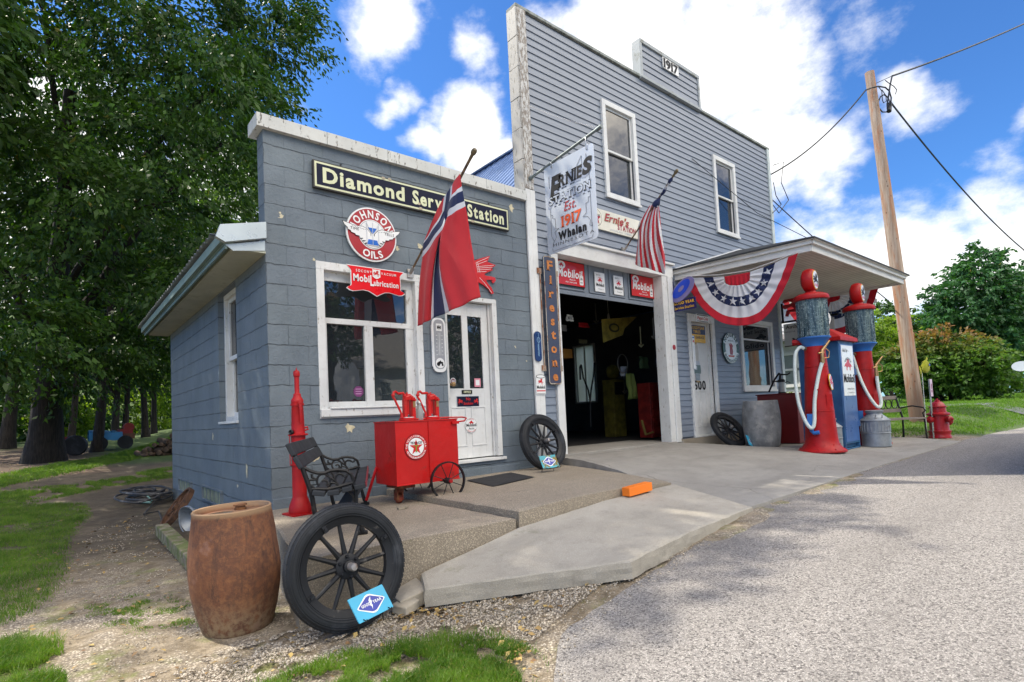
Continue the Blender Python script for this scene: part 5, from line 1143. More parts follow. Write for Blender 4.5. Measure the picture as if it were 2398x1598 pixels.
# -- pleated half-round bunting on both ends of the canopy
def bunting(name, label, inner, outer, plane, stars, seed, group):
    """inner/outer: photo points (display of the fan's inner and outer edges) projected on the vertical plane of the fascia"""
    p0, n = plane; n = np.array(n, float)/np.linalg.norm(n)
    def curve(pts, P3):
        L = [0]
        for p, q in zip(P3, P3[1:]): L.append(L[-1]+np.linalg.norm(q-p))
        L = np.array(L)/L[-1]; return lambda a: np.array([np.interp(a, L, [q[i] for q in P3]) for i in range(3)])
    I = curve(inner, [onP(x, y, p0, n) for x, y in inner]); O = curve(outer, [onP(x, y, p0, n) for x, y in outer])
    # smooth the polylines
    def sm(f): return lambda a: sum(f(min(1, max(0, a+k*.012)))*w_ for k, w_ in zip(range(-3, 4), (1, 2, 3, 4, 3, 2, 1)))/16.
    I2, O2 = sm(I), sm(O)
    def F(a, r):
        p = I2(a)*(1-r)+O2(a)*r; ph = a*2*pi*13+seed+1.6*NZ(a*7, seed, 2)+.8*NZ(a*4, r*3, seed); pl = sin(ph)*(.020*(1-.8*r)+.012*NZ(a*5, r*2, 5))*smooth(r*4+.3)*smooth(min(a, 1-a)*10)+.035*NZ(a*3.2, r*2.6, seed+4)*smooth(r*2)
        p = p+n*(pl+.035*sin(pi*min(1, r*1.0))*.8+.02*sin(a*9+seed)*r); p = p+np.array([0, 0, -.02*NZ(a*6, seed, 8)*r]); return p
    t = thing(name, label, 'bunting', p0, group)
    def colr(a, r): return 1 if r < .28 else 2 if r < .52 else 1 if r < .80 else 0
    solid(build('cloth', cloth(F, 204, 50, colr), [C_RED2, C_WHT, C_NAVY], t, smooth='all'))
    # red centre piece above the fan
    i0, i1 = I2(.0), I2(1.)
    m0, m1 = I2(.25), I2(.75)
    def Cn(u, v):
        top = i0+(i1-i0)*(u); bot = I2(.2+.6*u); q = top*(1-v)+bot*v; return q+n*(.012*sin(u*2*pi*6)*v+.01)
    solid(build('centre_cloth', cloth(Cn, 60, 8, lambda u, v: 0), [C_RED2], t, smooth='all'))
    g = MB()
    for a in stars:
        c = F(a, .40); e = F(a+.004, .40)-c; f_ = F(a, .44)-c; u = e/np.linalg.norm(e); v = -(f_-u*np.dot(f_, u)); v /= np.linalg.norm(v); nn = np.cross(u, v); s_ = 1 if np.dot(nn, CAM-c) > 0 else -1
        R = np.linalg.norm(F(a, .52)-F(a, .28))*.50
        pts = star2(R)
        def onS(x, y):
            da = x/np.linalg.norm(F(a+.01, .40)-F(a-.01, .40))*.02; dr = -y/np.linalg.norm(F(a, .41)-F(a, .39))*.02; return F(a+da, .40+dr)+nn*s_*.006
        V = [onS(0, 0)]+[onS(*p) for p in pts]; g.add(V, [(0, i+1, (i+1) % 10+1) for i in range(10)])
    build('star', g, C_WHT, t) if stars else None
    return t
def c8(x, y): return (1540+x*.3571, 540+y*.3571)
pl = ((CL0-.03, 0, 3.15), (CY, CL0-CL1, 0)); pl = ((CL0-.06, 0, 3.15), (abs(CY), (CL1-CL0), 0))
bunting('fan_bunting', 'pleated red white and blue fan bunting on the canopy edge nearest the garage bay', [c8(435, 300), c8(440, 345), c8(470, 360), c8(520, 362), c8(570, 352), c8(604, 330), c8(606, 270)],
        [c8(170, 305), c8(205, 385), c8(250, 465), c8(300, 525), c8(370, 580), c8(440, 610), c8(530, 625), c8(610, 620), c8(690, 590), c8(745, 530), c8(785, 465), c8(830, 380), c8(880, 270), c8(925, 138)], pl,
        [.09, .20, .32, .43, .52, .62, .71, .81, .92], .4, 'pleated fan buntings on the canopy')
def cb(x, y): return (1800+x*.1658, 600+y*.1658)
pl2 = ((CRX, 0, 3.15), (1, 0, 0))
bunting('fan_bunting', 'pleated red white and blue fan bunting on the canopy edge behind the fuel pumps', [cb(750, 545), cb(770, 640), cb(830, 655), cb(900, 650), cb(960, 630), cb(1005, 610), cb(1010, 515)],
        [cb(190, 635), cb(250, 760), cb(330, 870), cb(430, 980), cb(560, 1060), cb(720, 1110), cb(880, 1120), cb(1020, 1110), cb(1140, 1060), cb(1260, 960), cb(1380, 820), cb(1470, 690), cb(1560, 428)], pl2, [.2, .35, .5, .65, .8], 1.2, 'pleated fan buntings on the canopy')
g = MB(); P = [onP(*c8(x, y), *pl) for x, y in ((166, 300), (400, 292), (600, 262), (760, 205), (928, 133))]; g.tube(P, .006, 6)
build('bunting_cord', g, mat('cord_white', (.7, .7, .68), .7), None, **T('white cord along the canopy edge holding up the fan bunting', 'cord'))
# ------------------------------------------------------------------ wooden spoked wheels
def vec(*a): return np.array(a, float)
def unit(v): v = np.array(v, float); return v/np.linalg.norm(v)
def wheel(label, c, nrm, R, n=12, phase=0., group='old wooden spoked wheels with tires'):
    c = vec(*c); n_ = unit(nrm); t = thing('spoked_wheel', label, 'wheel', c, group)
    x = unit(np.cross([0, 0, 1.], n_)); y = np.cross(n_, x)
    w = R*.115
    g = MB(); prof = []
    ri = R*.735; th = R*.135
    for k in range(25):
        a = pi*2*k/24; rr = (R+ri)/2-(R-ri)/2*cos(a)*1.0; hh = th*sin(a)*(1 if abs(cos(a)) < .7 else .95)
        prof.append((rr, hh))
    g.lathe(prof, c, n_, 72, caps=False)
    for k in range(72):   # tread blocks
        a = 2*pi*k/72; d = x*cos(a)+y*sin(a); tg = np.cross(n_, d)
        for s in (-1, 0, 1): g.obox(c+d*(R-.0035-.0075*abs(s))+n_*s*w*.55, (d, tg, n_), (.004, R*.034, w*.2))
    for k in (0.80, .835, .90, .93): g.lathe([(R*k-.003, th*.0), (R*k-.002, th*sin(math.acos((R*(1+.735)/2-R*k)/(R*.1325)))+.0025), (R*k+.002, th*sin(math.acos((R*(1+.735)/2-R*k)/(R*.1325)))+.0025), (R*k+.003, 0)], c, n_, 60, caps=False)
    build('tire', g, M_RUB, t, smooth=True)
    g = MB(); r0, r1 = R*.66, R*.745
    g.lathe([(r0, -w*.5), (r1, -w*.75), (r1+.01, -w*.85), (r1+.012, -w*.75), (r1, -w*.3), (r1, w*.3), (r1+.012, w*.75), (r1+.01, w*.85), (r1, w*.75), (r0, w*.5), (r0, -w*.5)], c, n_, 60, caps=False)
    for k in range(4): a = .5+k*pi/2; d = x*cos(a)+y*sin(a); g.obox(c+d*R*.72+n_*w*.8, (d, np.cross(n_, d), n_), (.022, .012, .008)); g.lathe([(.008, 0), (.008, .02)], c+d*R*.72+n_*w*.85, n_, 8)
    build('rim', g, M_WHEEL, t, smooth=True)
    for k in range(n):
        a = phase+2*pi*k/n; d = x*cos(a)+y*sin(a); g = MB()
        g.tube([c+d*R*.13, c+d*R*.22, c+d*R*.45, c+d*R*.67], [R*.045, R*.046, R*.036, R*.032], 8)
        build('spoke', g, M_WHEEL, t, smooth=True)
    g = MB(); g.lathe([(R*.2, -w*.5), (R*.2, w*.45), (R*.17, w*.62), (R*.10, w*.65), (R*.095, w*1.2), (R*.075, w*1.3), (0, w*1.3)], c, n_, 24)
    for k in range(6): a = phase+pi/6*(2*k+1); d = x*cos(a)+y*sin(a); g.lathe([(.011, 0), (.011, .012), (.006, .018)], c+d*R*.16+n_*w*.6, n_, 6)
    hub = build('hub', g, M_WHEEL, t, smooth=True)
    g = MB(); g.lathe([(R*.062, 0), (R*.066, .012), (R*.066, .05), (R*.05, .062), (0, .064)], c+n_*w*1.3, n_, 20); build('hub_cap', g, mat('hub_grey', (.30, .28, .27), .45, metal=.5, col2=(.12, .08, .06), c2=(.5, .65)), hub, smooth=True)
    return t
wheel('largest black spoked wheel with tire, leaning on the broken front edge of the concrete slab', (-.285, -2.405, -.045), (-.03, -1, .13), .372, 12, .12)
wheel('black spoked wheel with tire leaning against the wall between office door and garage bay', (3.40, -.26, .43), (0.0, -1, .30), .385, 12, .1)
wheel('black spoked wheel with tire slanting beside the grey barrel under the numbered door', (8.05, -.32, .35), (-.12, -.83, .58), .385, 12, .2)
# tyre display cards
def card(label, c, u, v, w, h, rusty, stand=False):
    c = vec(*c); u = unit(u); v = unit(v); n = np.cross(u, v)
    t = thing('tire_display_card', label, 'sign', c, 'light blue tire display cards')
    m_l = mat('card_blue', (.045, .40, .62), .4, var=.1, col2=(.25, .12, .05), c2=(.66, .72), c2s=22, bump=0) if not rusty else mat('card_blue_rusty', (.05, .36, .44), .5, var=.2, col2=(.20, .15, .04), c2=(.47, .53), c2s=12, bump=.1)
    g = MB(); g.prism(rrect(w, h, .006), c-n*.004, u, v, .008, 0)
    pts = [(-.40, 0), (-.36, .06), (-.07, .36), (.0, .38), (.07, .36), (.36, .06), (.40, 0), (.36, -.06), (.07, -.36), (0, -.38), (-.07, -.36), (-.36, -.06)]
    g.prism([(p[0]*w, p[1]*h) for p in pts], c+n*.0045, u, v, .001, 1); g.prism([(p[0]*w*.90, p[1]*h*.82) for p in pts], c+n*.006, u, v, .001, 2)
    text(g, 'GOOD', c+u*(-.155*w)+v*(-.035*h)+n*.006, u, v, h*.105, width=w*.25, bold=.035, mi=1, lift=.002); text(g, 'YEAR', c+u*(.17*w)+v*(-.035*h)+n*.006, u, v, h*.105, width=w*.25, bold=.035, mi=1, lift=.002)
    g.prism([(x*w*.1, z*h*.3) for x, z in [(-.35, .5), (.5, .9), (.1, .35), (.45, .4), (-.1, -.2), (.2, -.15), (-.3, -.75), (-.25, -.3), (-.5, -.25), (-.1, .2), (-.4, .15)]], c+n*.007, u, v, .001, 1)
    build('card', g, [m_l, M_SWH, mat('card_navy', (.035, .05, .33), .4, bump=0)], t)
    g = MB()
    for s in (-1, 1):
        a = c+u*s*w*.36-v*h*.48; g.tube([a+v*.01, a-v*.012+n*.03, a+n*.034+v*.0], .003, 5); g.tube([a+v*h*.6-n*.008, a-n*.10-v*.04], .003, 5)
    build('wire_stand', g, M_BLACK, t); return t
p = [onP(x, y, (-.09, -2.80, -.33), (.10, -1, .55)) for x, y in ((813, 1405), (895, 1372), (926, 1415), (834, 1467))]
cc = sum(p)/4; card('pale blue tire card with chipped edges propped against the largest spoked wheel', cc, (p[1]+p[2]-p[0]-p[3]), (p[0]+p[1]-p[2]-p[3]), np.linalg.norm(p[1]-p[0]), np.linalg.norm(p[0]-p[3])*.97, False)
def c7(x, y): return (1200+x*.1148, 940+y*.1148)
p = [onP(*c7(x, y), (3.0, -.66, .17), (-.05, -1, .5)) for x, y in ((535, 1125), (868, 1095), (975, 1330), (610, 1380))]
cc = sum(p)/4; card('rust stained tire card on a wire stand before the wheel beside the garage bay', cc, (p[1]+p[2]-p[0]-p[3]), (p[0]+p[1]-p[2]-p[3]), np.linalg.norm(p[1]-p[0]), np.linalg.norm(p[0]-p[3]), True)
card('small pale tire card leaning on the slanting wheel below the numbered door', (8.0, -.78, .13), (.88, -.1, -.30), (.15, .35, .9), .30, .19, False)

# ------------------------------------------------------------------ big rusty drum on the ground by the slab
BX, BY, BZ = -.735, -1.75, -.47
t = thing('rusty_barrel', 'tall bulging rusty orange steel barrel standing on the gravel by the slab corner', 'barrel', (BX, BY, BZ))
M_RUST = rustmat('rust_orange_steel', (.12, .055, .035), (.19, .078, .038), (.25, .11, .05), (.42, .64), dust_highlight=True)
ax = unit((-.03, .0, 1.))
g = MB(); g.lathe([(0, .01), (.16, .0), (.19, .012), (.207, .04), (.235, .15), (.258, .27), (.268, .38), (.268, .46), (.262, .54), (.25, .63), (.238, .71), (.232, .755), (.234, .768), (.228, .776), (.218, .772), (.212, .75), (.208, .738), (0, .742)], (BX, BY, BZ), ax, 72, caps=False)
for i, v in enumerate(g.v):   # dents
    d = np.array(v)-vec(BX, BY, BZ); rad = unit((d[0], d[1], 0)) if abs(d[0])+abs(d[1]) > 1e-4 else np.zeros(3)
    k = .006*NZ(v[0], v[1], v[2], 5); q = math.exp(-((v[0]-(BX+.22))**2+(v[1]-(BY-.12))**2+(v[2]-.07)**2)/.006)
    g.v[i] = tuple(np.array(v)+rad*(k-.018*q))
build('body', g, M_RUST, t, smooth=True)
top = vec(BX, BY, BZ)+ax*.742
g = MB(); g.lathe([(.036, 0), (.038, .012), (.03, .014), (.03, .024), (.042, .026), (.042, .036), (.0, .04)], top+vec(.07, .10, .0), ax, 20); build('bung', g, rustmat('rust_dark', (.14, .07, .04), (.22, .10, .04)), t, smooth=True)
g = MB(); g.lathe([(.075, .003), (.08, .006), (.072, .008), (.0, .005)], top+vec(-.08, -.03, .0), ax, 24); build('stain', g, mat('standing_water', (.05, .05, .045), .15, bump=0), t, smooth=True)

# ------------------------------------------------------------------ tall red hand air pump at the office corner
PX, PY = .10, -.50
t = thing('tall_hand_pump', 'tall narrow red cast iron hand pump with a square foot at the office corner', 'pump', (PX, PY, 0))
k = .00102
Pp = [(95, 1375), (100, 1352), (92, 1310), (76, 1265), (66, 1240), (62, 1225), (61, 960), (62, 700), (60, 662), (58, 650), (50, 400), (52, 395), (54, 372), (48, 362), (38, 345), (34, 338), (32, 316), (24, 310), (21, 300), (21, 160), (27, 155), (29, 135), (27, 112), (22, 106), (16, 103), (9, 100), (7, 92), (4, 90), (3, 76), (0, 74)]
g = MB(); g.lathe([(r*k, (1385-y)*k) for r, y in Pp], (PX, PY, .0), n=28); g.prism(rrect(.245, .245, .02), (PX, PY, .0), unit((1, .1, 0)), unit((-.1, 1, 0)), .012)
g.lathe([(.07, 0), (.088, .004), (.088, .016), (.07, .02)], (PX, PY, (1385-690)*k), n=28); g.lathe([(.062, 0), (.075, .003), (.075, .012), (.062, .015)], (PX, PY, (1385-955)*k), n=28)
build('body', g, M_RED2, t, smooth=True)
g = MB()
for sx in (-.085,): g.tube([(PX+sx, PY-.02, (1385-950)*k), (PX+sx, PY-.02, (1385-675)*k)], .004, 6)
g.tube([(PX+.0, PY-.05, .98), (PX, PY-.075, .99), (PX-.0, PY-.085, .93), (PX, PY-.082, .83)], [.014, .016, .013, .008], 8); g.tube([(PX+.04, PY-.02, .78), (PX+.08, PY-.02, .785), (PX+.085, PY-.02, .765), (PX+.05, PY-.02, .755)], .009, 7); g.lathe([(.018, 0), (.02, .02), (.0, .024)], (PX, PY-.06, 1.005), (0, -1, 0), 12)
g.lathe([(.05, 0), (.06, .0), (.06, .02), (.05, .02)], (PX, PY-.0, .985), (0, 0, 1), 16)
build('handle_rod', g, M_RED2, t, smooth=True)
g = MB(); g.lathe([(.014, 0), (.022, .012), (.024, .03), (.017, .04), (.012, .034), (0, .03)], (PX-.055, PY-.02, .745), (-.8, -.6, 0), 16); build('nozzle', g, M_BLACK, t, smooth=True)

# ------------------------------------------------------------------ small iron and slat chair
def cc6(x, y): return (640+x*.1403, 1000+y*.1403)
A = vec(.09, -1.84, 0); dirx = unit((.95, -.31, 0)); nn = np.cross(dirx, (0, 0, 1)); wv = unit((.44, .895, 0))*1.42
t = thing('iron_bench', 'black slatted bench with scrolled iron arms standing end-on behind the largest spoked wheel', 'bench', (.25, -1.2, 0))
def q6(pts): return [onP(*cc6(x, y), A, nn) for x, y in pts]
def circ(cx, cy, r, a0, a1, n=12, ry=None): return [(cx+r*cos(radians(a0+(a1-a0)*i/n)), cy+(ry or r)*sin(radians(a0+(a1-a0)*i/n))) for i in range(n+1)]
side = [([(775, 1830), (740, 1700), (700, 1500), (655, 1220), (630, 1100), (560, 900), (480, 680), (250, 290)], .017), ([(640, 1040), (760, 1035), (900, 1040), (1090, 1000), (1330, 930), (1340, 900), (1300, 790), (1210, 730), (1080, 715), (950, 730), (860, 770), (740, 775), (620, 740), (510, 680)], .012),
        (circ(840, 900, 112, 130, 420, 16, 115), .008), (circ(855, 935, 45, -160, 60, 8), .008), ([(640, 790), (640, 840), (700, 870), (750, 850), (720, 880), (590, 890)], .008), ([(860, 790), (960, 850), (1030, 900), (1100, 985)], .008), ([(890, 960), (960, 930), (1030, 940), (1110, 990)], .0075),
        (circ(1110, 870, 78, 150, 330, 10, 85), .008), ([(1240, 790), (1230, 820), (1180, 830)], .008), ([(960, 750), (1000, 800), (1030, 890)], .008), ([(520, 800), (600, 960), (690, 1030)], .010), ([(1100, 1060), (1330, 1060), (1370, 1040)], .009), ([(1250, 1060), (1330, 1150), (1370, 1300)], .008)]
for off in (0*wv, wv):
    g = MB()
    for pts, r in side: g.tube([p+off for p in q6(pts)], r, 7)
    f = build('side_frame', g, M_BLACK, t, smooth=True)
    g = MB(); pts = [p+off for p in q6([(1335, 940), (1380, 1060), (1385, 1250), (1395, 1420), (1440, 1600), (1504, 1765)])]; pts[-1][2] = .016
    g.tube(pts, [.015, .015, .014, .014, .018, .020], 8); g.tube([pts[-1]+dirx*.03, pts[-1]-dirx*.05], .015, 7); build('leg', g, M_BLACK, f, smooth=True)
    e0_ = q6([(775, 1830)])[0]+off; g = MB(); g.tube([vec(e0_[0], e0_[1], .03), vec(e0_[0], e0_[1], .0)], .022, 8); build('foot', g, M_BLACK, f, smooth=True)
v6 = q6([(660, 1070), (870, 1090), (910, 1080), (1110, 1060), (1150, 1035), (1320, 995), (1355, 990), (1540, 950)])
for i in range(4):
    a, b = v6[2*i], v6[2*i+1]; d = unit(b-a); c = (a+b)/2+wv/2+vec(0, 0, -.008); n_ = np.cross(d, unit(wv)); g = MB(); g.obox(c, (d, unit(wv), n_), (np.linalg.norm(b-a)/2, np.linalg.norm(wv)/2+.05, .018)); build('seat_slat', g, M_DKWOOD, t, bevel=.006)
g = MB(); g.beam(b+d*.004-wv*.03, b+d*.004+wv*1.03, .006, .036, up=n_); build('painted_edge', g, mat('dull_red', (.20, .02, .03), .5), t)
b6 = q6([(250, 280), (355, 480), (365, 495), (480, 690)])
for i in range(2):
    a, b = b6[2*i], b6[2*i+1]; d = unit(b-a); c = (a+b)/2+wv/2; n_ = np.cross(d, unit(wv)); g = MB(); g.obox(c, (d, unit(wv), n_), (np.linalg.norm(b-a)/2, np.linalg.norm(wv)/2+.06, .016)); build('back_slat', g, M_DKWOOD, t, bevel=.007)
t = thing('leaning_plank', 'broken dark board propped up under the seat of the iron bench', 'plank', (.3, -1.1, 0)); g = MB()
g.beam((.12, -1.25, .03), (.50, -1.0, .34), .12, .03); build('plank', g, M_DKWOOD, t, bevel=.004)

# ------------------------------------------------------------------ red oil cart with two hand pumps
CX0, CX1, CY0, CY1, CZ0, CZ1 = .86, 1.57, -.93, -.50, .19, .795
t = thing('oil_cart', 'bright red steel oil cart with round Texaco emblem, two hand pumps and spoked wheels', 'cart', (1.2, -.7, 0))
def pl(u, v):
    x = CX0+(CX1-CX0)*u; z = CZ0+(CZ1-CZ0)*v; return (x, CY0+.006*NZ(x*3, z*3)+.010*math.exp(-((x-1.42)**2+(z-.36)**2)/.02), z)
g = MB(); g.grid(pl, 30, 26); g.grid(lambda u, v: (CX0+.003*NZ(u*3, v*3), CY1+(CY0-CY1)*u, CZ0+(CZ1-CZ0)*v), 12, 12); g.box(CX0+.001, CX1, CY0+.002, CY1, CZ0+.001, CZ1-.004)
body = build('body', g, M_RED, t, smooth=True)
g = MB(); g.box(CX0-.006, CX1+.006, CY0-.007, CY1+.005, CZ1-.006, CZ1+.006); g.box(1.222, 1.226, CY0-.010, CY0, CZ0, CZ1-.01)
for x in np.linspace(CX0+.02, CX1-.02, 16): g.lathe([(.004, 0), (.003, .003)], (x, CY0-.002, CZ0+.018), (0, -1, 0), 6)
for z in np.linspace(CZ0+.05, CZ1-.04, 12): g.lathe([(.004, 0), (.003, .003)], (CX1-.014, CY0-.002, z), (0, -1, 0), 6); g.lathe([(.004, 0), (.003, .003)], (CX0-.001, CY0+.02, z), (-1, 0, 0), 6)
g.box(CX0-.004, CX1+.004, CY0-.006, CY0+.002, CZ0-.003, CZ0+.008); build('lid', g, M_RED, body, bevel=.003)
ex, ez = 1.075, .545; er = .125
g = MB()
def cd_(r, l, mi): g.prism(disc2(r, 48), (ex, CY0-.006-l, ez), FU, FV, .001, mi)
cd_(er, 0, 2); cd_(er*.965, .0012, 1); cd_(er*.72, .0024, 2); cd_(er*.69, .0036, 0)
shape(g, star2(er*.62), (ex, CY0-.0108, ez-.005), FU, FV, 1, 1); text(g, 'TEXACO', (ex, CY0-.012, ez+.030), FU, FV, .020, width=.128, bold=.035, mi=2); 
g.prism([(-.028, .026), (.028, .026), (.028, .012), (.022, .018), (.006, .018), (.006, -.036), (.011, -.041), (-.011, -.041), (-.006, -.036), (-.006, .018), (-.022, .018), (-.028, .012)], (ex, CY0-.0125, ez-.01), FU, FV, .001, 3)
text(g, 'THE TEXAS COMPANY U.S.A.', (0, 0, 0), FU, FV, .016, bold=.02, mi=0, width=.33, path=arc_path((ex, CY0-.0095, ez), FU, FV, er*.775)); text(g, 'PETROLEUM PRODUCTS', (0, 0, 0), FU, FV, .016, bold=.02, mi=0, width=.27, path=arc_path((ex, CY0-.0095, ez), FU, FV, er*.91, False))
build('emblem', g, [M_SWH, M_SRED, M_SBK, mat('leaf_green', (.20, .28, .02), .4, bump=0)], body)
def cwheel(c, R):
    g = MB(); c = vec(*c); ncart = unit((-.10, -1, 0)); x = unit(np.cross([0, 0, 1.], ncart)); y = np.cross(ncart, x)
    g.lathe([(R-.012, -.016), (R, -.018), (R+.003, 0), (R, .018), (R-.012, .016), (R-.010, 0), (R-.012, -.016)], c, ncart, 48, caps=False)
    w = build('wheel', g, M_BLACK, t, smooth=True)
    for k in range(8): a = k*pi/4+.4; d = x*cos(a)+y*sin(a); g = MB(); g.tube([c+d*.02, c+d*(R-.01)], .0042, 6); build('spoke', g, M_BLACK, w)
    g = MB(); g.lathe([(.03, -.04), (.03, .03), (.022, .045), (.018, .05), (0, .05)], c, ncart, 16); build('hub', g, M_BLACK, w, smooth=True)
    g = MB(); g.lathe([(.018, 0), (.018, .02), (0, .022)], c+ncart*.05, ncart, 14); build('axle_cap', g, M_RED2, w)
cwheel((1.375, -1.015, .192), .187); cwheel((1.375, -.42, .192), .187)
g = MB(); g.tube([(1.375, -1.0, .19), (1.375, -.43, .19)], .014, 8); build('axle', g, M_BLACK, t)
g = MB(); g.box(.93, 1.10, -.85, -.58, .15, .19); g.tube([(1.0, -.72, .15), (.98, -.74, .10)], [.05, .045], 10); g.box(.945, .957, -.77, -.70, .03, .13); g.box(1.0, 1.012, -.77, -.70, .03, .13); g.lathe([(.038, 0), (.04, .005), (.04, .036), (.038, .04)], (.958, -.735, .042), (1, 0, 0), 20); build('caster', g, rustmat('rusty_red', (.22, .02, .015), (.14, .06, .03), amount=(.4, .6)), t)
g = MB(); hz = .80; g.tube([(1.22, -.72, hz+.012), (1.57, -.72, hz+.015), (1.78, -.73, hz+.010), (1.80, -.76, hz+.002), (1.79, -.79, hz-.005), (1.66, -.93, hz-.03), (1.56, -.94, hz-.035)], .008, 8); g.box(1.50, 1.58, -.955, -.925, hz-.055, hz-.03); build('handle', g, M_RED, t, smooth=True)
g = MB(); g.beam((.86, -.52, .35), (.70, -.60, .05), .02, .02); build('draw_bar', g, M_RED2, t)
def opump(xc, yc, lab=None):
    z0 = CZ1+.006; g = MB()
    g.lathe([(.085, 0), (.09, .006), (.09, .02), (.08, .026), (.05, .032), (0, .034)], (xc-.01, yc, z0), n=28)
    def bx(a, b, c, d, w): g.box(xc+a, xc+b, yc-w, yc+w, z0+c, z0+d)
    bx(.028, .065, .02, .23, .035); bx(-.055, -.022, .02, .21, .024); bx(-.045, .04, .205, .236, .028)
    g.tube([(xc-.038, yc, z0+.20), (xc-.015, yc, z0+.235), (xc+.02, yc, z0+.248), (xc+.05, yc, z0+.225)], .022, 8); g.lathe([(.012, 0), (.014, .02), (.008, .03), (.012, .036), (0, .04)], (xc-.01, yc, z0+.245), n=12); g.lathe([(.012, 0), (.012, .05)], (xc+.03, yc-.045, z0+.20), (0, -1, 0), 10)
    g.lathe([(.014, 0), (.014, .17)], (xc-.002, yc, z0+.06), n=10)
    g.tube([(xc-.04, yc, z0+.18), (xc-.04, yc, z0+.262), (xc-.05, yc, z0+.275), (xc-.11, yc, z0+.272), (xc-.135, yc, z0+.292), (xc-.155, yc, z0+.285), (xc-.165, yc, z0+.262), (xc-.165, yc, z0+.235), (xc-.15, yc-.01, z0+.205), (xc-.09, yc-.015, z0+.075), (xc-.085, yc-.015, z0+.03)], [.017, .014, .014, .012, .013, .014, .014, .013, .011, .011, .019], 9)
    for q in ((-.04, .25), (-.06, .274), (-.165, .255)): g.lathe([(.017, 0), (.019, .004), (.019, .014), (.017, .018)], (xc+q[0], yc, z0+q[1]-.009), n=12)
    p = build('hand_pump', g, M_RED, t, smooth=True)
    g = MB(); g.box(xc+.034, xc+.062, yc-.038, yc-.035, z0+.13, z0+.20); build('plate', g, M_BRASS, p)
    g = MB(); g.lathe([(.026, .028), (.026, .033), (.0, .036)], (xc-.05, yc-.05, z0), n=14); g.lathe([(.026, .028), (.026, .033), (.0, .036)], (xc+.0, yc-.055, z0), n=14); build('bowl', g, M_SWH, p)
opump(1.13, -.72); opump(1.42, -.70)
t = thing('oil_bottle', 'glass motor oil bottle with a tall metal spout standing between the two hand pumps', 'bottle', (1.27, -.70, CZ1+.006))
g = MB(); g.lathe([(.0, 0), (.036, 0), (.038, .01), (.038, .085), (.036, .10), (.022, .145), (.02, .155)], (1.27, -.70, CZ1+.006), n=24, caps=False)
m, t_, b = newmat('bottle_glass'); b.inputs['Base Color'].default_value = (.55, .6, .58, 1); b.inputs['Roughness'].default_value = .08; b.inputs['Transmission Weight'].default_value = .55; b.inputs['IOR'].default_value = 1.3
build('glass', g, MATS['bottle_glass'], t, smooth=True)
g = MB(); g.lathe([(.023, .15), (.024, .158), (.024, .176), (.016, .186), (.009, .27), (.006, .278), (0, .279)], (1.27, -.70, CZ1+.006), n=18); build('spout', g, M_STEEL, t, smooth=True)

# door mat, orange block, bits of rubble
t = thing('door_mat', 'black rubber door mat lying on the raised slab below the office door', 'mat', (2.4, -.6, .06))
P = [onZ(x, y, .058) for x, y in ((1093, 1130), (1155, 1145), (1253, 1124), (1196, 1113))]; e1_ = P[2]-P[1]; e2 = P[0]-P[1]
g = MB()
def matf(u, v): p = P[1]+(P[2]-P[1])*u*(1-v)+(P[3]-P[0])*u*v+(P[0]-P[1])*v; return (p[0], p[1], .066+.03*v*0+f2((p[0]-1.21)/2.3, (p[1]+2.26)/2.27)[2]-.058)
g.grid(matf, 30, 14); g.grid(lambda u, v: tuple(np.array(matf(1-u, v))-vec(0, 0, .008)), 30, 14); build('mat', g, mat('mat_rubber', (.014, .014, .016), .8, bump=.5, bs=200), t)
t = thing('orange_block', 'bright orange painted timber block on the ramp edge', 'block', (2.75, -2.2, .05))
a = onZ(1453, 1155, .0); b_ = onZ(1524, 1151, .02)
g = MB(); g.beam((2.45, -2.335, .052), (2.81, -2.325, .066), .085, .08); build('block', g, mat('block_orange', (.85, .20, .012), .5, var=.06, bump=.2, bs=30), t, bevel=.004)
for k, (x, y, s_) in enumerate(((.62, -.86, .035), (.70, -.80, .02))):
    pass
g = MB(); c = vec(.80, -1.10, .012)
for k in range(3): g.obox(c+vec(.03*k, .01*k, .003*k), (unit((1, .3*k, 0)), unit((-.3*k, 1, 0)), (0, 0, 1)), (.032, .016, .009))
build('wood_chip', g, mat('chip_wood', (.28, .24, .18), .9), None, loc=c, **T('flat weathered piece of wood under the front of the red oil cart', 'wood'))

# ------------------------------------------------------------------ under the canopy
bx_, by_ = 8.22, -.86; z_ = apz(bx_, by_)
t = thing('grey_barrel', 'pale galvanised steel barrel with mottled sides between the slanting wheel and red cabinet', 'barrel', (bx_, by_, z_))
g = MB(); g.lathe([(0, .0), (.26, .0), (.275, .015), (.30, .2), (.318, .42), (.312, .6), (.285, .80), (.28, .82), (.265, .82), (.26, .80), (0, .80)], (bx_, by_, z_), n=56, caps=False); build('body', g, M_TUB, t, smooth=True)
z_ = apz(9.2, -.8)
t = thing('dark_red_cabinet', 'dark red steel oil cabinet standing below the porch window', 'cabinet', (9.5, -.8, z_))
g = MB(); g.box(9.02, 10.25, -1.16, -.42, z_+.01, z_+.93); build('body', g, mat('cabinet_red', (.19, .012, .014), .35, var=.1, bump=.05), t, bevel=.01)
g = MB(); g.box(9.0, 10.27, -1.18, -.40, z_+.93, z_+.95); build('top', g, mat('cabinet_red'), t, bevel=.004) if False else build('top', g, MATS['cabinet_red'], t, bevel=.004)
t = thing('cabinet_hand_pump', 'black hand pump with glass cylinder on top of the dark red cabinet', 'pump', (9.35, -.8, z_+.95))
def ch(x, y): return onX(1540+x*.3571, 540+y*.3571, 9.3)
g = MB(); b0 = ch(815, 1075); 
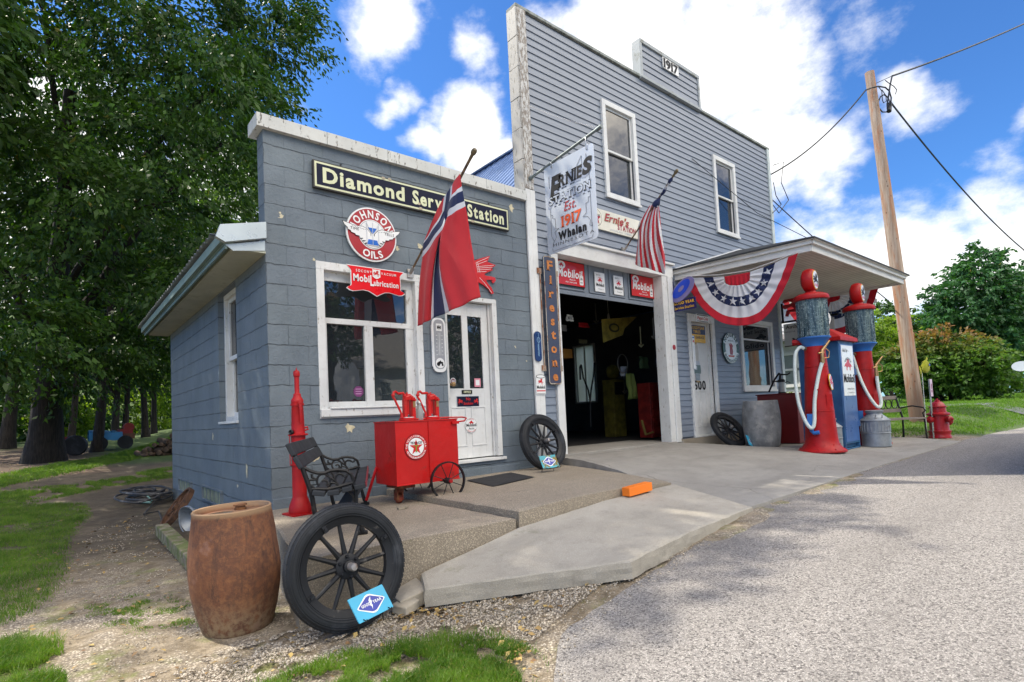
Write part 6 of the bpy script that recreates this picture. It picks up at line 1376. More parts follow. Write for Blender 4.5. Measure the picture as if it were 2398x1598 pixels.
for pts, r in (([(800, 1075), (800, 1000), (805, 940)], .022), ([(730, 1060), (760, 990), (790, 945), (800, 935)], .018), ([(790, 945), (850, 945), (870, 932)], .014), ([(755, 990), (790, 990)], .015), ([(835, 1000), (850, 990), (870, 1000)], .008)): g.tube([ch(*p) for p in pts], r, 8)
c = ch(818, 1080); g.lathe([(.07, 0), (.07, .02), (.055, .03)], (c[0], c[1], z_+.95), n=18); g.lathe([(.065, .22), (.065, .26), (.04, .28)], (c[0], c[1], z_+.95), n=18); build('pump', g, M_BLACK, t, smooth=True)
g = MB(); g.lathe([(.055, .03), (.055, .22)], (c[0], c[1], z_+.95), n=18); build('cylinder', g, mat('pump_cylinder', (.35, .38, .38), .15, bump=0), t, smooth=True)

def milkcan(label, x, y, h=.60, r=.205, ribs=True):
    z = apz(x, y); t = thing('milk_can', label, 'milk can', (x, y, z), 'grey steel milk cans')
    p = [(0, .0), (r*.97, 0), (r, .01), (r*.99, .03), (r*.99, h*.36), (r*1.03, h*.37), (r*1.03, h*.385), (r*.99, h*.395), (r, h*.70), (r*1.05, h*.71), (r*1.05, h*.735), (r*.98, h*.75), (r*.60, h*.87), (r*.53, h*.90), (r*.53, h*.96)]
    g = MB(); g.lathe(p, (x, y, z), n=48, caps=False)
    if ribs:
        for k in range(26): a = 2*pi*k/26; g.tube([(x+r*cos(a), y+r*sin(a), z+h*.42), (x+r*cos(a), y+r*sin(a), z+h*.68)], .006, 5)
    b = build('body', g, M_GALV, t, smooth=True)
    g = MB(); g.lathe([(r*.56, h*.93), (r*.62, h*.96), (r*.62, h), (r*.5, h*1.01), (0, h*1.0)], (x, y, z), n=32); build('lid', g, M_GALV, t, smooth=True)
    for s in (-1, 1):
        g = MB(); a = .6+(0 if s > 0 else pi); u = vec(cos(a), sin(a), 0); q = vec(-sin(a), cos(a), 0); c = vec(x, y, z+h*.80)
        g.tube([c+u*r*.85-q*.05, c+u*(r*1.0)-q*.045+vec(0, 0, .05), c+u*(r*1.0)+q*.045+vec(0, 0, .05), c+u*r*.85+q*.05], .009, 7); build('handle', g, M_GALV, t, smooth=True)
    return t
milkcan('ribbed grey milk can standing in front of the farther fuel pump', 9.06, -2.36, .60, .21); milkcan('smooth grey milk can half hidden between the nearer fuel pump and the blue cabinet', 8.03, -2.04, .50, .17, False)

RRV = vec(0, 0, 0)
def fuelpump(label, x, y, hose):
    z = apz(x, y); t = thing('fuel_pump', label, 'fuel pump', (x, y, z), 'red visible-glass fuel pumps'); o = (x, y, z)
    H = lambda v: v
    g = MB(); g.lathe([(0, 0), (.325, 0), (.335, .012), (.33, .03), (.275, .07), (.235, .13), (.222, .20), (.205, .5), (.170, 1.10), (.145, 1.52), (.145, 1.64), (0, 1.64)], o, n=40, caps=False); build('column', g, M_RED2, t, smooth=True)
    g = MB()
    for k in range(8): a = 2*pi*k/8+.2; g.lathe([(.012, 0), (.012, .012), (.007, .018)], (x+.30*cos(a), y+.30*sin(a), z+.045), n=6)
    for k in range(12): a = 2*pi*k/12; g.lathe([(.007, 0), (.005, .008)], (x+.246*cos(a), y+.246*sin(a), z+.12), unit((cos(a), sin(a), .5)), 6)
    for zz, rr in ((.62, .199), (1.30, .159)): g.lathe([(rr, 0), (rr+.004, .003), (rr+.004, .009), (rr-.001, .012)], (x, y, z+zz), n=40, caps=False)
    q_ = vec(x, y, z)-RRV*.0+vec(-.06, -.16, .78); g.obox(q_, (unit((.9, -.35, 0)), unit((-.35, -.9, .1)), (0, 0, 1)), (.055, .02, .09)); g.tube([vec(x, y, z+.95)+vec(-.17, -.07, 0), vec(x, y, z+.95)+vec(-.23, -.09, 0)], .012, 8)
    build('fittings', g, M_RED2, t, smooth=True)
    g = MB(); g.lathe([(.15, 1.62), (.155, 1.65), (.17, 1.68), (.215, 1.735), (.232, 1.745), (.232, 1.76), (.2, 1.77)], o, n=40); build('collar', g, mat('pump_blue', (.02, .13, .42), .4, var=.1, bump=.05), t, smooth=True)
    g = MB()
    for k in range(40):     # wire cage round the glass
        a = 2*pi*k/40; g.tube([(x+.213*cos(a), y+.213*sin(a), z+1.76), (x+.213*cos(a), y+.213*sin(a), z+2.37)], .0045, 5, 0)
    for k in range(22): zz = z+1.78+k*.027; g.tube([(x+.216*cos(a), y+.216*sin(a), zz) for a in np.linspace(0, 2*pi, 33)[:-1]], .0022, 4, 0, closed=True)
    build('cage', g, mat('cage_steel', (.035, .075, .10), .5, metal=.2, var=.5, vs=14, col2=(.34, .42, .42), c2=(.50, .58), c2s=26), t)
    g = MB(); g.lathe([(.195, 1.76), (.195, 2.36)], o, n=36)
    if 'pump_glass' not in MATS:
        m, t_, b = newmat('pump_glass'); oo = t_.scale(t_.obj(), (1, 1, .12)); cgl = t_.mix(t_.mr(t_.noise(oo, 14, 6, .7), .35, .7), (.02, .05, .065), (.30, .40, .38)); t_.put(b.inputs['Base Color'], cgl); b.inputs['Roughness'].default_value = .12; b.inputs['Specular IOR Level'].default_value = .9
    cyl = build('glass_cylinder', g, MATS['pump_glass'], t, smooth=True)
    g = MB(); g.lathe([(.20, 2.335), (.245, 2.345), (.252, 2.375), (.238, 2.41), (.18, 2.44), (.10, 2.46), (.05, 2.465)], o, n=40); build('dome', g, M_RED2, t, smooth=True)
    dirg = unit((.12, -1, 0)); c = vec(x, y, z+2.655)   # globe: broad face turned to the road
    g = MB(); g.lathe([(.0, -.105), (.11, -.10), (.165, -.07), (.182, -.03), (.182, .03), (.165, .07), (.14, .085)], c, dirg, 36, caps=False); g.lathe([(.06, 0), (.085, .01), (.07, .04), (.06, .06)], (x, y, z+2.445), n=20); gl = build('globe', g, M_RED2, t, smooth=True)
    u = unit(np.cross([0, 0, 1], dirg)); v = vec(0, 0, 1)
    g = MB(); g.prism(disc2(.15, 36), c+dirg*.078, u, v, .006, 1); g.prism(disc2(.135, 36), c+dirg*.085, u, v, .002, 0)
    g.prism([(q[0]*.26, q[1]*.22) for q in HORSE], c+dirg*.088, u, v, .001, 2); text(g, 'GASOLINE', c+dirg*.088-v*.10, u, v, .035, width=.19, bold=.03, mi=3); build('globe_face', g, [M_SWH, M_SYEL, M_SBK, M_SRED], gl)
    d2 = unit((-.12, -1, 0)) if 0 else dirg; cc = vec(x, y, z+1.06)+dirg*.182; u = unit(np.cross([0, 0, 1], dirg)); v2 = unit(vec(0, 0, 1)+dirg*-.09)
    g = MB(); g.prism([(a*.8, b*1.1) for a, b in disc2(.115, 30)], cc, u, v2, .008, 1); g.prism([(a*.8, b*1.1) for a, b in disc2(.10, 30)], cc+dirg*.0085, u, v2, .002, 0); g.prism([(q[0]*.17, q[1]*.2) for q in HORSE], cc+dirg*.012, u, v2, .001, 2); build('emblem', g, [M_SWH, M_SYEL, M_SRED], t)
    hx = hose; g = MB(); RR_, CC_ = vec(.36, -.93, 0), vec(-.93, -.36, 0); P0 = [vec(x, y, z)+RR_*p[0]+CC_*p[1]+vec(0, 0, p[2]) for p in hx]
    # smooth hose
    pts = []
    for i in range(len(P0)-1):
        p0, p1, p2, p3 = P0[max(i-1, 0)], P0[i], P0[i+1], P0[min(i+2, len(P0)-1)]
        for k in range(8): s = k/8; pts.append(.5*((2*p1)+(-p0+p2)*s+(2*p0-5*p1+4*p2-p3)*s*s+(-p0+3*p1-3*p2+p3)*s**3))
    pts.append(P0[-1]); g.tube(pts, .026, 10); build('hose', g, mat('hose_white', (.62, .68, .64), .5, var=.08, bump=.02), t, smooth=True)
    e = pts[-1]; g = MB(); g.tube([e-vec(0, 0, .03), e+vec(0, 0, .03)], .033, 10); q = unit((.35, -.25, .9)); g.tube([e+vec(0, 0, .02), e+vec(0, 0, .12), e+vec(.01, 0, .16)+q*.0, e+vec(.01, 0, .15)+unit((.5, -.4, .8))*.2], [.028, .026, .024, .013], 10)
    g.tube([e+vec(0, 0, .04), e+vec(.08, -.06, .05), e+vec(.09, -.07, .14), e+vec(.04, -.03, .2)], .008, 7); g.tube([e+vec(-.05, .03, .12), e+vec(.02, -.02, .13)], .015, 8); build('nozzle', g, M_BRASS, t, smooth=True)
    g = MB(); s0 = P0[0]; g.tube([vec(x, y, s0[2])+unit(s0-vec(x, y, s0[2]))*.12, s0+vec(0, 0, .0)], .036, 10); build('hose_elbow', g, rustmat('elbow', (.10, .09, .08), (.16, .10, .06)), t, smooth=True)
    g = MB(); q_ = vec(x, y, z)+CC_*.22-RR_*.12; g.obox(q_+vec(0, 0, .5), (RR_, CC_, (0, 0, 1)), (.05, .04, .09)); g.tube([q_+vec(0, 0, .44), q_+vec(0, 0, .33), q_+RR_*.03+CC_*.02+vec(0, 0, .30), q_+RR_*.10+CC_*.03+vec(0, 0, .31)], .03, 10); build('hook', g, MATS['pump_blue'], t, smooth=True)
    g = MB(); g.beam(vec(x, y, z+1.73)-RR_*.30, vec(x, y, z+1.73)-RR_*.2, .05, .045); build('bracket', g, M_RED2, t)
    return t
U = lambda a, r: (cos(a)*r, sin(a)*r)
fuelpump('nearer red fuel pump with glass tank, its white hose looped to the left', 7.52, -2.10, [(-.14, .08, 1.60), (-.20, .10, 1.62), (-.27, .12, 1.50), (-.29, .14, 1.15), (-.27, .18, .78), (-.20, .25, .50), (-.13, .28, .38), (-.08, .27, .45), (-.05, .24, .80), (.02, .20, 1.15), (.09, .17, 1.38)])
fuelpump('farther red glass fuel pump beyond the blue cabinet, its hose drooping to a milk can', 9.42, -2.14, [(-.16, .12, 1.58), (-.14, .14, 1.5), (-.08, .18, 1.2), (.0, .24, .92), (.10, .28, .70), (.17, .28, .64), (.20, .24, .74), (.18, .20, .95), (.17, .17, 1.2)])

# blue cabinet pump with a hipped red roof
z_ = apz(8.4, -2.1); c0 = (8.14, -2.22)
t = thing('blue_pump_cabinet', 'tall narrow blue pump cabinet with red hipped roof and white Mobiloil panel', 'fuel pump', (8.45, -1.95, z_))
g = MB(); X0, X1, Y0, Y1 = 8.13, 8.76, -2.22, -1.60; g.box(X0, X1, Y0, Y1, z_+.09, z_+1.75); g.box(X0, X0+.03, Y0, Y1, z_, z_+.09); g.box(X1-.03, X1, Y0, Y1, z_, z_+.09); g.box(X0, X1, Y0, Y0+.02, z_, z_+.02); g.box(X0+.03, X1-.03, Y0+.05, Y0+.06, z_+.02, z_+.09)
body = build('body', g, mat('cabinet_blue', (.018, .075, .20), .35, var=.12, vs=2, col2=(.03, .14, .30), c2=(.4, .7), c2s=1.5, bump=.04, bs=20), t, bevel=.012)
g = MB(); g.box(X0+.03, X1-.03, Y0-.008, Y0, z_+.12, z_+1.70); g.box(X1-.03, X1+.01, Y0-.02, Y0+.02, z_+.35, z_+.45); g.box(X1-.03, X1+.01, Y0-.02, Y0+.02, z_+1.2, z_+1.3)
build('door', g, mat('door_blue', (.05, .12, .32), .3, var=.25, vs=1.2, bump=.03, bs=15), body, bevel=.003)
g = MB(); o_ = .06; zz = z_+1.75; mx_, my = (X0+X1)/2, (Y0+Y1)/2
A_ = [(X0-o_, Y0-o_), (X1+o_, Y0-o_), (X1+o_, Y1+o_), (X0-o_, Y1+o_)]; g.add([(x, y, zz) for x, y in A_]+[(x, y, zz+.06) for x, y in A_]+[(mx_-.1, my-.1, zz+.24), (mx_+.1, my-.1, zz+.24), (mx_+.1, my+.1, zz+.24), (mx_-.1, my+.1, zz+.24)], [(3, 2, 1, 0), (0, 1, 5, 4), (1, 2, 6, 5), (2, 3, 7, 6), (3, 0, 4, 7), (4, 5, 9, 8), (5, 6, 10, 9), (6, 7, 11, 10), (7, 4, 8, 11), (8, 9, 10, 11)]); build('roof', g, M_RED2, t, bevel=.006)
g = MB(); y = Y0-.009; a_, b_ = X0+.07, X1-.07; g.box(a_, b_, y-.004, y, z_+.86, z_+1.68, 0); y -= .005
text(g, 'Ask for -', (a_+.04, y, z_+1.57), FU, FV, .06, width=.25, align='l', bold=.01, shear=.2, mi=2); text(g, 'GARGOYLE', (0, 0, 0), FU, FV, .034, bold=.03, mi=2, path=arc_path(((a_+b_)/2, y, z_+1.28), FU, FV, .17)); shape(g, GARG, ((a_+b_)/2, y-.0, z_+1.36), FU, FV, .34, 1)
text(g, 'Mobiloil', ((a_+b_)/2, y, z_+1.08), FU, FV, .13, width=.45, bold=.02, mi=2, serif=True); text(g, 'Authorized Service', ((a_+b_)/2+.04, y, z_+.96), FU, FV, .03, width=.30, mi=2); text(g, 'Vacuum Oil Co.', ((a_+b_)/2+.06, y, z_+.90), FU, FV, .022, width=.24, mi=2)
build('panel', g, [M_SWH, M_SRED, M_SBK], body)
g = MB(); c = vec(mx_-.05, my, zz+.42); dg = unit((-.35, -.9, 0)); u = unit(np.cross([0, 0, 1], dg)); v = vec(0, 0, 1)
g.lathe([(.0, -.06), (.12, -.055), (.17, -.02), (.17, .02), (.12, .055)], c, dg, 32, caps=True); g.lathe([(.05, -.2), (.05, -.15)], c, n=14); gl = build('globe', g, mat('globe_yellow', (.62, .45, .08), .35, bump=0), t, smooth=True)
g = MB(); g.prism(disc2(.135, 32), c+dg*.056, u, v, .003, 0); g.prism([(q[0]*.14, q[1]*.13+.05) for q in HORSE], c+dg*.06, u, v, .001, 1); text(g, 'Mobil', c+dg*.06-v*.045, u, v, .05, width=.19, bold=.03, mi=2); text(g, 'GAS', c+dg*.06-v*.10, u, v, .035, width=.10, bold=.03, mi=2); build('globe_face', g, [M_SWH, M_SRED, M_SNAVY], gl)
g = MB(); g.tube([(X1+.03, Y0+.1, z_+1.0), (X1+.05, Y0+.08, z_+.75), (X1+.06, Y0+.06, z_+.62)], .03, 10); build('side_handle', g, MATS['pump_blue'], t, smooth=True)

# ------------------------------------------------------------------ hydrant, marker, windsock, park bench, pole
hx, hy = 12.02, -2.56; z_ = gz(hx, hy)
t = thing('fire_hydrant', 'dark red fire hydrant standing at the end of the concrete apron', 'fire hydrant', (hx, hy, z_))
g = MB(); g.lathe([(0, 0), (.185, 0), (.185, .03), (.175, .05), (.175, .10), (.19, .12), (.19, .14), (.165, .15), (.16, .17), (.16, .44), (.19, .45), (.195, .48), (.165, .50), (.135, .51), (.13, .60), (.15, .61), (.15, .625), (.125, .63), (.11, .67), (.075, .71), (.045, .72), (.045, .745), (.02, .75), (.02, .78), (0, .78)], (hx, hy, z_), n=36, caps=False)
M_HYD = mat('hydrant_red', (.32, .008, .014), .35, var=.1, bump=.05); b = build('body', g, M_HYD, t, smooth=True)
for q in ((.9, -.45, 0), (-.45, -.9, 0), (-.9, .45, 0)):
    q = unit(q); big = q[0] > .5; g = MB(); R = .085 if big else .055; g.lathe([(R*.8, 0), (R*.85, .10), (R*1.15, .11), (R*1.15, .16), (R*.8, .18), (R*.3, .185), (R*.3, .21), (0, .21)], vec(hx, hy, z_+(.33 if big else .37))+q*.08, q, 20); build('nozzle_cap', g, M_HYD, b, smooth=True)
mx, my = 11.86, -2.50; z_ = gz(mx, my)
t = thing('marker_post', 'thin metal marker post with a small pink and white notice beside the hydrant', 'post', (mx, my, z_))
g = MB(); g.beam((mx, my, z_), (mx-.02, my, z_+1.17), .035, .02, up=(0, 1, 0)); build('post', g, mat('post_grey', (.33, .42, .38), .5), t)
u = unit((.72, -.69, 0)) if 0 else vec(1, 0, 0); g = MB(); o = vec(mx+.02, my-.015, z_+1.0); g.prism(rrect(.15, .34, .008), o, u, (0, 0, 1), .008, 0); g.prism(rrect(.06, .11, .025), o+vec(.01, -.009, .03), u, (0, 0, 1), .001, 1); g.prism(rrect(.06, .05, .01), o+vec(.01, -.009, -.07), u, (0, 0, 1), .001, 1); build('notice', g, [mat('notice_pink', (.60, .45, .55), .5), mat('notice_plum', (.25, .06, .12), .5)], t)
fx, fy = 11.75, -2.42; fz = gz(fx, fy)
t = thing('fish_windsock', 'yellow cloth fish windsock on a thin stick above the marker post', 'windsock', (fx, fy, fz))
g = MB(); g.tube([(fx, fy, fz), (fx, fy, fz+1.30)], .006, 6); build('stick', g, MATS['hose_white'], t)
C_YEL = clothmat('cloth_yellow', (.58, .60, .03), .5); g = MB(); du = unit((1, -.1, .12)); c = vec(fx-.05, fy, fz+1.40)
def fish(u, v):
    r = float(np.interp(v, [0, .2, .45, .8, 1], [.03, .05, .10, .11, .085])); a = 2*pi*u; p = c+du*(v*.34); return p+vec(0, .45, 0)*r*cos(a)+vec(-.1, 0, 1)*r*sin(a)*1.2
g.grid(fish, 20, 16, closeu=True); g.add([tuple(c+vec(-.0, 0, 0)), tuple(c+vec(-.12, 0, .05)), tuple(c+vec(-.10, 0, -.03)), tuple(c+vec(-.02, 0, -.20)), tuple(c+vec(.04, 0, -.17)), tuple(c+vec(.06, 0, -.03))], [(0, 1, 2), (0, 2, 3), (0, 3, 4), (0, 4, 5)]); g.add([tuple(c+du*.2+vec(0, 0, .1)), tuple(c+du*.33+vec(0, 0, .19)), tuple(c+du*.38+vec(0, 0, .16)), tuple(c+du*.34+vec(0, 0, .08))], [(0, 1, 2, 3)]); b = solid(build('cloth', g, C_YEL, t, smooth=True))
g = MB(); g.prism([(.045*cos(a), .022*sin(a)) for a in np.linspace(0, 2*pi, 16, endpoint=False)], c+du*.25+vec(0, -.062, .03), vec(1, 0, 0), vec(0, 0, 1), .004); build('eye_patch', g, mat('cloth_blue', (.05, .12, .45), .6), t)

bx0, by0 = 11.05, -1.75; z_ = gz(11.6, -1.9)
t = thing('park_bench', 'garden bench with scrolled iron back on the grass between the pumps and hydrant', 'bench', (11.3, -1.9, z_))
du = unit((1, -.42, 0)); nb = unit((-.42, -1, 0)); o = vec(10.62, -1.62, z_); L = 1.15
M_OLD = mat('weathered_wood', (.20, .17, .15), .8, var=.25, bump=.4, bs=40)
for k in range(4): g = MB(); g.obox(o+du*L/2+nb*(.08+k*.11)+vec(0, 0, .42), (du, nb, (0, 0, 1)), (L/2, .045, .014)); build('seat_slat', g, M_OLD, t)
for zz in (.58, .84): g = MB(); g.obox(o+du*L/2-nb*.02+vec(0, 0, zz)-nb*(zz-.5)*.3, (du, nb, (0, 0, 1)), (L/2, .014, .035)); build('back_rail', g, M_OLD, t)
g = MB(); cb_ = o+du*L/2-nb*.08+vec(0, 0, .71)
for k in range(-3, 4):
    for s in (0,): g.tube([cb_+du*(k*.16+.075*cos(a))+vec(0, 0, .095*sin(a)) for a in np.linspace(0, 2*pi, 15)[:-1]], .009, 6, closed=True)
for k in range(9): a = pi*k/8; g.tube([cb_-vec(0, 0, .09), cb_+du*.11*cos(a)+vec(0, 0, -.09+.17*sin(a))], .007, 5)
build('scroll_panel', g, M_BLACK, t, smooth=True)
for s in (0, 1):
    q = o+du*L*s; g = MB(); g.tube([q-nb*.02, q-nb*.01+vec(0, 0, .42), q-nb*.13+vec(0, 0, .88)], .018, 7); g.tube([q+nb*.44, q+nb*.42+vec(0, 0, .40), q-nb*.0+vec(0, 0, .42)], .018, 7); g.tube([q-nb*.06+vec(0, 0, .62), q+nb*.2+vec(0, 0, .66), q+nb*.42+vec(0, 0, .62), q+nb*.45+vec(0, 0, .56), q+nb*.40+vec(0, 0, .52), q+nb*.42+vec(0, 0, .42)], .014, 7); build('side_frame', g, M_BLACK, t, smooth=True)

PB = CAM+ray(2150, 975)*12.6; z0 = gz(PB[0], PB[1])
pt = CAM+ray(2036, 170)*13.0
t = thing('utility_pole', 'tall leaning peeled-wood utility pole with a bundle of slack cable near its top', 'utility pole', (PB[0], PB[1], z0))
m, t_, b = newmat('pole_timber'); o_ = t_.obj(); st = t_.scale(o_, (6, 6, .35)); n_ = t_.noise(st, 4, 7, .7); s_ = t_.sep(o_)
c_ = t_.mix(t_.mr(n_, .35, .7), (.30, .21, .145), (.47, .385, .305)); c_ = t_.mix(t_.mr(t_.noise(t_.scale(o_, (3, 3, .5)), 3, 6, .65), .46, .66, 0, .75), c_, (.38, .15, .06)); c_ = t_.mix(t_.mr(t_.voro(t_.scale(o_, (5, 5, 3)), 1.6), .13, .06), c_, (.12, .07, .04)); c_ = t_.mix(t_.mr(s_[2], 1.3, .3, 0, .85), c_, (.10, .06, .045))
t_.put(b.inputs['Base Color'], c_); b.inputs['Roughness'].default_value = .8; t_.put(b.inputs['Normal'], t_.bump(n_, .5, .01))
g = MB(); a = vec(PB[0], PB[1], z0-.3); top_ = pt; g.tube([a+(top_-a)*k/12 for k in range(13)], [.158-.062*k/12 for k in range(13)], 20); pole_o = build('pole', g, MATS['pole_timber'], t, smooth=True)
M_CAB = mat('black_cable', (.02, .022, .028), .5, bump=0)
def wire(pts, r, name='cable', parent=None, sag=0., n=24, **tags):
    P = []
    for p, q in zip(pts, pts[1:]):
        p = np.array(p); q = np.array(q)
        for k in range(n): s = k/n; P.append(p+(q-p)*s-vec(0, 0, sag*4*s*(1-s)))
    P.append(np.array(pts[-1])); g = MB(); g.tube(P, r, 6); return build(name, g, M_CAB, parent, smooth=True, **tags)
A0 = pt-vec(0, 0, .36)
T0 = 13.
def R_(x, y, tt): return CAM+ray(x, y)*tt
def c9(x, y): return (1990+x*.13393, 90+y*.13393)
loop1 = [(285, 905), (400, 860), (500, 840), (620, 860), (690, 920), (725, 1040), (715, 1170), (690, 1230), (640, 1290), (570, 1290), (510, 1220), (495, 1120), (540, 1020), (600, 985), (660, 1030), (690, 1090)]
loop2 = [(740, 660), (705, 820), (680, 1000), (655, 1150), (660, 1240), (690, 1240)]; loop3 = [(620, 735), (690, 790), (770, 840), (820, 900), (800, 980)]; loop4 = [(500, 845), (560, 920), (570, 1080), (590, 1130), (640, 1100), (630, 1000), (560, 900)]
for lp, r in ((loop1, .016), (loop2, .018), (loop3, .010), (loop4, .010)): g = MB(); g.tube([R_(*c9(*p), 12.75+.02*i) for i, p in enumerate(lp)], r, 6); build('cable_loop', g, M_CAB, t, smooth=True)
g = MB(); e = R_(*c9(690, 1215), 12.9); g.tube([e+vec(.06, 0, .12), e-vec(.03, 0, .1)], .05, 8); build('splice_case', g, M_BLACK, t, smooth=True)
w0_ = R_(*c9(740, 660), 13.0); w1_ = R_(2398+160, 48-70, 16); w2_ = w0_+(w1_-w0_)*2.6
wire([w0_, w1_, w2_], .022, parent=None, sag=.12, **T('thick twisted cable running from the pole top up to the right', 'cable', 'overhead cables'))
wire([R_(*c9(430, 800), 12.9), R_(*c9(740, 660), 13.0)], .008, parent=t, name='stay')
wire([R_(*c9(700, 1100), 12.95), R_(2398, 586, 19), R_(2470, 650, 20)], .020, parent=None, sag=.25, **T('dark cable sloping down from the pole to the lower right', 'cable', 'overhead cables'))
wire([R_(*c9(280, 905), 12.8), vec(11.25, .1, 6.05)], .017, parent=None, sag=.22, **T('service cable from the pole to the top corner of the garage', 'cable', 'overhead cables'))
for e_, lab in ((w2_, 'second utility pole far along the road holding the thick twisted cable'), (R_(2470, 650, 20), 'short service pole right of the lawn where the lower cable ends')):
    zz = gz(e_[0], e_[1]); t = thing('utility_pole', lab, 'utility pole', (e_[0], e_[1], zz)); g = MB(); g.tube([vec(e_[0], e_[1], zz-.3), vec(e_[0], e_[1], e_[2]+.3)], [.16, .10], 14); build('pole', g, MATS['pole_timber'], t, smooth=True)
def dd(x, y): return (x*K, y*K)
g = MB()
for pts in ([(1777, 380), (1800, 372), (1795, 420), (1812, 460), (1790, 490), (1775, 470)], [(1777, 420), (1783, 450), (1795, 470), (1775, 490)]): g.tube([onY(*dd(*p), -.02 if i in (0, 5) else -.1)*1 for i, p in enumerate(pts)], .010, 6)
build('drop_wire', g, M_CAB, garage, smooth=True)
wire([onY(*dd(1590, 365), -.03), onY(*dd(1740, 490), -.2), onY(*dd(1900, 570), -1.2)], .007, parent=garage, name='wall_wire'); wire([onY(*dd(1775, 460), -.03), vec(14.6, -1.2, 3.2)], .012, parent=None, sag=.05, **T('thin cable from the garage corner sloping down behind the canopy', 'cable', 'overhead cables'))

# ------------------------------------------------------------------ left side clutter
hc = ghit(342, 1176); rs = np.random.default_rng(3)
t = thing('coiled_hose', 'heap of coiled dark hose lying on the gravel beside the office side wall', 'hose', hc)
g = MB(); P = []; M_HOSE = mat('hose_dark', (.05, .05, .055), .5, var=.3, col2=(.22, .21, .2), c2=(.5, .7))
for k in range(330):
    a = k*.19; lp = k/330*11; r = .40+.12*sin(lp*2.1)+.04*sin(lp*5.); ox = .12*sin(lp*1.3); oy = .25*cos(lp*.9)
    P.append(hc+vec(ox+r*.62*cos(a), oy+r*1.25*sin(a)+.15, .03+.012*lp+.07*abs(sin(a*.5+lp))*min(1, lp/4)))
g.tube(P, .016, 7); build('coil', g, M_HOSE, t, smooth=True)
e0_ = P[-1]; g = MB(); Q = [P[0]]+[ghit(*dd(*q))+vec(0, 0, .02) for q in ((330, 1185), (365, 1178), (372, 1200), (378, 1215))]; g.tube(Q, .010, 7); build('loose_end', g, M_HOSE, t, smooth=True)
g = MB(); g.tube([hc+vec(-.12, -.25, .04), hc+vec(.02, -.42, .03)], [.016, .02], 8); g.tube([hc+vec(-.02, -.2, .14), hc+vec(.05, -.36, .05)], .012, 7); build('hose_end', g, mat('hose_teal', (.2, .35, .32), .5), t, smooth=True)
def p1(x, y): return onX(280+x*.12755, 1100+y*.12755, -.22)
wc = onP(*(280+1065*.12755, 1100+700*.12755), (-.25, 1.6, 0), (1, 0, 0)); zb_ = ghit(280+790*.12755, 1100+1070*.12755); zt = onY(280+1320*.12755, 1100+345*.12755, zb_[1]+.05)
ax_ = (zt-zb_); c = (zt+zb_)/2; R = np.linalg.norm(ax_)/2
t = thing('rusty_iron_wheel', 'rusty iron wheel rim leaning on the side wall of the office near the hose', 'wheel', c)
hor = unit(vec(.02, 1, 0)); nr = unit(np.cross(hor, ax_)); g = MB(); g.lathe([(R-.03, -.03), (R, -.032), (R, .032), (R-.03, .03), (R-.022, 0), (R-.03, -.03)], c, nr, 40, caps=False); rim_ = build('rim', g, rustmat('rust_brown', (.06, .035, .025), (.12, .06, .035), (.16, .08, .04)), t, smooth=True)
g = MB(); g.lathe([(.05, -.05), (.05, .05)], c, nr, 14); g.tube([c, c+unit(ax_)*(R-.02)], .012, 6)
for k in range(6): a = k*pi/3; d = unit(ax_)*cos(a)+hor*sin(a); g.tube([c, c+d*(R-.02)], .011, 6)
build('spokes', g, MATS['rust_brown'], t)
fc_ = ghit(442, 1262); fc_ = ghit(440, 1245)
t = thing('metal_funnel', 'grey galvanised funnel shaped bucket lying on its side behind the rusty barrel', 'bucket', fc_+vec(0, 0, .1))
fa = unit((-.55, -.25, -.12)); g = MB(); cf = fc_+vec(.13, .12, .15); g.lathe([(.075, -.10), (.09, 0), (.15, .10), (.17, .13), (.175, .13), (.155, .09), (.09, -.01)], cf, fa, 32, caps=False); build('bucket', g, M_GALV, t, smooth=True)
g = MB(); g.tube([cf+fa*.13+np.cross(fa, (0, 0, 1))*.17*cos(a)+vec(0, 0, 1)*.17*sin(a) for a in np.linspace(0, 2*pi, 29)[:-1]], .008, 6, closed=True); build('rim', g, M_GALV, t, smooth=True)
ta = ghit(366, 1258); tb = ghit(440, 1342); ta2 = ta+vec(.0, .0, .05); tb2 = tb+vec(.02, .05, .055)
t = thing('timber_beam', 'weathered mossy landscaping timber lying on the ground behind the rusty barrel', 'timber', (ta+tb)/2)
g = MB(); dv = unit(tb-ta); g.beam(ta-dv*.1+vec(.07, .02, .06), tb+vec(.07, .02, .055), .13, .13); bm_ = g; m, t_, b = newmat('mossy_timber'); o_ = t_.obj(); c_ = t_.mix(t_.mr(t_.noise(o_, 12, 6, .7), .35, .65), (.17, .13, .09), (.30, .26, .19)); c_ = t_.mix(t_.mr(t_.noise(o_, 7, 6, .7), .42, .58, 0, .9), c_, (.10, .13, .03)); t_.put(b.inputs['Base Color'], c_); b.inputs['Roughness'].default_value = .9; t_.put(b.inputs['Normal'], t_.bump(t_.noise(o_, 40, 6, .7), .7, .01)); build('beam', g, m, t, bevel=.012)
